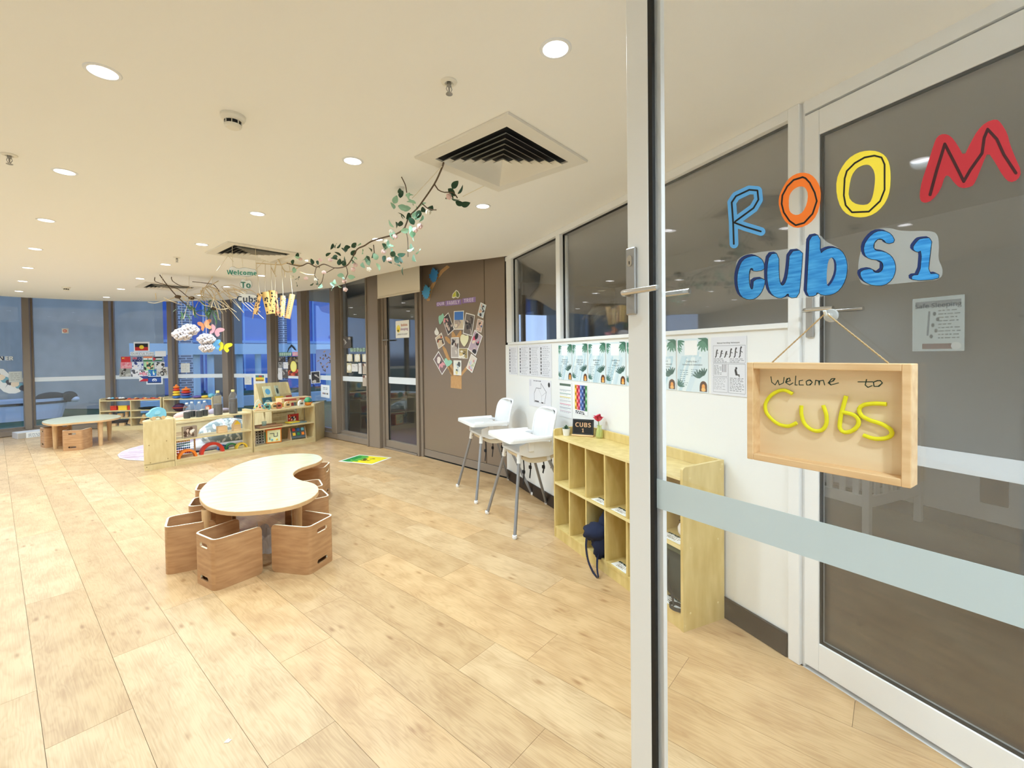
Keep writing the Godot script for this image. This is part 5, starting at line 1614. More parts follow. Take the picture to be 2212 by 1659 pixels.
func build_play_shelves() -> void:
	var P := plane_shelf
	var T: Transform3D = P.T
	var A := thing("play_shelf", "low maple toy shelf with wooden arches and drink bottles", "shelf", T)
	shelf_unit(A, 0.0, 1.0, 0.30, [0.345])
	var B := thing("play_shelf", "low maple toy shelf with the activity cube and bead maze", "shelf", T)
	shelf_unit(B, 1.012, 2.022, 0.30, [0.335])
	var E := thing("corner_shelf", "rounded maple corner cabinet with a flat front and the blue elephant on it", "cabinet", T)
	var q := PackedVector2Array([Vector2(-0.004, 0), Vector2(-0.004, -0.3)])
	for i in 9: q.append(Vector2(-0.02 - 0.314 * sin(PI / 2 * (i + 0.5) / 9.0), -0.30 * cos(PI / 2 * (i + 0.5) / 9.0)))
	q.append(Vector2(-0.338, 0.0))
	var lay := Basis(Vector3.RIGHT, Vector3.BACK, Vector3.DOWN)
	part(E, "top_board", MB.new().prism(q, -0.648, -0.63, Transform3D(lay, Vector3.ZERO), true), M.maple_flat)
	part(E, "front_panel", MB.new().box(Vector3(-0.169, 0.315, -0.009), Vector3(0.33, 0.63, 0.018), 0.001), M.maple)
	part(E, "inner_panel", MB.new().box(Vector3(-0.013, 0.315, -0.16), Vector3(0.017, 0.63, 0.28)), M.maple)
	part(E, "bottom_board", MB.new().prism(q, -0.09, -0.072, Transform3D(lay, Vector3.ZERO), true), M.maple_flat)
	var sc := MB.new()
	for k in [[-0.28, 0.33], [-0.09, 0.36], [-0.27, 0.1], [-0.08, 0.12], [-0.31, 0.05]]: sc.lathe([Vector2(0.007, 0), Vector2(0.006, 0.001), Vector2(0, 0.001)], 8, Transform3D(Basis(Vector3.RIGHT, PI / 2), Vector3(k[0], k[1], 0)))
	part(E, "screw_caps", sc, mat(col(150, 124, 78), 0.6))
	var F := thing("corner_shelf", "narrow maple end cabinet closing the toy shelf by the glass wall", "cabinet", T)
	part(F, "face_panel", MB.new().prism(v2([2.032, -0.004, 2.372, -0.285, 2.36, -0.299, 2.032, -0.026]), -0.655, 0.0, Transform3D(lay, Vector3.ZERO)), M.maple)
	part(F, "top_board", MB.new().prism(v2([2.03, -0.02, 2.355, -0.295, 2.03, -0.295]), -0.648, -0.632, Transform3D(lay, Vector3.ZERO)), M.maple_flat)
	# round rug behind
	var im := sheet(256, 256, col(186, 166, 174))
	for k in 260:
		var y := rng.randf_range(0, 256)
		bar(im, rng.randf_range(0, 240), y, rng.randf_range(10, 44), rng.randf_range(2, 5), [col(158, 120, 130), col(214, 206, 210), col(134, 108, 130), col(196, 178, 170)][rng.randi() % 4])
	var rm := mat(Color.WHITE, 0.95)
	rm.albedo_texture = ImageTexture.create_from_image(im)
	rm.uv1_scale = Vector3(0.5, 0.5, 1)
	var rug := thing("round_rug", "round pink and white flecked rug behind the toy shelf", "rug", shift(-1.75, 0, -8.85))
	var ro := PackedVector2Array()
	for i in 56: ro.append(Vector2(cos(TAU * i / 56.0), sin(TAU * i / 56.0)) * 1.04)
	part(rug, "pile", flat(ro, 0.0005, 0.012), rm)
	part(rug, "binding", MB.new().tube(ring_pts(Vector3(0, 0.008, 0), 1.045), 0.009, 6), mat(col(206, 198, 200), 0.9))
	# elephant on the corner cabinet
	var el := thing("toy_elephant", "pale blue wooden elephant on wheels on the corner cabinet", "toy elephant", T * shift(-0.16, 0.648, -0.09))
	var eb := smooth2(v2([-0.11, 0.04, -0.12, 0.09, -0.085, 0.10, -0.06, 0.15, 0.02, 0.17, 0.08, 0.14, 0.095, 0.08, 0.09, 0.03, 0.03, 0.03, 0.02, 0.05, -0.03, 0.05, -0.04, 0.03, -0.075, 0.03, -0.085, 0.06]), 2)
	part(el, "body", MB.new().prism(eb, -0.03, 0.03, Transform3D(), true), mat(col(128, 196, 220), 0.5))
	part(el, "ear", MB.new().prism(smooth2(v2([-0.05, 0.07, -0.02, 0.13, 0.03, 0.12, 0.02, 0.07]), 2), 0.03, 0.036), mat(col(150, 208, 228), 0.5))
	for x in [-0.05, 0.055]: part(el, "wheel", MB.new().lathe([Vector2(0, -0.045), Vector2(0.024, -0.045), Vector2(0.024, 0.045), Vector2(0, 0.045)], 16, Transform3D(Basis(Vector3.RIGHT, PI / 2), Vector3(x, 0.024, 0))), M.leg_wood)
	# bottles
	var dark := mat(col(20, 20, 24), 0.4)
	var pebb := wood(col(48, 42, 40), col(120, 110, 106), 51, Vector3(20, 20, 20), 0.7)
	var k0 := 0
	for c in [[548, 650, -0.10], [605, 630, -0.2], [688, 635, -0.11], [750, 615, -0.19]]:
		make_bottle("small clear bottle half full of black liquid on the toy shelf", on_shelf(P, c[0] / 5.267 + 300, c[1] / 5.267 + 780, 0.621, c[2]), 0.22, 0.043, 0.4, dark, "small dark bottles on the toy shelf")
	make_bottle("tall clear bottle of dark pebbles beside the small black bottles", on_shelf(P, 903 / 5.267 + 300, 610 / 5.267 + 780, 0.621, -0.13), 0.36, 0.058, 0.45, pebb, "tall pebble bottles")
	make_bottle("tall clear bottle of dark pebbles beside the shelf's joint", on_shelf(P, 1075 / 5.267 + 300, 595 / 5.267 + 780, 0.621, -0.13), 0.36, 0.058, 0.62, pebb, "tall pebble bottles")
	# arches
	for c in [[547, 0.115, "orange", 0.04], [832, 0.155, "red", -0.1], [955, 0.07, "blue", -0.24], [1047, 0.085, "green", -0.2], [1165, 0.08, "yellow", -0.12]]:
		make_arch("rainbow_arch", "%s wooden arch standing on the toy shelf's bottom board" % c[2], on_shelf(P, c[0] / 5.267 + 300, 1040 / 5.267 + 780, 0.0815, -0.06 if c[3] > 0 else c[3]), c[1], M[c[2]])
	# abacus
	var ab := thing("abacus", "wooden abacus with rows of coloured beads on the bottom shelf", "abacus", on_shelf(P, 515 / 5.267 + 300, 1030 / 5.267 + 780, 0.0815, -0.24))
	for s in [-0.13, 0.13]: part(ab, "post", MB.new().box(Vector3(s, 0.12, 0), Vector3(0.016, 0.24, 0.03), 0.002), M.leg_wood)
	part(ab, "base_rail", MB.new().box(Vector3(0, 0.008, 0), Vector3(0.244, 0.016, 0.05), 0.002), M.leg_wood)
	part(ab, "top_rail", MB.new().box(Vector3(0, 0.232, 0), Vector3(0.244, 0.014, 0.03), 0.002), M.leg_wood)
	var bc := ["red", "orange", "blue", "aqua", "aqua", "yellow"]
	for r in 6:
		part(ab, "wire", MB.new().tube([Vector3(-0.125, 0.04 + r * 0.033, 0), Vector3(0.125, 0.04 + r * 0.033, 0)], 0.002, 5), M.steel_dull)
		var b := MB.new()
		for k in 8: b.ball(Vector3(-0.105 + k * 0.024, 0.04 + r * 0.033, 0), Vector3(0.012, 0.014, 0.014), 8)
		part(ab, "bead_row", b, M[bc[r]])
	# blocks on the middle shelf
	var ph := thing("photo_block", "clear block with a brown and white picture on the middle shelf", "block", on_shelf(P, 577 / 5.267 + 300, 850 / 5.267 + 780, 0.3545, -0.06))
	var pim := sheet(64, 64, col(150, 132, 116))
	spots(pim, Rect2(6, 10, 40, 40), [col(84, 60, 46), col(236, 230, 222), col(214, 190, 170)], 14, 5, 14)
	card(ph, "picture", 0.16, 0.16, printed(pim), M.leg_wood, shift(0, 0.08, 0.03))
	part(ph, "block", MB.new().box(Vector3(0, 0.08, 0), Vector3(0.17, 0.16, 0.058), 0.004), mat(col(196, 180, 150), 0.3))
	var wb := thing("wooden_block", "plain square wooden block on the middle shelf", "block", on_shelf(P, 945 / 5.267 + 300, 800 / 5.267 + 780, 0.3545, -0.1))
	part(wb, "block", MB.new().box(Vector3(0, 0.05, 0), Vector3(0.12, 0.1, 0.09), 0.005), M.pine)
	var wb2 := thing("wooden_house_block", "small wooden house-shaped block near the shelf joint", "block", on_shelf(P, 1108 / 5.267 + 300, 785 / 5.267 + 780, 0.3545, -0.12))
	part(wb2, "block", MB.new().prism(v2([-0.05, 0, 0.05, 0, 0.05, 0.09, 0, 0.16, -0.05, 0.09]), -0.04, 0.04), M.pine)
	part(wb2, "roof_stripe", MB.new().prism(v2([-0.05, 0.1, 0.05, 0.1, 0, 0.16]), 0.04, 0.043), M.yellow)
	# cushions behind the shelf, on the rug
	var lim := sheet(128, 128, col(136, 150, 154))
	for k in 46: dab(lim, rng.randf_range(0, 128), rng.randf_range(0, 128), 11, 5, col(238, 240, 238), rng.randf() * PI)
	var lm := mat(Color.WHITE, 0.9)
	lm.albedo_texture = ImageTexture.create_from_image(lim)
	lm.uv1_triplanar = true
	lm.uv1_scale = Vector3(2.4, 2.4, 2.4)
	var cu := thing("leaf_cushion", "grey cushion with white leaf print propped behind the toy shelf", "cushion", on_shelf(P, 1010 / 5.267 + 300, 800 / 5.267 + 780, 0.012, -0.62))
	part(cu, "cover", MB.new().ball(Vector3(0, 0.26, 0), Vector3(0.4, 0.24, 0.13), 22, 0.03, 2, Basis(Vector3.RIGHT, -0.5)), lm)
	var fc := thing("floor_cushion", "large white floor cushion lying on the rug behind the shelf", "cushion", on_shelf(P, 950 / 5.267 + 300, 880 / 5.267 + 780, 0.012, -0.75))
	part(fc, "cover", MB.new().ball(Vector3(0, 0.09, 0), Vector3(0.55, 0.09, 0.34), 26, 0.02, 6), mat(col(206, 204, 206), 0.95))
	for c in [["rolled_blanket", "soft pink rolled blanket behind the small bottles", 560, 690, col(226, 186, 176), 0.2], ["plush_ball", "cream plush ball beside the pink blanket", 725, 690, col(240, 226, 200), 0.09], ["plush_rabbit", "lilac grey plush rabbit lying behind the toy shelf", 868, 690, col(176, 164, 176), 0.13]]:
		var o := thing(c[0], c[1], "soft toy", on_shelf(P, c[2] / 5.267 + 300, c[3] / 5.267 + 780, 0.43, -1.5))
		part(o, "body", MB.new().ball(Vector3(0, 0.08, 0), Vector3(c[5], 0.08, 0.1), 14, 0.06, 3), mat(c[4], 0.95))
		if c[0] == "plush_rabbit":
			for s in [-0.03, 0.04]: part(o, "ear", MB.new().ball(Vector3(0.14, 0.12, s), Vector3(0.09, 0.025, 0.03), 10), mat(c[4], 0.95))
	var bn := thing("soft_bench", "low maple bench carrying the soft toys behind the toy shelf", "bench", on_shelf(P, 690 / 5.267 + 300, 740 / 5.267 + 780, 0.0, -1.5))
	part(bn, "seat_board", MB.new().box(Vector3(0, 0.415, 0), Vector3(0.95, 0.03, 0.3), 0.003), M.maple_flat)
	part(bn, "front_board", MB.new().box(Vector3(0, 0.33, 0.13), Vector3(0.95, 0.13, 0.018), 0.002), M.maple_flat)
	for s in [-0.46, 0.46]: part(bn, "end_panel", MB.new().box(Vector3(s, 0.206, 0), Vector3(0.02, 0.388, 0.29), 0.002), M.maple)
	# activity cube
	var ac := thing("activity_cube", "wooden activity cube with red top and yellow maze side", "toy", on_shelf(P, 1527 / 5.267 + 300, 930 / 5.267 + 780, 0.0815, -0.14) * turned(-18, Vector3.ZERO))
	part(ac, "body", MB.new().box(Vector3(0, 0.115, 0), Vector3(0.22, 0.22, 0.2), 0.006), mat(col(240, 150, 60), 0.5))
	part(ac, "top_panel", MB.new().box(Vector3(0, 0.232, 0), Vector3(0.235, 0.014, 0.215), 0.004), M.red)
	part(ac, "maze_panel", MB.new().box(Vector3(0, 0.118, 0.102), Vector3(0.185, 0.185, 0.006), 0.002), mat(col(236, 238, 190), 0.5))
	var mz := MB.new()
	for l in [[-0.06, 0.16, 0.0, 0.16], [0.0, 0.16, 0.0, 0.11], [0.0, 0.11, 0.05, 0.11], [0.05, 0.11, 0.05, 0.17], [-0.06, 0.10, -0.06, 0.06]]: mz.tube([Vector3(l[0], l[1], 0.107), Vector3(l[2], l[3], 0.107)], 0.005, 6)
	part(ac, "maze_track", mz, mat(col(60, 60, 66), 0.6))
	part(ac, "side_panel", MB.new().box(Vector3(-0.112, 0.1, 0), Vector3(0.006, 0.15, 0.15), 0.002), mat(col(90, 150, 90), 0.5))
	for s in [[-0.03, 0.06, "aqua"], [0.04, 0.06, "yellow"]]: part(ac, "knob", MB.new().ball(Vector3(s[0], s[1], 0.11), Vector3(0.016, 0.016, 0.014), 10), M[s[2]])
	# black and white boards
	var bim := sheet(48, 64, col(226, 222, 214))
	for r in 5:
		bar(bim, 5, 4 + r * 12, 38, 9, col(58, 54, 52))
		dab(bim, 15, 8 + r * 12, 4, 3, col(200, 196, 186)); dab(bim, 33, 8 + r * 12, 4, 3, col(200, 196, 186))
	var bwb := thing("pattern_board", "black and white patterned board leaning inside the lower shelf", "board", on_shelf(P, 1377 / 5.267 + 300, 910 / 5.267 + 780, 0.0815, -0.18) * Transform3D(Basis(Vector3.RIGHT, -0.1), Vector3.ZERO))
	card(bwb, "panel", 0.14, 0.22, printed(bim), M.leg_wood, shift(0, 0.11, 0.0), 0.012)
	# toy house with panels
	var th := thing("toy_gear_house", "slant-fronted wooden toy with coloured tiles on the lower shelf", "toy", on_shelf(P, 1800 / 5.267 + 300, 890 / 5.267 + 780, 0.0815, -0.13) * turned(-10, Vector3.ZERO))
	for s in [-0.12, 0.12]: part(th, "side_panel", MB.new().prism(v2([0.09, 0, -0.09, 0, -0.03, 0.19, 0.02, 0.19]), -0.006, 0.006, Transform3D(Basis(Vector3.FORWARD * -1.0, UP, Vector3.LEFT), Vector3(s, 0, 0))), M.pine)
	part(th, "front_slab", MB.new().box(Vector3(0, 0.10, 0.055), Vector3(0.228, 0.18, 0.012), 0.002, Basis(Vector3.RIGHT, -0.33)), mat(col(84, 96, 100), 0.6))
	var tc := ["yellow", "green", "orange", "red", "blue", "aqua"]
	for k in 6: part(th, "tile", MB.new().box(Basis(Vector3.RIGHT, -0.33) * Vector3(-0.07 + (k % 3) * 0.07, 0.06 + (k / 3) * 0.075, 0.098), Vector3(0.045, 0.05, 0.014), 0.003, Basis(Vector3.RIGHT, -0.33)), M[tc[k]])
	# trays and boards on the middle shelf
	var tr := thing("wooden_tray", "flat brown wooden tray on the middle shelf below the bead maze", "tray", on_shelf(P, 1470 / 5.267 + 300, 745 / 5.267 + 780, 0.3445, -0.14))
	part(tr, "tray_base", MB.new().box(Vector3(0, 0.008, 0), Vector3(0.36, 0.016, 0.22), 0.003), mat(col(150, 110, 80), 0.6))
	part(tr, "tray_rim", MB.new().box(Vector3(0, 0.02, 0.105), Vector3(0.36, 0.03, 0.01), 0.002).box(Vector3(0, 0.02, -0.105), Vector3(0.36, 0.03, 0.01), 0.002), mat(col(176, 134, 98), 0.6))
	var cup := thing("glass_tumbler", "small clear tumbler on the brown wooden tray", "cup", on_shelf(P, 1425 / 5.267 + 300, 690 / 5.267 + 780, 0.3605, -0.13))
	part(cup, "cup", MB.new().lathe([Vector2(0, 0), Vector2(0.03, 0), Vector2(0.036, 0.08), Vector2(0.033, 0.08), Vector2(0.028, 0.006), Vector2(0, 0.006)], 16), glass(0.35, col(170, 206, 196)))
	for c in [["puzzle_board", "blue grey wooden puzzle board on the middle shelf", 1800, 690, col(120, 146, 156), 0.3445, 0.28], ["yellow_plate", "yellow oval plate lying on the upper stack of boards", 1745, 610, col(240, 214, 60), 0.3605, 0.2]]:
		var o := thing(c[0], c[1], "toy", on_shelf(P, c[2] / 5.267 + 300, c[3] / 5.267 + 780, c[5], -0.15))
		part(o, "board", MB.new().prism(round_rect(c[6], 0.16, 0.03, 4), 0.0, 0.016, Transform3D(Basis(Vector3.RIGHT, Vector3(0, 0, -1), UP), Vector3.ZERO), true), mat(c[4], 0.5))
		part(o, "inlay", MB.new().prism(round_rect(c[6] * 0.6, 0.08, 0.02, 4), 0.0, 0.002, Transform3D(Basis(Vector3.RIGHT, Vector3(0, 0, -1), UP), Vector3(0, 0.016, 0)), true), mat(c[4].lightened(0.4), 0.5))
	var rb := thing("red_picture_book", "red picture book standing on the middle shelf", "book", on_shelf(P, 1750 / 5.267 + 300, 600 / 5.267 + 780, 0.3605, -0.24))
	var rim2 := sheet(64, 48, col(196, 50, 48))
	spots(rim2, Rect2(8, 8, 48, 30), [col(240, 240, 230), col(250, 200, 80), col(40, 60, 90)], 12, 3, 8)
	card(rb, "cover", 0.19, 0.13, printed(rim2), M.paper, shift(0, 0.066, 0), 0.014)
	# top of the second unit: bead maze, blocks, ball in bowl
	var bm := thing("bead_maze", "looped wire bead maze on a wooden base on the toy shelf", "toy", on_shelf(P, 1375 / 5.267 + 300, 540 / 5.267 + 780, 0.621, -0.14))
	part(bm, "base", MB.new().box(Vector3(0, 0.01, 0), Vector3(0.2, 0.02, 0.14), 0.004), M.leg_wood)
	for k in 3:
		var w := []
		for i in 13: w.append(Vector3(-0.08 + 0.16 * i / 12.0, 0.02 + (0.15 - k * 0.035) * sin(PI * i / 12.0), -0.04 + k * 0.04))
		part(bm, "wire_loop", MB.new().tube(w, 0.0035, 6), mat([col(240, 240, 236), col(150, 214, 220), col(240, 170, 90)][k], 0.4))
	for k in 6: part(bm, "bead", MB.new().ball(Vector3(-0.07 + k * 0.028, 0.05 + 0.02 * (k % 3), -0.02 + 0.02 * (k % 3)), Vector3(0.016, 0.016, 0.016), 8), M[tc[k]])
	var small := [["stacked_picture_cards", "small stack of picture cards beside the bead maze", 1455, 520, col(110, 170, 160)], ["wooden_animal", "small cut-out wooden animal on the toy shelf", 1540, 520, col(222, 186, 130)], ["wooden_figure", "little painted wooden figure between the toy animals", 1590, 505, col(210, 120, 90)], ["wooden_train", "short wooden train carriage on the toy shelf", 1690, 505, col(226, 190, 140)], ["patterned_block", "block printed with black patterns on the toy shelf", 1845, 480, col(238, 232, 220)]]
	for c in small:
		var o := thing(c[0], c[1], "toy", on_shelf(P, c[2] / 5.267 + 300, c[3] / 5.267 + 780, 0.621, -0.12))
		part(o, "body", MB.new().prism(smooth2(v2([-0.05, 0.0, 0.05, 0.0, 0.055, 0.07, 0.02, 0.11, -0.03, 0.10, -0.055, 0.06]), 1), -0.02, 0.02, Transform3D(), true), mat(c[4], 0.6))
		part(o, "detail", MB.new().box(Vector3(0, 0.05, 0.021), Vector3(0.05, 0.03, 0.004), 0.001), mat(c[4].darkened(0.55), 0.6))
		part(o, "detail", MB.new().ball(Vector3(0.01, 0.09, 0.018), Vector3(0.012, 0.012, 0.008), 8), M.orange)
	for c in [[1690, 440, 0.30], [1850, 415, 0.26]]:
		var o := thing("wooden_crate_toy", "flat wooden toy tray piled behind the shelf, %s the patterned block" % ["left of" if c[0] == 1690 else "above"], "toy", on_shelf(P, c[0] / 5.267 + 300, c[1] / 5.267 + 780, 0.70, -0.42))
		part(o, "tray", MB.new().box(Vector3(0, 0.03, 0), Vector3(c[2], 0.06, 0.2), 0.004), M.pine)
		part(o, "print", MB.new().box(Vector3(0, 0.03, 0.101), Vector3(c[2] * 0.7, 0.03, 0.004), 0.001), mat(col(196, 90, 70), 0.6))
	var sb := thing("back_ledge", "maple shelf standing behind the toy shelf carrying wooden trays", "shelf", T * shift(1.72, 0, -0.42))
	part(sb, "top_board", MB.new().box(Vector3(0, 0.69, 0), Vector3(0.56, 0.02, 0.24), 0.002), M.maple_flat)
	for s in [-0.27, 0.27]: part(sb, "end_panel", MB.new().box(Vector3(s, 0.34, 0), Vector3(0.018, 0.68, 0.23), 0.002), M.maple)
	part(sb, "middle_shelf", MB.new().box(Vector3(0, 0.36, 0), Vector3(0.52, 0.018, 0.23), 0.002), M.maple_flat)
	var bo := thing("ball_bowl", "orange bowl holding a blue and green ball at the end of the toy shelf", "bowl", on_shelf(P, 1925 / 5.267 + 300, 490 / 5.267 + 780, 0.621, -0.15))
	part(bo, "bowl", MB.new().lathe([Vector2(0.03, 0), Vector2(0.06, 0.02), Vector2(0.075, 0.06), Vector2(0.07, 0.06), Vector2(0.05, 0.02), Vector2(0, 0.012)], 18), mat(col(236, 150, 60), 0.5))
	var bl := thing("globe_ball", "blue and green ball sitting in the orange bowl", "ball", on_shelf(P, 1925 / 5.267 + 300, 490 / 5.267 + 780, 0.66, -0.15))
	part(bl, "ball", MB.new().ball(Vector3(0, 0.045, 0), Vector3(0.062, 0.062, 0.062), 16), mat(col(70, 150, 200), 0.5))
	part(bl, "green_patch", MB.new().ball(Vector3(-0.012, 0.052, 0.012), Vector3(0.054, 0.054, 0.054), 12), mat(col(90, 176, 120), 0.5))
	# slanted book display behind
	var bx := thing("book_display", "tall maple slant-front book display behind the toy shelf", "book display", on_shelf(P, 1570 / 5.267 + 300, 600 / 5.267 + 780, 0.0, -0.78) * turned(8, Vector3.ZERO))
	for s in [-0.30, 0.30]: part(bx, "side_panel", MB.new().prism(v2([0.16, 0.0, -0.16, 0.0, -0.16, 1.0, -0.10, 1.0, 0.16, 0.30]), -0.009, 0.009, Transform3D(Basis(Vector3.BACK, UP, Vector3.LEFT), Vector3(s, 0, 0))), M.maple)
	part(bx, "back_slope", MB.new().box(Vector3(0, 0.66, -0.02), Vector3(0.58, 0.74, 0.012), 0.0, Basis(Vector3.RIGHT, -0.35)), M.maple)
	for k in 3: part(bx, "tier_front", MB.new().box(Vector3(0, 0.36 + k * 0.19, 0.13 - k * 0.066), Vector3(0.58, 0.13, 0.012), 0.002, Basis(Vector3.RIGHT, -0.1)), M.maple)
	part(bx, "base_board", MB.new().box(Vector3(0, 0.12, 0.1), Vector3(0.58, 0.24, 0.016), 0.002), M.maple)
	var X2: Transform3D = bx.transform
	var books := [["pale book with a blue oval on the top tier of the display", -0.16, 0.86, -0.015, col(236, 232, 190), col(110, 180, 220), 0.15], ["thin grey book leaning on the display's top tier", 0.02, 0.86, -0.015, col(190, 196, 170), col(70, 80, 70), 0.07], ["teal picture book on the display's middle tier", -0.20, 0.67, 0.052, col(50, 96, 110), col(150, 180, 180), 0.16], ["yellow picture book with an orange figure on the display", 0.03, 0.67, 0.052, col(244, 206, 70), col(230, 110, 50), 0.16], ["red picture book at the right of the display", 0.22, 0.67, 0.052, col(176, 60, 56), col(230, 190, 120), 0.11]]
	for c in books:
		var o := thing("picture_book", c[0], "book", X2 * Transform3D(Basis(Vector3.RIGHT, -0.35), Vector3(c[1], c[2], c[3])), "books on the slanted display")
		part(o, "cover", MB.new().box(Vector3(0, 0, 0.006), Vector3(c[6], 0.2, 0.012), 0.002), mat(c[4], 0.45))
		part(o, "cover_picture", MB.new().lathe([Vector2(0, 0.0128), Vector2(0.055, 0.0128), Vector2(0.055, 0.012)], 18, Transform3D(Basis(Vector3.RIGHT, PI / 2) * Basis.from_scale(Vector3(c[6] * 5.5, 1, 1)), Vector3.ZERO)), mat(c[5], 0.45))

# ---------- rear corner: two shelves, oval table, flat box ----------
func build_rear_corner() -> void:
	var p1 := make_plane(Vector2(-4.03, -11.66), Vector2(-2.94, -11.38))
	var p2 := make_plane(Vector2(-2.90, -11.36), Vector2(-1.97, -10.97))
	var A := thing("rear_shelf", "low maple shelf under the flag window with seashell tray on top", "shelf", p1.T)
	shelf_unit(A, 0.0, p1.len, 0.30, [0.40, 0.25], true)
	var B := thing("rear_shelf", "low maple shelf with stacking rings on top by the blue window", "shelf", p2.T)
	shelf_unit(B, 0.0, p2.len, 0.30, [0.34])
	var T1: Transform3D = p1.T
	var T2: Transform3D = p2.T
	# nature tray and orange cloth
	var tray := thing("nature_tray", "round wooden tray of shells and stones on the rear shelf", "tray", T1 * shift(0.22, 0.621, -0.15))
	part(tray, "tray", MB.new().lathe([Vector2(0, 0), Vector2(0.17, 0), Vector2(0.19, 0.02), Vector2(0.18, 0.02), Vector2(0, 0.008)], 22, Transform3D(Basis.from_scale(Vector3(1, 1, 0.7)), Vector3.ZERO)), mat(col(120, 82, 56), 0.7))
	var sh := [[-0.12, col(240, 238, 232)], [-0.06, col(120, 190, 214)], [0.02, col(176, 120, 90)], [0.08, col(246, 244, 240)], [0.13, col(238, 232, 220)]]
	for s in sh:
		var o := thing("shell", "small shell or stone lying in the nature tray", "shell", T1 * shift(0.22 + s[0], 0.633, -0.13), "shells in the nature tray")
		part(o, "shell", MB.new().ball(Vector3(0, 0.02, 0), Vector3(0.032, 0.022, 0.028), 10, 0.08, 2), mat(s[1], 0.6))
	var cl := thing("orange_cloth", "orange cloth spread over the rear shelf with small cut-outs", "cloth", T1 * shift(0.75, 0.6215, -0.14))
	part(cl, "cloth", MB.new().box(Vector3(0, 0.004, 0), Vector3(0.62, 0.008, 0.26), 0.002), mat(col(214, 110, 74), 0.9))
	for k in 8: part(cl, "cut_out", MB.new().ball(Vector3(-0.26 + k * 0.075, 0.02, 0.05 - (k % 2) * 0.08), Vector3(0.034, 0.016, 0.03), 8), mat([col(226, 100, 70), col(240, 190, 110), col(150, 80, 40)][k % 3], 0.8))
	# coloured boxes
	for c in [[0.20, 0.11, "red", "little red wooden box at the left of the rear shelf"], [0.37, 0.16, "yellow", "yellow wooden box between two red boxes on the rear shelf"], [0.50, 0.08, "red", "little red wooden box beside the shelf divider"]]:
		var o := thing("toy_box", c[3], "box", T1 * shift(c[0], 0.409, -0.12))
		part(o, "body", MB.new().box(Vector3(0, 0.04, 0), Vector3(c[1], 0.08, 0.09), 0.004), M[c[2]])
		part(o, "lid", MB.new().box(Vector3(0, 0.086, 0), Vector3(c[1] + 0.006, 0.012, 0.096), 0.002), mat(M[c[2]].albedo_color.lightened(0.15), 0.5))
	var dk := thing("dark_cloth", "dark folded cloth on the rear shelf's right half", "cloth", T1 * shift(0.83, 0.409, -0.14))
	part(dk, "cloth", MB.new().ball(Vector3(0, 0.025, 0), Vector3(0.2, 0.028, 0.1), 14, 0.1, 3), mat(col(20, 28, 28), 0.95))
	var wk := 0
	for c in [[0.12, 0.259, 0.04, 0.10], [0.30, 0.259, 0.10, 0.08], [0.42, 0.259, 0.05, 0.11], [0.16, 0.0815, 0.12, 0.05], [0.33, 0.0815, 0.10, 0.06], [0.46, 0.0815, 0.06, 0.13], [0.68, 0.0815, 0.06, 0.2], [0.86, 0.0815, 0.07, 0.16]]:
		var o := thing("wooden_block", "plain wooden building block on the rear shelf under the flags", "block", T1 * Transform3D(Basis(Vector3.BACK, -0.35 if c[3] > 0.12 else 0.0), Vector3(c[0], c[1] + (0.03 if c[3] > 0.12 else 0.0), -0.13)), "wooden blocks on the rear shelf")
		part(o, "block", MB.new().box(Vector3(0, c[3] / 2, 0), Vector3(c[2], c[3], 0.05), 0.003), M.pine)
		wk += 1
	# stacking rings
	for c in [[0.18, ["blue", "yellow", "yellow", "red", "orange"], 0.075, "tall stacking ring toy with a blue base and orange top"], [0.38, ["blue", "purple", "red", "orange"], 0.1, "wider stacking ring toy with a purple ring and orange top"]]:
		var o := thing("stacking_rings", c[3], "toy", T2 * shift(c[0], 0.621, -0.14))
		var y := 0.0
		for k in c[1].size():
			var r: float = c[2] * (1.0 - 0.06 * k)
			part(o, "ring", MB.new().ball(Vector3(0, y + 0.028, 0), Vector3(r, 0.03, r), 18), M[c[1][k]])
			y += 0.052
		part(o, "knob", MB.new().ball(Vector3(0, y + 0.01, 0), Vector3(0.025, 0.028, 0.025), 12), M.orange)
	for c in [["purple_ring", "loose purple ring on the rear shelf", 0.62, "purple", 0.1], ["yellow_ring", "loose yellow ring beside the purple ring", 0.77, "yellow", 0.07], ["aqua_teapot", "small aqua toy teapot at the end of the rear shelf", 0.90, "aqua", 0.06]]:
		var o := thing(c[0], c[1], "toy", T2 * shift(c[2], 0.621, -0.14))
		part(o, "body", MB.new().ball(Vector3(0, 0.03 if c[4] > 0.06 else 0.05, 0), Vector3(c[4], 0.03 if c[4] > 0.06 else 0.05, c[4]), 16), M[c[3]])
		if c[4] < 0.065: part(o, "spout", MB.new().tube([Vector3(0.04, 0.05, 0), Vector3(0.09, 0.07, 0), Vector3(0.11, 0.1, 0)], 0.01, 8), M.aqua)
	var pb := thing("purple_ball", "dark purple and orange woven ball on the rear shelf", "ball", T2 * shift(0.25, 0.349, -0.13))
	part(pb, "ball", MB.new().ball(Vector3(0, 0.085, 0), Vector3(0.13, 0.085, 0.1), 18, 0.08, 4), mat(col(70, 34, 66), 0.8))
	var sp := MB.new()
	sp.tube(ring_pts(Vector3(0, 0.085, 0), 0.132), 0.008, 6)
	part(pb, "orange_seam", sp, mat(col(190, 80, 40), 0.8))
	var ob := thing("orange_toy", "orange and white toy at the end of the rear shelf", "toy", T2 * shift(0.86, 0.349, -0.13))
	part(ob, "body", MB.new().box(Vector3(0, 0.06, 0), Vector3(0.13, 0.12, 0.1), 0.02), mat(col(222, 110, 60), 0.6))
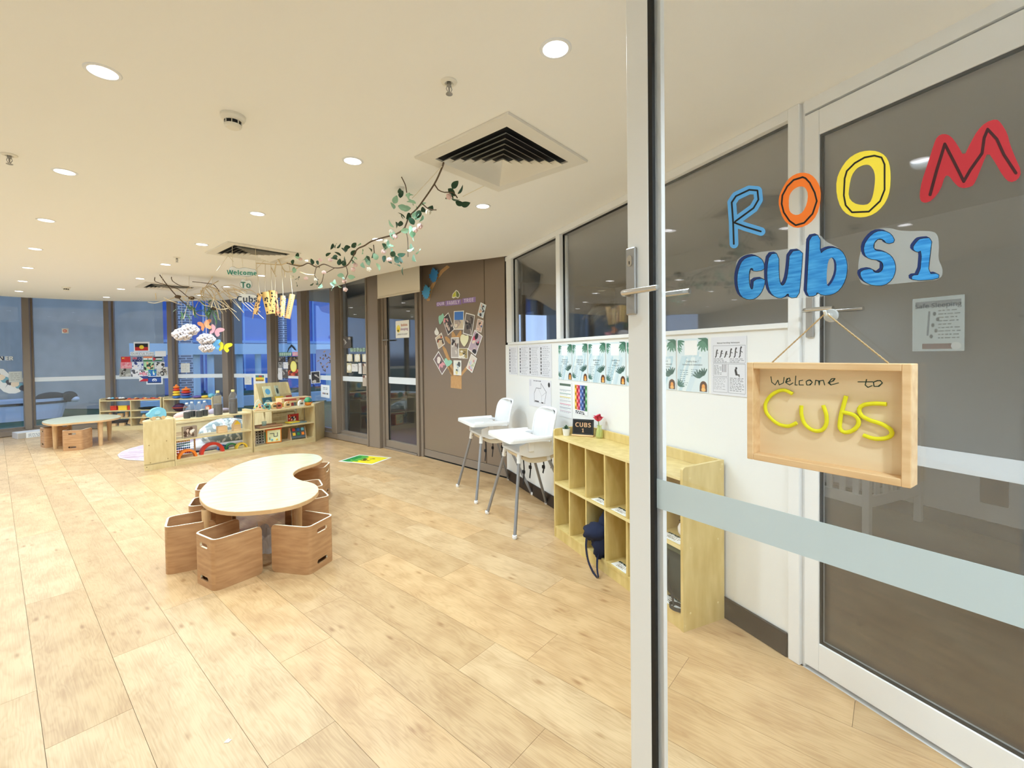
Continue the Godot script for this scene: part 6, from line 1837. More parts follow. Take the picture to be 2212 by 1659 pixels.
	part(ob, "panel", MB.new().box(Vector3(0, 0.06, 0.052), Vector3(0.06, 0.06, 0.004), 0.001), mat(col(240, 220, 200), 0.6))
	# oval table
	var px := [368, 1205, 395, 1222, 480, 1232, 600, 1222, 720, 1210, 850, 1200, 950, 1190, 1050, 1175, 1092, 1158, 1060, 1146, 1000, 1141, 900, 1140, 780, 1146, 650, 1155, 520, 1170, 430, 1186]
	var mid := Vector2(-3.72, -10.1)
	var o := PackedVector2Array()
	for i in range(0, px.size(), 2):
		var p := at_h(px[i] / 4.148, px[i + 1] / 4.148 + 620.0, 0.435)
		o.append(Vector2(p.x, p.z) - mid)
	o = smooth2(o, 1)
	var t := thing("oval_table", "low oval cream table with wooden legs before the far windows", "table", shift(mid.x, 0, mid.y))
	part(t, "top_board", flat(o, 0.405, 0.433), M.top_edge)
	part(t, "laminate", flat(o, 0.433, 0.435), M.top)
	for q in [[-3.93, -9.72], [-3.36, -9.74], [-3.42, -10.28], [-4.05, -10.5]]:
		part(t, "leg", MB.new().lathe([Vector2(0, 0), Vector2(0.026, 0), Vector2(0.028, 0.02), Vector2(0.036, 0.38), Vector2(0.036, 0.406)], 14, shift(q[0] - mid.x, 0, q[1] - mid.y)), M.leg_wood)
	make_stool("plywood cube stool with both slots showing under the oval table", facing(Vector2(-3.6, -9.40), Vector2(0.0, -1.0)), "cube stools at the oval table")
	make_stool("plywood cube stool half behind the oval table's leg", facing(Vector2(-4.20, -9.98), Vector2(0.8, -0.6)), "cube stools at the oval table")
	# flat parcel by the window
	var im := sheet(128, 40, col(236, 236, 234))
	bar(im, 0, 0, 34, 40, col(176, 168, 158))
	words(im, 44, 12, 60, 3, 9, col(90, 96, 110), 3)
	bar(im, 104, 6, 16, 12, col(120, 124, 130)); bar(im, 104, 22, 16, 12, col(120, 124, 130))
	var bp := make_plane(Vector2(-5.06, -11.22), Vector2(-4.74, -11.46))
	var fb := thing("flat_parcel", "flat white labelled carton on the floor below the left window", "carton", bp.T * shift(bp.len / 2, 0, 0))
	part(fb, "carton", MB.new().box(Vector3(0, 0.055, -0.16), Vector3(bp.len, 0.11, 0.318), 0.002), mat(col(214, 208, 200), 0.7))
	card(fb, "label", bp.len * 0.98, 0.1, printed(im), M.paper, shift(0, 0.055, -0.0005))

# ---------- papers on the white wall ----------
func leaf_spray(im: Image, x: float, y: float, cnt: int, len: float, a0: float, c: Color) -> void:
	for i in cnt:
		var a := a0 + (i - cnt / 2.0) * 0.42
		dab(im, x + cos(a) * len * 0.5, y + sin(a) * len * 0.5, len * 0.5, len * 0.11, c, a)

func build_wall_papers() -> void:
	var P := plane_wall
	var zx := func(x: float) -> float: return x / 3.95 + 1080.0
	var zy := func(y: float) -> float: return y / 3.95 + 700.0
	# rosters
	for c in [[78, 195, 155, 435, 1, "narrow printed instruction sheet on the white wall beside the brown wall"], [165, 185, 445, 460, 3, "wide printed instruction sheet in three columns on the white wall"]]:
		var n: int = c[4]
		var im := sheet(84 * n, 120, col(226, 227, 234))
		for k in n:
			for r in 8: bar(im, k * 84 + 6, 10 + r * 13, 7, 9, col(60, 60, 66))
			words(im, k * 84 + 20, 8, 56, 17, 6.5, col(170, 172, 182), 2)
			bar(im, k * 84, 0, 1, 120, col(190, 190, 198))
		paper_on(P, zx.call(c[0]), zy.call(c[1]), zx.call(c[2]), zy.call(c[3]), "instruction_sheet", c[5], "notice", printed(im))
	# evacuation plan
	var ev := sheet(160, 96, col(232, 232, 238))
	var ol := [40, 80, 40, 50, 56, 30, 90, 30, 90, 12, 128, 40, 116, 78, 118, 78]
	for i in range(0, ol.size() - 2, 2): stroke(ev, Vector2(ol[i], ol[i + 1]), Vector2(ol[i + 2], ol[i + 3]), 2, col(130, 130, 140))
	for l in [[40, 80, 116, 80], [70, 30, 96, 56], [96, 56, 128, 40], [96, 56, 96, 80]]: stroke(ev, Vector2(l[0], l[1]), Vector2(l[2], l[3]), 1, col(150, 150, 158))
	bar(ev, 44, 74, 30, 4, col(60, 56, 60)); bar(ev, 92, 76, 14, 4, col(60, 56, 60))
	dab(ev, 146, 14, 7, 8, col(50, 52, 58))
	bar(ev, 4, 4, 14, 22, col(214, 214, 222)); words(ev, 36, 4, 70, 1, 6, col(110, 110, 118), 3)
	paper_on(P, zx.call(250), zy.call(465), zx.call(440), zy.call(735), "evacuation_plan", "floor plan evacuation notice behind the high chairs", "notice", printed(ev))
	# quality area posters: blue wash, leaves, a little tree-house emblem
	var ink := mat(col(52, 74, 84), 0.7)
	var slots := [[-3.584, 1, ["Educational Program", "and Practice"]], [-3.342, 2, ["Children's Health", "and Safety"]], [-3.093, 3, ["Physical", "Environment"]], [-2.847, 4, ["Staffing", "Arrangements"]], [-2.602, 5, ["Relationships", "with Children"]], [-2.358, 6, ["Collaborative Partnerships with", "Families and Communities"]], [-2.110, 7, ["Leadership & Governance"]]]
	for s in slots:
		var im := sheet(150, 204, col(222, 236, 242))
		var r2 := RandomNumberGenerator.new()
		r2.seed = 100 + s[1]
		for k in 16:
			var x := r2.randf_range(20, 130)
			stroke(im, Vector2(x, 60 + r2.randf() * 30), Vector2(x - 50, 204), r2.randf_range(8, 22), [col(204, 226, 236), col(190, 218, 230), col(232, 243, 246), col(212, 230, 240)][k % 4])
		leaf_spray(im, 4, 6, 4, 34, 1.0, col(70, 128, 108)); leaf_spray(im, 2, 34, 3, 26, 0.9, col(96, 150, 128))
		leaf_spray(im, 146, 4, 6, 44, 2.4, col(58, 112, 92)); leaf_spray(im, 128, 12, 5, 40, 2.0, col(90, 142, 120))
		leaf_spray(im, 108, 150, 6, 34, -1.5, col(74, 110, 104)); leaf_spray(im, 130, 140, 5, 30, -1.7, col(54, 92, 84))
		leaf_spray(im, 8, 186, 6, 30, -0.9, col(70, 118, 108))
		bar(im, 38, 8, 62, 56, col(250, 250, 250))
		words(im, 14, 122, 42, 8, 8, col(110, 140, 152), 2); words(im, 70, 118, 34, 4, 8, col(110, 140, 152), 2)
		dab(im, 128, 180, 17, 20, col(92, 62, 46)); bar(im, 111, 180, 34, 20, col(92, 62, 46))
		dab(im, 128, 182, 8, 11, col(240, 160, 70)); dab(im, 128, 192, 10, 7, col(244, 190, 110))
		var w := 0.236
		var o := thing("quality_poster", "pale blue leafy poster on the white wall titled " + " ".join(s[2]), "poster", Transform3D(plane_wall.T.basis, Vector3(2.051, 1.392, s[0] + w / 2)), "quality area posters")
		card(o, "sheet", w, 0.318, printed(im), M.paper)
		letters(o, "title", "Quality Area %d" % s[1], 0.011, ink, shift(0, 0.022, 0.0014), 0.0004)
		for k in s[2].size(): letters(o, "subtitle", s[2][k], 0.0095 if s[1] != 6 else 0.0085, ink, shift(0, 0.003 - k * 0.017, 0.0014), 0.0004)
	# manual handling poster
	var mh := sheet(150, 204, col(228, 229, 236))
	for r in [[10, 30, 134, 60], [10, 94, 62, 44], [76, 94, 68, 100], [10, 142, 62, 52]]:
		for e in [[r[0], r[1], r[2], 1], [r[0], r[1] + r[3], r[2], 1], [r[0], r[1], 1, r[3]], [r[0] + r[2], r[1], 1, r[3]]]: bar(mh, e[0], e[1], e[2], e[3], col(120, 122, 130))
	for k in 6:
		var x := 24.0 + k * 20
		var h := 10.0 + (k if k > 2 else 2 - k) * 3.0
		stroke(mh, Vector2(x, 66), Vector2(x + 3, 66 - h), 4, col(34, 34, 40)); dab(mh, x + 4, 62 - h, 3, 3, col(34, 34, 40)); stroke(mh, Vector2(x, 66), Vector2(x - 3, 72), 3, col(34, 34, 40)); stroke(mh, Vector2(x + 3, 66 - h * 0.6), Vector2(x + 9, 64 - h * 0.4), 2, col(34, 34, 40))
	words(mh, 14, 76, 56, 3, 5, col(130, 132, 140), 2); words(mh, 82, 76, 58, 3, 5, col(130, 132, 140), 2)
	words(mh, 14, 100, 34, 7, 5, col(130, 132, 140), 2); words(mh, 82, 142, 58, 9, 5.4, col(120, 122, 130), 2); words(mh, 14, 146, 50, 8, 5.4, col(170, 172, 180), 2)
	for k in 3: stroke(mh, Vector2(52 + k * 7, 98), Vector2(51 + k * 7, 122), 2, col(40, 40, 46))
	stroke(mh, Vector2(106, 116), Vector2(110, 130), 7, col(30, 30, 36)); dab(mh, 108, 108, 4, 4, col(30, 30, 36)); stroke(mh, Vector2(108, 130), Vector2(120, 132), 4, col(30, 30, 36)); stroke(mh, Vector2(120, 132), Vector2(121, 138), 3, col(30, 30, 36))
	var mo := paper_on(P, zx.call(1803), zy.call(115), zx.call(2110), zy.call(625), "handling_poster", "black and white Manual Handling Techniques poster on the white wall", "poster", printed(mh))
	letters(mo, "title", "Manual Handling Techniques", 0.008, M.ink, shift(0, 0.127, 0.0014), 0.0004)
	# weekly sheet and colour chart
	var wk := sheet(100, 140, col(240, 240, 240))
	bar(wk, 8, 6, 84, 9, col(90, 110, 96))
	var wc := [col(190, 192, 196), col(150, 176, 170), col(226, 206, 110), col(200, 200, 204), col(224, 150, 170), col(180, 180, 190), col(210, 190, 200)]
	for k in 7: bar(wk, 8, 30 + k * 14, 84, 3, wc[k]); words(wk, 10, 35 + k * 14, 78, 1, 5, col(190, 190, 196), 2)
	paper_on(P, zx.call(503), zy.call(490), zx.call(618), zy.call(810), "planner_sheet", "printed planner sheet with coloured rules above the succulent", "notice", printed(wk))
	var cc := sheet(84, 110, col(244, 244, 244))
	var rainbow := [col(240, 190, 40), col(226, 60, 60), col(230, 70, 110), col(90, 130, 200), col(60, 90, 170), col(40, 50, 90), col(80, 160, 90)]
	for k in 7:
		bar(cc, 4 + k * 11, 2, 11, 92, rainbow[k])
		for r in 7: dab(cc, 9 + k * 11, 9 + r * 13, 3, 5, rainbow[k].lightened(0.6) if (r + k) % 2 else rainbow[k].darkened(0.5))
	words(cc, 8, 98, 68, 2, 6, col(40, 40, 46), 4)
	paper_on(P, zx.call(635), zy.call(512), zx.call(752), zy.call(785), "rainbow_chart", "rainbow-coloured chart of small figures above the chalkboard sign", "poster", printed(cc))

# ---------- family tree on the brown wall ----------
func photo_print(sd: int, cs: Array, border := true) -> StandardMaterial3D:
	var im := sheet(48, 72, col(246, 246, 244) if border else cs[0])
	var r0 := rng.seed
	rng.seed = sd
	bar(im, 3 if border else 0, 3 if border else 0, 42 if border else 48, 66 if border else 72, cs[0])
	spots(im, Rect2(8, 12, 32, 50), cs, 14, 3, 11)
	if border:
		bar(im, 0, 0, 48, 3, col(246, 246, 244)); bar(im, 0, 69, 48, 3, col(246, 246, 244)); bar(im, 0, 0, 3, 72, col(246, 246, 244)); bar(im, 45, 0, 3, 72, col(246, 246, 244))
	rng.seed = r0 + sd
	return printed(im, 0.35)

func build_family_tree() -> void:
	var P := plane_brown
	var T: Transform3D = P.T
	var z := func(x: float, y: float) -> Vector2: return Vector2(x / 7.214 + 930.0, y / 7.214 + 620.0)
	var kraft := wood(col(190, 146, 98), col(206, 164, 116), 61, Vector3(6, 2, 6), 0.85)
	var tree := thing("paper_tree", "brown kraft paper tree trunk and branches holding the family photos", "paper tree", T)
	var shapes := [[318, 1385, 486, 1385, 486, 1590, 316, 1570], [300, 1340, 340, 1390, 400, 1390, 330, 1180, 240, 960, 185, 900, 190, 960, 260, 1130], [440, 1395, 480, 1395, 600, 1250, 560, 1230], [260, 1255, 300, 1230, 370, 1330, 350, 1390], [220, 775, 255, 770, 300, 810, 320, 890, 285, 880, 240, 830], [330, 700, 355, 690, 400, 770, 470, 670, 485, 700, 480, 790, 330, 790]]
	for s in shapes:
		var q := PackedVector2Array()
		for i in range(0, s.size(), 2):
			var a: Vector2 = z.call(s[i], s[i + 1])
			var p := lp(P, a.x, a.y)
			q.append(Vector2(p.x, p.y))
		part(tree, "trunk" if s[1] == 1385 else "branch", MB.new().prism(q, 0.0008, 0.0018), kraft)
	var dk := col(44, 40, 44)
	var ph := [
		["family photo of figures in black and pink tilted beside the teal leaf", [190, 495, 290, 378, 365, 680, 268, 752], [col(70, 62, 62), dk, col(230, 150, 160), col(210, 190, 180)]],
		["family photo with bright blue sky above pale ground", [365, 376, 525, 370, 520, 662, 366, 666], [col(214, 200, 176), col(236, 226, 210), col(190, 170, 160), col(160, 150, 150)]],
		["grey toned group photo above the cream paper leaf", [560, 400, 705, 440, 640, 765, 502, 722], [col(120, 112, 108), dk, col(190, 176, 168), col(80, 72, 72)]],
		["dark haired family photo highest on the tree's right", [790, 242, 880, 285, 820, 485, 730, 440], [col(200, 214, 222), dk, col(226, 190, 170), col(60, 60, 70)]],
		["family photo of three faces below the highest photo", [745, 497, 830, 522, 792, 712, 697, 672], [col(206, 180, 168), dk, col(236, 200, 184), col(80, 100, 150)]],
		["pink and black family photo steeply tilted at the right", [700, 677, 828, 772, 695, 1065, 575, 960], [col(190, 170, 186), dk, col(226, 90, 120), col(230, 214, 200)]],
		["family photo with a dark figure in the middle of the tree", [322, 788, 455, 782, 440, 1106, 327, 1106], [col(186, 178, 174), dk, col(90, 60, 50), col(220, 214, 208)]],
		["family photo in a yellow field beside the middle figure", [455, 950, 590, 955, 585, 1115, 430, 1112], [col(170, 150, 100), col(220, 196, 140), dk, col(240, 236, 226)]],
		["orange family photo tilted at the tree's left", [52, 795, 165, 745, 237, 852, 148, 966], [col(214, 196, 170), col(230, 130, 60), col(200, 90, 50), col(90, 80, 70)]],
		["black and pink family photo turned on its corner low at left", [40, 1140, 125, 1000, 270, 1240, 190, 1356], [col(130, 110, 110), dk, col(226, 160, 170), col(240, 230, 226)]],
		["pale drawing-like photo just above the trunk", [365, 1140, 482, 1146, 486, 1376, 360, 1370], [col(236, 236, 228), col(200, 214, 220), col(90, 90, 90), col(226, 214, 150)]],
		["pastel family photo tilted low at the right", [662, 1062, 747, 1132, 640, 1322, 540, 1237], [col(226, 216, 204), col(190, 200, 170), col(214, 160, 160), col(200, 206, 230)]]]
	var k := 0
	for e in ph:
		var c := []
		for i in range(0, 8, 2): c.append(z.call(e[1][i], e[1][i + 1]))
		var o := quad_on(P, c, "family_photo", e[0], "photo", photo_print(70 + k, e[2]), 0.002 + 0.0008 * (k % 4), "family photos on the paper tree")
		if k == 1:
			var sz := (o.get_child(0) as MeshInstance3D).mesh.get_aabb().size
			part(o, "printed_sky", MB.new().box(Vector3(0, sz.y * 0.24, 0.0014), Vector3(sz.x * 0.88, sz.y * 0.44, 0.0003)), mat(col(70, 130, 220), 0.4))
		k += 1
	var leaves := [["teal paper leaf at the tree's upper left", [130, 450, 175, 440, 200, 400, 222, 470, 190, 540, 150, 595, 132, 530], col(160, 216, 196)], ["teal paper leaf beside the lowest left photo", [218, 1130, 250, 1100, 280, 1150, 320, 1130, 350, 1170, 320, 1210, 270, 1245, 235, 1200], col(160, 216, 196)], ["cream paper leaf in the middle of the tree", [480, 745, 520, 735, 550, 760, 600, 750, 600, 830, 560, 900, 530, 935, 490, 880, 465, 820], col(238, 236, 200)], ["white paper leaf above the orange photo", [95, 620, 120, 670, 145, 720, 110, 760, 75, 740, 65, 690, 85, 670], col(238, 238, 236)]]
	for l in leaves:
		var o := thing("paper_leaf", l[0], "paper leaf", T, "paper leaves on the family tree")
		var q := PackedVector2Array()
		for i in range(0, l[1].size(), 2):
			var a: Vector2 = z.call(l[1][i], l[1][i + 1])
			var p := lp(P, a.x, a.y)
			q.append(Vector2(p.x, p.y))
		part(o, "leaf", MB.new().prism(smooth2(q, 1), 0.006, 0.007), mat(l[2], 0.7))
	# title
	var purple := mat(col(150, 122, 186), 0.6)
	var pale := mat(col(226, 214, 236), 0.6)
	for w in [["OUR", [95, 238, 222, 222, 224, 290, 95, 305]], ["FAMILY", [232, 215, 482, 190, 484, 270, 234, 300]], ["TREE", [496, 180, 704, 152, 706, 235, 498, 258]]]:
		var c := []
		for i in range(0, 8, 2): c.append(z.call(w[1][i], w[1][i + 1]))
		var o := quad_on(P, c, "word_card", "purple card strip reading %s above the paper tree" % w[0], "word card", purple, 0.002, "OUR FAMILY TREE title cards")
		var sz := (o.get_child(0) as MeshInstance3D).mesh.get_aabb().size
		letters(o, "lettering", w[0], sz.y * 0.68, pale, shift(0, 0, 0.0014), 0.0004, "Droid Sans", true, sz.x / (sz.y * 0.68 * w[0].length() * 1.05))
	var mp := thing("map_card", "small cut-out map in yellow and green above the family tree title", "card", T)
	for e in [[[335, 165, 345, 110, 370, 80, 400, 45, 430, 60, 460, 110, 455, 150, 430, 175, 395, 160, 360, 178], col(240, 240, 232), 0.002], [[345, 158, 352, 115, 375, 88, 395, 65, 400, 150], col(214, 214, 80), 0.003], [[402, 62, 425, 75, 450, 115, 445, 148, 428, 160, 405, 150], col(120, 130, 80), 0.003]]:
		var q := PackedVector2Array()
		for i in range(0, e[0].size(), 2):
			var a: Vector2 = z.call(e[0][i], e[0][i + 1])
			var p := lp(P, a.x, a.y)
			q.append(Vector2(p.x, p.y))
		part(mp, "cut_out", MB.new().prism(q, e[2], e[2] + 0.001), mat(e[1], 0.6))
	# blue leaves and paper branch at the door corner
	var br := thing("paper_branch", "brown paper branch high in the corner above the blue leaves", "paper branch", T)
	var q2 := PackedVector2Array()
	for a in [[966, 573], [972, 577], [958, 588], [944, 606], [934, 626], [928, 650], [922, 650], [928, 622], [940, 602], [952, 584]]:
		var p := lp(P, a[0], a[1])
		q2.append(Vector2(p.x, p.y))
	part(br, "branch", MB.new().prism(q2, 0.001, 0.002), kraft)
	for e in [[937, 597, 0.115, "upper bright blue paper maple leaf at the brown wall's corner", col(64, 142, 206)], [921, 633, 0.115, "lower sky blue paper maple leaf at the brown wall's corner", col(88, 174, 228)]]:
		var p := lp(P, e[0], e[1], 0.03)
		var o := thing("maple_leaf", e[3], "paper leaf", T * Transform3D(Basis(Vector3.BACK, 0.2), Vector3(p.x, p.y, 0.03)), "blue paper maple leaves")
		var l := PackedVector2Array()
		var half := [0.0, 1.15, 0.16, 0.85, 0.36, 0.98, 0.34, 0.66, 0.52, 0.74, 0.5, 0.5, 0.95, 0.52, 0.78, 0.3, 1.0, 0.12, 0.66, -0.02, 0.78, -0.3, 0.5, -0.28, 0.56, -0.62, 0.3, -0.5, 0.24, -0.82, 0.08, -0.66]
		for i in range(0, half.size(), 2): l.append(Vector2(half[i], half[i + 1]) * e[2])
		for i in range(half.size() - 2, 1, -2): l.append(Vector2(-half[i], half[i + 1]) * e[2])
		part(o, "leaf", MB.new().prism(l, 0.0, 0.001), mat(e[4], 0.7))

# ---------- papers on the far windows ----------
func flag(kind: int) -> StandardMaterial3D:
	var im := sheet(72, 46, col(240, 240, 240))
	match kind:
		0:   # black, red, yellow disc
			im.fill(col(24, 22, 24)); bar(im, 0, 23, 72, 23, col(204, 40, 36)); dab(im, 36, 23, 13, 13, col(250, 222, 60))
		1:
			im.fill(col(218, 44, 50)); dab(im, 14, 12, 6, 6, col(250, 220, 80))
			for k in 4: dab(im, 24 + (k % 2) * 3, 5 + k * 5, 1.5, 1.5, col(250, 220, 80))
		2:
			im.fill(col(40, 52, 110)); bar(im, 0, 0, 36, 23, col(200, 170, 190))
			stroke(im, Vector2(0, 0), Vector2(36, 23), 3, col(190, 60, 80)); stroke(im, Vector2(0, 23), Vector2(36, 0), 3, col(190, 60, 80)); bar(im, 0, 9, 36, 5, col(190, 60, 80)); bar(im, 15, 0, 5, 23, col(190, 60, 80))
			for k in [[18, 34], [52, 10], [60, 20], [46, 22], [54, 36]]: dab(im, k[0], k[1], 2.4, 2.4, col(240, 240, 246))
		3:
			bar(im, 0, 0, 72, 15, col(236, 140, 90)); bar(im, 0, 31, 72, 15, col(60, 130, 80)); dab(im, 36, 23, 5, 5, col(70, 80, 130))
		4:
			bar(im, 0, 0, 72, 15, col(30, 30, 30)); bar(im, 0, 31, 72, 15, col(60, 120, 70))
			for x in 26: bar(im, x, 23 - (26 - x) * 0.88, 1, (26 - x) * 1.76, col(206, 50, 66))
		5:
			bar(im, 0, 0, 72, 23, col(50, 70, 140)); bar(im, 0, 23, 72, 23, col(200, 40, 60))
			for x in 34: bar(im, x, 23 - (34 - x) * 0.67, 1, (34 - x) * 1.34, col(244, 244, 240))
			dab(im, 10, 23, 4, 4, col(230, 200, 90))
		6:
			im.fill(col(40, 84, 170)); bar(im, 0, 0, 72, 8, col(30, 60, 110)); bar(im, 0, 38, 72, 8, col(30, 60, 110))
			dab(im, 36, 24, 13, 12, col(240, 244, 248)); dab(im, 36, 28, 7, 8, col(40, 84, 170)); dab(im, 36, 27, 4, 4, col(240, 244, 248))
	return printed(im, 0.5)

func build_window_papers() -> void:
	var zf := func(l: Array) -> Array: return [l[0] / 11.853 + 230.0, l[1] / 11.853 + 720.0, l[2] / 11.853 + 230.0, l[3] / 11.853 + 720.0]
	var P: Dictionary = win_planes[3]
	var white := mat(col(240, 243, 248), 0.5)
	var rows := [
		["white card mounting behind the black, red and yellow flag", [680, 220, 1095, 465], white, "flag_mount"], ["black and red flag with a yellow disc on the window", [715, 262, 1055, 440], flag(0), "flag_print"],
		["white word card reading OUR under the disc flag", [595, 475, 815, 570], white, "word_card"], ["white word card reading CULTURE under the disc flag", [825, 480, 1210, 568], white, "word_card"], ["blank white card beside the word CULTURE", [1225, 455, 1515, 590], white, "blank_card"],
		["red flag with yellow stars on the window", [360, 600, 605, 740], flag(1), "flag_print"], ["dark blue flag with stars and a cross canton", [650, 610, 892, 726], flag(2), "flag_print"], ["orange, white and green striped flag with a wheel", [930, 595, 1165, 718], flag(3), "flag_print"], ["black, white and green flag with a red triangle", [1180, 608, 1412, 706], flag(4), "flag_print"]]
	var k := 0
	for r in rows:
		var c: Array = zf.call(r[1])
		var o := paper_on(P, c[0], c[1], c[2], c[3], r[3], r[0], "flag" if r[3].begins_with("flag") else "card", r[2], -0.018 + 0.002 * k)
		if r[0].contains("reading"):
			var w := "OUR" if r[0].contains("OUR") else "CULTURE"
			letters(o, "lettering", w, 0.05, mat(col(120, 124, 132), 0.6), shift(0, 0, 0.0014), 0.0004, "Droid Sans", false, 1.0)
		k = 1 if k == 0 else 0
	var art := [[[345, 740, 640, 900], [col(236, 150, 160), col(240, 180, 186), col(226, 120, 136)], "pink patterned painting under the red flag"], [[640, 735, 935, 925], [col(226, 232, 246), col(50, 62, 130), col(80, 100, 170), col(240, 236, 240)], "blue and white painting under the starred flag"], [[945, 735, 1205, 960], [col(180, 224, 170), col(240, 190, 150), col(40, 60, 50), col(210, 230, 190)], "green and orange painting under the wheel flag"], [[1215, 740, 1480, 900], [col(226, 224, 222), col(40, 40, 42), col(150, 146, 140)], "black and white painting under the triangle flag"], [[320, 905, 610, 1105], [col(160, 160, 152), col(60, 54, 50), col(206, 204, 196)], "grey brown painting at the display's lower left"], [[615, 930, 828, 1110], [col(240, 240, 244), col(90, 90, 100)], "mostly white sheet with a dark mark in the display"], [[830, 960, 1058, 1092], [col(240, 236, 240), col(240, 150, 170), col(60, 60, 70)], "pink fish picture in the window display"], [[1062, 935, 1266, 1096], [col(40, 120, 200), col(100, 190, 160), col(230, 240, 244), col(30, 90, 180)], "blue and green painting above the blue flag"], [[1270, 865, 1560, 1086], [col(214, 212, 206), col(60, 58, 60), col(170, 160, 148)], "grey stone-like painting at the display's right"]]
	for a in art:
		var im := sheet(64, 48, a[1][0])
		spots(im, Rect2(4, 4, 56, 40), a[1], 16, 3, 12)
		var c: Array = zf.call(a[0])
		paper_on(P, c[0], c[1], c[2], c[3], "child_painting", a[2], "painting", printed(im), -0.018 + 0.002 * k, 0.0, "paintings in the flag window")
		k = (k + 1) % 3
	for r in [["red and blue flag with a white triangle below the paintings", [840, 1100, 1070, 1228], flag(5), 0.006], ["white mount of the blue flag below the paintings", [1008, 1100, 1436, 1302], white, -0.012], ["blue flag with a white headdress below the paintings", [1045, 1115, 1398, 1270], flag(6), -0.008]]:
		var c: Array = zf.call(r[1])
		paper_on(P, c[0], c[1], c[2], c[3], "flag_print" if not r[0].contains("mount") else "flag_mount", r[0], "flag", r[2], r[3])
	# left windows
	var st := sheet(32, 28, col(236, 232, 230))
	dab(st, 14, 14, 10, 9, col(226, 130, 110)); dab(st, 13, 14, 6, 5, col(236, 190, 180))
	paper_on(win_planes[2], 133, 709, 148, 720, "window_sticker", "small red and white sticker alone on the big grey window", "sticker", printed(st), -0.018)
	var W1: Dictionary = win_planes[1]
	for e in [["N", -1, 9], ["E", 12, 19], ["R", 20, 29]]:
		var o := paper_on(W1, e[1], 770, e[2], 778.5, "letter_tile", "white letter tile %s on the left window" % e[0], "letter tile", mat(col(240, 242, 244), 0.5) if e[0] == "N" else mat(col(150, 156, 160), 0.5), -0.018, 0.0, "letter tiles on the left window")
		letters(o, "letter", e[0], 0.075, mat(col(24, 34, 60), 0.6) if e[0] == "N" else mat(col(236, 238, 240), 0.6), shift(0, 0, 0.0014), 0.0004, "Droid Sans", true)
	var torn := [["torn collage of pale pictures on the left window", [[-14, 795], [8, 797], [20, 808], [18, 826], [12, 838], [20, 828], [44, 832], [45, 846], [34, 850], [20, 850], [8, 846], [-2, 836], [-14, 830]], [col(232, 234, 236), col(120, 170, 190), col(90, 90, 100), col(236, 220, 200)]]]
	for e in torn:
		var q := PackedVector2Array()
		var ctr := lp(W1, 16, 823)
		for a in e[1]:
			var p := lp(W1, a[0], a[1])
			q.append(Vector2(p.x - ctr.x, p.y - ctr.y))
		var o := thing("torn_collage", e[0], "collage", W1.T * shift(ctr.x, ctr.y, -0.018))
		part(o, "sheet", MB.new().prism(q, 0.0, 0.001), mat(e[2][0], 0.6))
		for j in 9: part(o, "pasted_scrap", MB.new().prism(smooth2(v2([-0.06, -0.05, 0.05, -0.06, 0.07, 0.04, -0.04, 0.06]), 1), 0.001, 0.0018, Transform3D(Basis(Vector3.BACK, j * 1.3), Vector3(-0.2 + 0.06 * j, 0.16 - 0.045 * j, 0.0004 * (j % 3)))), mat(e[2][1 + j % 3], 0.6))
	var pc := sheet(40, 32, col(206, 210, 206))
	words(pc, 5, 6, 28, 4, 6, col(170, 174, 170), 2)
	paper_on(W1, 19, 803, 49, 825, "faded_sheet", "faded typed sheet beside the torn collage", "notice", printed(pc), -0.012)
	# letters of thanks on the blue windows
	var z2 := func(l: Array) -> Array: return [l[0] / 5.267 + 300.0, l[1] / 5.267 + 780.0, l[2] / 5.267 + 300.0, l[3] / 5.267 + 780.0]
	var ty := sheet(48, 56, col(222, 222, 216))
	words(ty, 6, 8, 36, 7, 6, col(186, 186, 182), 2)
	for e in [[4, [470, 25, 575, 130], "typed sheet on the window behind the stacking rings"], [5, [1193, 173, 1275, 270], "typed sheet beside the bright landscape picture"]]:
		var c: Array = z2.call(e[1])
		paper_on(win_planes[e[0]], c[0], c[1], c[2], c[3], "typed_sheet", e[2], "notice", printed(ty), -0.018)
	var ls := sheet(64, 56, col(236, 238, 240))
	bar(ls, 12, 4, 46, 12, col(70, 130, 140)); dab(ls, 38, 10, 10, 4, col(200, 60, 60)); bar(ls, 12, 16, 46, 12, col(244, 214, 60)); bar(ls, 12, 28, 46, 8, col(226, 160, 40))
	for j in 5: stroke(ls, Vector2(16 + j * 8, 36), Vector2(18 + j * 8, 30), 3, col(40, 40, 40))
	var cz: Array = z2.call([1295, 152, 1432, 270])
	paper_on(win_planes[5], cz[0], cz[1], cz[2], cz[3], "landscape_picture", "white sheet with a bright yellow and red landscape picture", "picture", printed(ls), -0.016)
	# collage window with the yellow oval
	var z6 := func(l: Array) -> Array: return [l[0] / 5.922 + 560.0, l[1] / 5.922 + 620.0, l[2] / 5.922 + 560.0, l[3] / 5.922 + 620.0]
	var W6: Dictionary = win_planes[6]
	var pt := sheet(80, 128, col(70, 50, 34))
	spots(pt, Rect2(0, 0, 80, 50), [col(20, 18, 16), col(110, 90, 60), col(150, 140, 100)], 30, 4, 10)
	spots(pt, Rect2(0, 84, 80, 44), [col(196, 60, 40), col(170, 40, 30), col(220, 110, 70)], 40, 3, 8)
	dab(pt, 40, 66, 22, 36, col(246, 232, 110)); dab(pt, 40, 66, 17, 29, col(248, 238, 140))
	var c6: Array = z6.call([352, 888, 506, 1140])
	paper_on(W6, c6[0], c6[1], c6[2], c6[3], "oval_painting", "dark painting with a big yellow oval and red dots", "painting", printed(pt), -0.016)
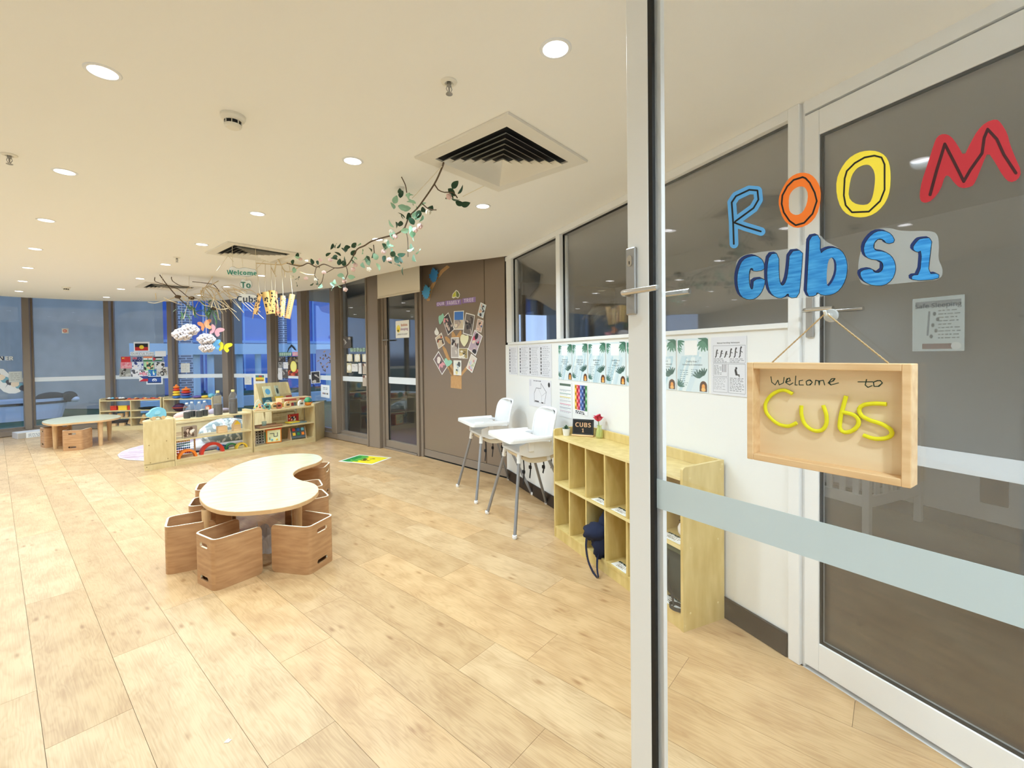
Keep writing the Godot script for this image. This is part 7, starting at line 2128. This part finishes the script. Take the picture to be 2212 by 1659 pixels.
	for e in [[[240, 836, 404, 882], col(70, 130, 90), "green strip of cut-out letters on the collage window"], [[412, 832, 528, 880], col(222, 110, 140), "pink strip of cut-out letters on the collage window"]]:
		var im := sheet(64, 20, e[1])
		for j in 6: bar(im, 4 + j * 10, 3, 6, 14, col(236, 240, 236)); bar(im, 6 + j * 10, 7, 2, 6, e[1])
		var c: Array = z6.call(e[0])
		paper_on(W6, c[0], c[1], c[2], c[3], "letter_strip", e[2], "lettering", printed(im), -0.018)
	for e in [[[235, 890, 330, 960], [col(60, 56, 56), col(180, 170, 160)], "dark photo left of the oval painting"], [[235, 960, 296, 1030], [col(150, 150, 150), col(60, 60, 60), col(220, 220, 220)], "grey photo on the collage window"], [[300, 962, 362, 1044], [col(228, 226, 226), col(210, 206, 206)], "pale typed card on the collage window"], [[232, 1034, 288, 1186], [col(206, 208, 212), col(120, 120, 124)], "dark-edged typed card low on the collage window"], [[286, 1050, 360, 1166], [col(90, 84, 80), col(180, 176, 170), col(40, 40, 40)], "small photo beside the oval painting"], [[504, 892, 534, 1112], [col(232, 220, 200), col(214, 190, 160)], "narrow cream sheet right of the oval painting"]]:
		var c: Array = z6.call(e[0])
		paper_on(W6, c[0], c[1], c[2], c[3], "window_photo", e[2], "photo", shared_photo(e[1]), -0.014, 0.0, "photos on the collage window")
	var bo := thing("black_arch", "black paper boomerang arch at the top of the collage window", "paper shape", W6.T)
	var qb := PackedVector2Array()
	for a in [[345, 835], [362, 780], [400, 732], [440, 770], [466, 815], [440, 805], [405, 765], [375, 790], [352, 838]]:
		var p := lp(W6, a[0] / 5.922 + 560.0, a[1] / 5.922 + 620.0)
		qb.append(Vector2(p.x, p.y))
	part(bo, "arch", MB.new().prism(qb, -0.018, -0.017), mat(col(40, 48, 56), 0.7))
	# leaf panel window
	var W7: Dictionary = win_planes[7]
	var lf := sheet(96, 132, col(126, 150, 214))
	for j in 26:
		var a := TAU * j / 26.0
		dab(lf, 50 + cos(a) * rng.randf_range(10, 40), 62 + sin(a) * rng.randf_range(14, 56), rng.randf_range(2, 4), rng.randf_range(4, 8), [col(60, 50, 46), col(150, 110, 90), col(90, 80, 90), col(170, 140, 120)][j % 4], rng.randf() * PI)
	var c7: Array = z6.call([712, 800, 938, 1114])
	paper_on(W7, c7[0], c7[1], c7[2], c7[3], "pressed_leaf_sheet", "blue sheet scattered with pressed brown leaves", "collage", printed(lf), -0.018)
	var cp: Array = z6.call([652, 1078, 772, 1236])
	paper_on(W7, cp[0], cp[1], cp[2], cp[3], "class_photo", "black and white photo with white border below the leaf sheet", "photo", photo_print(92, [col(60, 56, 54), col(200, 190, 180), col(30, 28, 28)]), -0.014, 0.06)
	var cw := sheet(48, 68, col(238, 240, 244))
	words(cw, 12, 14, 26, 2, 8, col(120, 124, 130), 3)
	for j in 4: dab(cw, 12 + j * 8, 46, 3, 5, [col(120, 70, 60), col(60, 70, 100), col(170, 150, 120), col(50, 44, 44)][j])
	var cc: Array = z6.call([778, 1250, 892, 1420])
	paper_on(W7, cc[0], cc[1], cc[2], cc[3], "family_card", "white card with four tiny figures low on the window", "card", printed(cw), -0.016, -0.03)
	# button cards window
	var z8 := func(l: Array) -> Array: return [l[0] / 3.771 + 680.0, l[1] / 3.771 + 560.0, l[2] / 3.771 + 680.0, l[3] / 3.771 + 560.0]
	var W8: Dictionary = win_planes[8]
	var buttons := [[253, 774, 300, 833], [315, 774, 363, 835], [379, 773, 430, 836], [444, 778, 466, 845], [253, 846, 293, 925], [447, 860, 466, 925]]
	for j in buttons.size():
		var c: Array = z8.call(buttons[j])
		var o := paper_on(W8, c[0], c[1], c[2], c[3], "button_card", "beige card with a round white disc on the glass wall", "card", mat(col(206, 196, 164), 0.6), -0.018, 0.0, "disc cards on the glass wall")
		var sz := (o.get_child(0) as MeshInstance3D).mesh.get_aabb().size
		part(o, "disc", MB.new().lathe([Vector2(0, 0.012), Vector2(sz.x * 0.3, 0.01), Vector2(sz.x * 0.4, 0)], 18, Transform3D(Basis(Vector3.RIGHT, PI / 2), Vector3(0, 0, 0.001))), mat(col(240, 238, 230), 0.5))
	for e in [[[226, 632, 290, 724], [col(90, 66, 60), col(230, 220, 214), col(150, 110, 96)], "brown horse-like photo high on the disc-card window"], [[384, 848, 440, 938], [col(190, 176, 160), col(110, 70, 60), col(236, 226, 214)], "photo of small figures beside the disc cards"], [[384, 944, 466, 1038], [col(214, 200, 190), col(90, 60, 50), col(150, 110, 90)], "brown photo pinned over the white safety band"], [[296, 852, 346, 916], [col(240, 240, 240), col(230, 230, 232)], "white typed card among the disc cards"], [[350, 846, 378, 934], [col(200, 192, 160), col(90, 90, 80)], "narrow beige card with a dark motif"]]:
		var c: Array = z8.call(e[0])
		paper_on(W8, c[0], c[1], c[2], c[3], "window_photo", e[2], "photo", shared_photo(e[1]), -0.012)
	for j in 7:
		var c: Array = z8.call([282 + j * 25, 722 + (j % 2) * 2, 302 + j * 25, 752])
		var o := paper_on(W8, c[0], c[1], c[2], c[3], "letter_tile", "small pale green letter tile above the disc cards", "letter tile", mat(col(176, 206, 190), 0.6), -0.018, 0.0, "green letter tiles above the disc cards")
		part(o, "letter_mark", MB.new().box(Vector3(0, 0, 0.0016), Vector3(0.012, 0.05, 0.0006)).box(Vector3(0.012, [0.02, 0.0, -0.02][j % 3], 0.0016), Vector3(0.024, 0.012, 0.0006)), mat(col(90, 120, 110), 0.6))
	# notice on the glass door
	var nb := sheet(80, 92, col(246, 246, 242))
	dab(nb, 16, 42, 11, 20, col(246, 220, 60)); dab(nb, 16, 30, 8, 8, col(250, 232, 110)); dab(nb, 14, 52, 4, 5, col(60, 60, 50))
	var cb: Array = z8.call([662, 505, 774, 637])
	var no := paper_on(win_planes[9], cb[0], cb[1], cb[2], cb[3], "quiet_notice", "white notice on the glass door reading babies sleeping please be quiet", "notice", printed(nb), 0.008)
	var sz := (no.get_child(0) as MeshInstance3D).mesh.get_aabb().size
	letters(no, "word_babies", "babies", sz.y * 0.15, mat(col(190, 110, 60), 0.6), shift(sz.x * 0.14, sz.y * 0.24, 0.0014), 0.0004, "Droid Sans", true)
	letters(no, "word_sleeping", "sleeping", sz.y * 0.13, mat(col(140, 70, 130), 0.6), shift(sz.x * 0.14, sz.y * 0.0, 0.0014), 0.0004, "Droid Sans", true)
	letters(no, "words_please_be_quiet", "please be quiet!", sz.y * 0.1, mat(col(60, 60, 64), 0.6), shift(0, -sz.y * 0.28, 0.0014), 0.0004)

# ---------- things hanging from the ceiling ----------
func hung(px: float, py: float, dist: float) -> Vector3:   # a point at a horizontal distance from the camera
	var d := ray(px, py)
	var p := EYE + d * (dist / Vector2(d.x, d.z).length())
	return p if p.y < CEIL - 0.03 else EYE + d * ((CEIL - 0.03 - EYE.y) / d.y)

func build_hanging() -> void:
	# rose vine from the first vent to the second
	var zg := func(x: float, y: float) -> Vector3:
		var px := x / 5.027 + 600.0
		var py := y / 5.027 + 340.0
		var f := clampf((px - 600.0) / 358.0, 0.0, 1.25)
		return hung(px, py, 1.0 / lerpf(1.0 / 5.7, 1.0 / 2.72, f))
	var v := thing("rose_vine", "artificial rose vine with dark and pale leaves strung between two ceiling vents", "vine")
	var stems := [[1800, 60, 1780, 120, 1700, 290, 1560, 495, 1500, 570, 1420, 650, 1380, 760, 1290, 830, 1150, 870, 1020, 910, 940, 960, 860, 1000, 800, 1110, 740, 1180, 620, 1200, 500, 1160, 420, 1190, 330, 1150, 240, 1180, 100, 1150], [1700, 290, 1740, 350, 1810, 380, 1900, 380, 1950, 440], [1560, 495, 1640, 560, 1720, 570], [1400, 380, 1385, 300, 1345, 215], [1380, 760, 1410, 880, 1415, 1080], [740, 1180, 760, 1260, 730, 1330, 740, 1420], [500, 1260, 480, 1350, 440, 1400], [420, 1190, 400, 1280, 440, 1330], [1040, 950, 1050, 1050], [1310, 1090, 1340, 1150], [530, 1250, 620, 1200]]
	for s in range(stems.size()):
		var q := []
		for i in range(0, stems[s].size(), 2): q.append(zg.call(stems[s][i], stems[s][i + 1]))
		part(v, "stem", MB.new().tube(curve(q, 0.03), 0.0055 if s == 0 else 0.0035, 6), M.twig_dark)
	var dark := leaf_mesh(0.058, 0.019, 0.005)
	var pale := leaf_mesh(0.06, 0.02, 0.007)
	var spots_d := [1850, 340, 1895, 340, 1955, 395, 1905, 420, 1930, 480, 1980, 460, 1985, 515, 1820, 450, 1545, 575, 1330, 440, 1340, 400, 1340, 640, 1380, 660, 1335, 690, 1480, 730, 1175, 990, 1170, 1070, 1200, 1080, 1265, 1020, 1300, 1060, 1310, 1150, 1355, 1145, 1325, 1185, 1360, 1190, 600, 935, 640, 935, 640, 985, 690, 985, 725, 985, 755, 970, 800, 975, 685, 1070, 725, 1075, 650, 1110, 705, 1120, 745, 1110, 795, 1060, 1000, 995, 1035, 1090, 995, 1080, 415, 1130, 380, 1165, 410, 1170, 185, 1325, 225, 1325, 200, 1360, 375, 1390, 425, 1370, 425, 1400, 165, 1110, 215, 1090, 525, 1075, 595, 1080, 850, 1150, 1005, 1150, 660, 1170, 1640, 570, 1600, 560, 1440, 610, 1290, 770]
	var spots_p := [1390, 420, 1420, 460, 1470, 520, 1500, 500, 1530, 545, 1260, 500, 1260, 560, 1480, 600, 1520, 620, 1460, 650, 1500, 680, 1440, 740, 1420, 780, 1540, 700, 1240, 800, 1260, 760, 1200, 900, 1220, 940, 1180, 960, 1240, 980, 1460, 870, 1480, 910, 1440, 940, 1480, 980, 1500, 1040, 1470, 1060, 950, 1100, 960, 1150, 930, 1200, 970, 1060, 930, 1010, 900, 930, 1080, 1110, 1070, 1150, 580, 1390, 620, 1400, 640, 1370, 600, 1360, 720, 1290, 690, 1280, 760, 1290, 180, 1250, 450, 1420, 250, 1090, 200, 1210, 1400, 560, 1350, 560, 860, 1110, 820, 1150]
	for i in range(0, spots_d.size(), 2):
		part_mesh(v, "leaf", dark, M.leaf, Transform3D(any_turn(), zg.call(spots_d[i], spots_d[i + 1])))
	for i in range(0, spots_p.size(), 2):
		part_mesh(v, "pale_leaf", pale, M.leaf_pale, Transform3D(any_turn(), zg.call(spots_p[i], spots_p[i + 1])))
	var roses := [1860, 425, 1635, 590, 1545, 745, 1495, 785, 1235, 800, 1150, 1020, 1210, 1105, 1180, 910, 460, 1110, 570, 1110, 350, 1120, 245, 1100, 500, 1245, 415, 1325, 305, 1310, 820, 1215, 990, 1215, 725, 1345, 735, 1435, 160, 1300, 840, 1165, 1275, 855]
	for i in range(0, roses.size(), 2):
		var b := MB.new()
		b.ball(Vector3.ZERO, Vector3(0.013, 0.016, 0.013), 8)
		for j in 5:
			var a := TAU * j / 5.0
			b.ball(Vector3(cos(a) * 0.01, -0.003, sin(a) * 0.01), Vector3(0.01, 0.014, 0.01), 6)
		part(v, "rose", b, M.rose if (i / 2) % 3 != 1 else M.rose_white, Transform3D(Basis(Vector3.RIGHT, rng.randf() * 2.0), zg.call(roses[i], roses[i + 1])))
	for l in [[1790, 90, 1460, 445], [2240, 310, 2010, 425]]:
		part(v, "tie_string", MB.new().tube([zg.call(l[0], l[1]), zg.call(l[2], l[3])], 0.002, 5), M.string)
	# pale branch carrying painted bark pieces
	var z6 := func(x: float, y: float, d: float) -> Vector3: return hung(x / 5.53 + 300.0, y / 5.53 + 500.0, d)
	var D := 6.0
	var br := thing("pale_branch", "pale bare branch carrying painted bark strips below the ceiling", "branch")
	for l in [[1660, 330, 1700, 400, 1740, 470, 1820, 480, 1950, 400], [1700, 400, 1780, 370], [1800, 380, 1950, 410], [1740, 470, 1745, 550], [1580, 430, 1640, 540], [1640, 370, 1620, 480], [1920, 480, 2000, 510, 2100, 520], [1700, 400, 1560, 390, 1400, 380]]:
		var q := []
		for i in range(0, l.size(), 2): q.append(z6.call(l[i], l[i + 1], D))
		part(br, "twig", MB.new().tube(curve(q, 0.03), 0.006, 6), M.twig)
	var bark := [
		["narrow painted bark strip hanging at the left end", 1405, 380, [1415, 730, 1470, 760, 1410, 1000, 1365, 980], 0], ["broad painted bark piece with black marks", 1510, 380, [1455, 705, 1560, 740, 1625, 985, 1525, 985], 1], ["painted bark piece hanging between two others", 1575, 380, [1535, 690, 1640, 720, 1620, 975, 1560, 985], 1], ["pinkish painted bark piece with scorched edge", 1630, 380, [1600, 720, 1650, 720, 1680, 1000, 1630, 1010], 2], ["short painted bark piece with yellow and purple paint", 1705, 400, [1690, 765, 1755, 770, 1740, 1030, 1670, 1015], 3], ["plain tan bark tube with a written line at the right end", 1795, 400, [1800, 740, 1868, 760, 1805, 1050, 1742, 1030], 4]]
	for e in bark:
		var im := sheet(40, 96, [col(206, 160, 96), col(226, 184, 110), col(214, 164, 116), col(226, 190, 140), col(222, 180, 122)][e[4]])
		if e[4] < 4: spots(im, Rect2(0, 0, 40, 96), [[col(40, 30, 22), col(120, 80, 40)], [col(30, 24, 20), col(240, 200, 100), col(90, 60, 36)], [col(196, 100, 80), col(50, 36, 30)], [col(84, 70, 90), col(240, 210, 80), col(236, 220, 190)]][e[4]], 22, 2, 6)
		else: words(im, 16, 20, 6, 9, 7, col(90, 64, 40), 3)
		var c := []
		for i in range(0, 8, 2): c.append(z6.call(e[3][i], e[3][i + 1], D + 0.03 * e[4]))
		var mid: Vector3 = (c[0] + c[1] + c[2] + c[3]) / 4.0
		var ex: Vector3 = ((c[1] - c[0]) + (c[2] - c[3])) / 2.0
		var ey: Vector3 = ((c[0] - c[3]) + (c[1] - c[2])) / 2.0
		var xb := (ex - ey.normalized() * ex.dot(ey.normalized())).normalized()
		var B := Basis(xb, ey.normalized(), xb.cross(ey.normalized()))
		var o := thing("bark_piece", e[0], "bark piece", Transform3D(B, mid), "painted bark pieces on strings")
		var b := MB.new()
		var w := ex.length() / 2.0
		var h := ey.length() / 2.0
		for k in 8:
			var x0 := -w + 2 * w * k / 8.0
			var x1 := -w + 2 * w * (k + 1) / 8.0
			var z0 := 0.02 * (1.0 - pow(x0 / w, 2)) 
			var z1 := 0.02 * (1.0 - pow(x1 / w, 2))
			var n0 := Vector3(x0 * 0.04 / w / w, 0, 1).normalized()
			var n1 := Vector3(x1 * 0.04 / w / w, 0, 1).normalized()
			var t0 := k / 8.0
			var t1 := (k + 1) / 8.0
			b.tri(Vector3(x0, -h, z0), Vector3(x1, -h, z1), Vector3(x1, h, z1), n0, n1, n1, Vector2(t0, 1), Vector2(t1, 1), Vector2(t1, 0))
			b.tri(Vector3(x0, -h, z0), Vector3(x1, h, z1), Vector3(x0, h, z0), n0, n1, n0, Vector2(t0, 1), Vector2(t1, 0), Vector2(t0, 0))
			b.tri(Vector3(x0, -h, z0 - 0.006), Vector3(x1, -h, z1 - 0.006), Vector3(x1, h, z1 - 0.006), -n0, -n1, -n1)
			b.tri(Vector3(x0, -h, z0 - 0.006), Vector3(x1, h, z1 - 0.006), Vector3(x0, h, z0 - 0.006), -n0, -n1, -n0)
		part(o, "bark", b, printed(im, 0.7))
		var inv: Transform3D = o.transform.affine_inverse()
		part(o, "string", MB.new().tube([inv * z6.call(e[1], e[2], D), Vector3(0, h, 0.012)], 0.0035, 5), M.string)
	# Welcome To Cubs cloud cards on strings
	var Ds := 5.25
	var sg := thing("cloud_sign", "three white cloud cards on strings lettered Welcome, To and Cubs", "hanging sign", Transform3D(Basis(), z6.call(1250, 280, Ds)))
	var inv2: Transform3D = sg.transform.affine_inverse()
	var face := Basis(UP, -0.1)
	var wd := [["Welcome", [1065, 440, 1120, 410, 1180, 450, 1260, 430, 1330, 450, 1400, 460, 1420, 500, 1340, 540, 1280, 540, 1200, 525, 1120, 530, 1080, 490], col(40, 150, 130)], ["To", [1210, 600, 1240, 570, 1290, 590, 1330, 580, 1355, 620, 1350, 670, 1300, 690, 1240, 680, 1205, 650], col(60, 130, 120)], ["Cubs", [1165, 790, 1200, 755, 1260, 745, 1330, 750, 1400, 760, 1420, 800, 1400, 850, 1330, 850, 1240, 840, 1180, 830], col(70, 80, 96)]]
	for e in wd:
		var c := Vector3.ZERO
		var pts := []
		for i in range(0, e[1].size(), 2): pts.append(inv2 * z6.call(e[1][i], e[1][i + 1], Ds))
		for p in pts: c += p / pts.size()
		var X := Transform3D(face, c)
		var q := PackedVector2Array()
		for p in pts:
			var l: Vector3 = X.affine_inverse() * p
			q.append(Vector2(l.x, l.y))
		var cd := part(sg, "cloud_card", MB.new().prism(smooth2(q, 2), -0.002, 0.002), mat(col(244, 246, 248), 0.6), X)
		part(cd, "ink_edge", edge_line(smooth2(q, 2), 0.0022), mat(col(60, 70, 84), 0.6))
		letters(cd, "lettering", e[0], 0.058 if e[0] != "Welcome" else 0.043, mat(e[2], 0.6), shift(0, -0.012, 0.004), 0.002, "Droid Sans", true, 1.0)
	for l in [[1065, 285, 925, 480], [1065, 285, 1130, 360], [1280, 540, 1280, 580], [1280, 690, 1275, 750], [1230, 300, 1240, 440], [1500, 345, 1400, 450]]:
		part(sg, "string", MB.new().tube([inv2 * z6.call(l[0], l[1], Ds), inv2 * z6.call(l[2], l[3], Ds)], 0.0025, 5), M.string)
	for l in [[1120, 430], [1400, 470]]:   # hanging threads up to the ceiling
		var p: Vector3 = inv2 * z6.call(l[0], l[1], Ds)
		part(sg, "string", MB.new().tube([p, Vector3(p.x, CEIL - sg.position.y, p.z)], 0.0022, 5), M.string)
	# twig bundle below the third vent
	var Dt := 7.6
	var tw := thing("twig_bundle", "tangle of pale bare twigs hanging below the ceiling before the far windows", "twigs")
	var tl := [[250, 520, 330, 630, 450, 770, 560, 870, 680, 970], [190, 550, 200, 600, 330, 640, 470, 690, 600, 790, 690, 800], [390, 545, 400, 590, 500, 650, 600, 660], [640, 600, 780, 615, 900, 640, 960, 720], [110, 845, 200, 855, 330, 820, 500, 775, 640, 790], [750, 730, 770, 680, 830, 660, 920, 690, 980, 780, 1080, 900], [780, 670, 850, 750, 900, 850, 940, 960, 950, 1050], [800, 660, 880, 720, 920, 850, 1000, 980], [740, 700, 750, 790, 830, 860, 960, 930, 1060, 920], [1060, 720, 1120, 790, 1200, 900, 1250, 970], [1000, 680, 1060, 740, 1160, 800], [1140, 690, 1220, 700, 1330, 700, 1400, 740], [880, 540, 840, 600, 790, 680, 760, 780], [300, 790, 380, 830, 500, 870], [520, 780, 600, 880, 700, 990, 800, 1010], [1130, 670, 1180, 760, 1280, 780, 1330, 850, 1450, 960], [1360, 1040, 1380, 960, 1450, 900], [200, 740, 205, 810], [600, 780, 640, 830, 650, 1000], [700, 800, 780, 880, 900, 900], [850, 650, 950, 590]]
	for i in tl.size():
		var q := []
		for j in range(0, tl[i].size(), 2): q.append(z6.call(tl[i][j], tl[i][j + 1], Dt + 0.12 * sin(i * 2.1 + j)))
		part(tw, "twig", MB.new().tube(curve(q, 0.05), 0.0065 if i in [0, 5, 6, 8] else 0.005, 6), M.twig_dark if i in [0, 1, 2, 3] else M.twig)
	for i in 26:   # finer side shoots
		var a: Vector3 = z6.call(rng.randf_range(560, 1120), rng.randf_range(660, 800), Dt + rng.randf_range(-0.2, 0.2))
		var b := a + Vector3(rng.randf_range(-0.25, 0.45), rng.randf_range(-0.34, 0.0), rng.randf_range(-0.2, 0.2))
		part(tw, "twig", MB.new().tube(curve([a, a.lerp(b, 0.4) + Vector3(0, 0.06, 0), b], 0.06), 0.0038, 5), M.twig)
	var needles := leaf_mesh(0.14, 0.012, 0.01)
	for k in 46:
		var c: Vector3 = z6.call([560, 640, 850, 870, 830][k % 5] + rng.randf_range(-60, 60), [930, 970, 930, 980, 900][k % 5] + rng.randf_range(-50, 60), Dt)
		part_mesh(tw, "green_sprig", needles, mat_cache("sprig", col(96, 136, 96)), Transform3D(Basis(UP, rng.randf() * TAU) * Basis(Vector3.BACK, rng.randf_range(-1.3, 0.6)), c))
	for k in [[465, 780], [630, 795], [890, 925]]: part(tw, "knot", MB.new().ball(z6.call(k[0], k[1], Dt), Vector3(0.04, 0.025, 0.03), 8, 0.1), M.twig_dark)
	for l in [[280, 640, 270, 560], [880, 640, 890, 560], [600, 650, 590, 560]]:
		var p: Vector3 = z6.call(l[0], l[1], Dt)
		part(tw, "string", MB.new().tube([p, Vector3(p.x, CEIL, p.z)], 0.0025, 5), M.string)
	# cloud balls and butterflies on threads
	var fluff := wood(col(206, 196, 200), col(246, 242, 246), 81, Vector3(9, 9, 9), 0.95)
	for e in [[518, 1232, 0.10, "lowest left white paper cloud ball"], [608, 1175, 0.095, "white paper cloud ball touching the twigs' left side"], [805, 1288, 0.095, "white paper cloud ball above the blue butterfly"], [812, 1390, 0.08, "white paper cloud ball below the blue butterfly"]]:
		var c: Vector3 = z6.call(e[0], e[1], Dt)
		var o := thing("cloud_ball", e[3] + " hung by the windows", "paper cloud", Transform3D(Basis(), c), "hanging cloud balls")
		var fb := MB.new()
		for j in 70:
			var cy := 1.0 - 2.0 * (j + 0.5) / 70.0
			var ph := j * 2.399963
			var rr := sqrt(1.0 - cy * cy)
			fb.ball(Vector3(rr * cos(ph) * e[2] * 1.0, cy * e[2] * 0.66, rr * sin(ph) * e[2] * 0.85), Vector3.ONE * e[2] * (0.2 + 0.07 * sin(j * 1.7)), 8)
		part(o, "fluff", fb, fluff)
		part(o, "thread", MB.new().tube([Vector3(0, e[2] * 0.8, 0), Vector3(0, z6.call(e[0], 830, Dt).y - c.y, 0)], 0.0018, 4), M.string)
	for e in [[780, 1125, col(240, 160, 110), 0.3, "orange"], [905, 1190, col(244, 176, 190), -0.4, "pink"], [880, 1360, col(110, 180, 230), 0.1, "blue"], [1010, 1385, col(240, 230, 50), -0.2, "yellow"]]:
		var c: Vector3 = z6.call(e[0], e[1], Dt)
		var o := thing("paper_butterfly", "%s paper butterfly hanging among the cloud balls" % e[4], "butterfly", Transform3D((Basis(UP, -0.2) * Basis(Vector3.BACK, e[3])).scaled(Vector3.ONE * 0.82), c), "hanging paper butterflies")
		var m := mat(e[2], 0.7)
		for s in [-1.0, 1.0]:
			part(o, "wing", MB.new().prism(smooth2(v2([0, 0.01, 0.03 * s, 0.08, 0.12 * s, 0.10, 0.13 * s, 0.05, 0.06 * s, 0.0, 0.1 * s, -0.03, 0.07 * s, -0.09, 0.015 * s, -0.04]), 1), -0.0008, 0.0008, Transform3D(Basis(UP, s * 0.5), Vector3.ZERO)), m)
		part(o, "body", MB.new().tube([Vector3(0, -0.04, 0), Vector3(0, 0.05, 0)], 0.006, 6), mat(e[2].darkened(0.3), 0.7))
		part(o, "thread", MB.new().tube([Vector3(0, 0.05, 0), o.transform.basis.inverse() * Vector3(0, z6.call(e[0], 900, Dt).y - c.y, 0)], 0.0018, 4), M.string)

func edge_line(q: PackedVector2Array, r: float) -> MB:
	var p := []
	for a in q: p.append(Vector3(a.x, a.y, 0.0))
	p.append(p[0])
	return MB.new().tube(p, r, 5)

func mat_cache(k: String, c: Color) -> StandardMaterial3D:
	if not M.has(k): M[k] = mat(c, 0.7)
	return M[k]

func shared_photo(cs: Array) -> StandardMaterial3D:   # one mottled print for each pair of light and dark tones
	var key := "print_%d_%d" % [int(cs[0].get_luminance() * 3.0), cs.size()]
	if not M.has(key):
		var im := sheet(40, 50, cs[0])
		spots(im, Rect2(4, 4, 32, 42), cs, 10, 2, 9)
		M[key] = printed(im)
	return M[key]

func any_turn() -> Basis:
	return Basis(Quaternion(rng.randfn(), rng.randfn(), rng.randfn(), rng.randfn()).normalized())
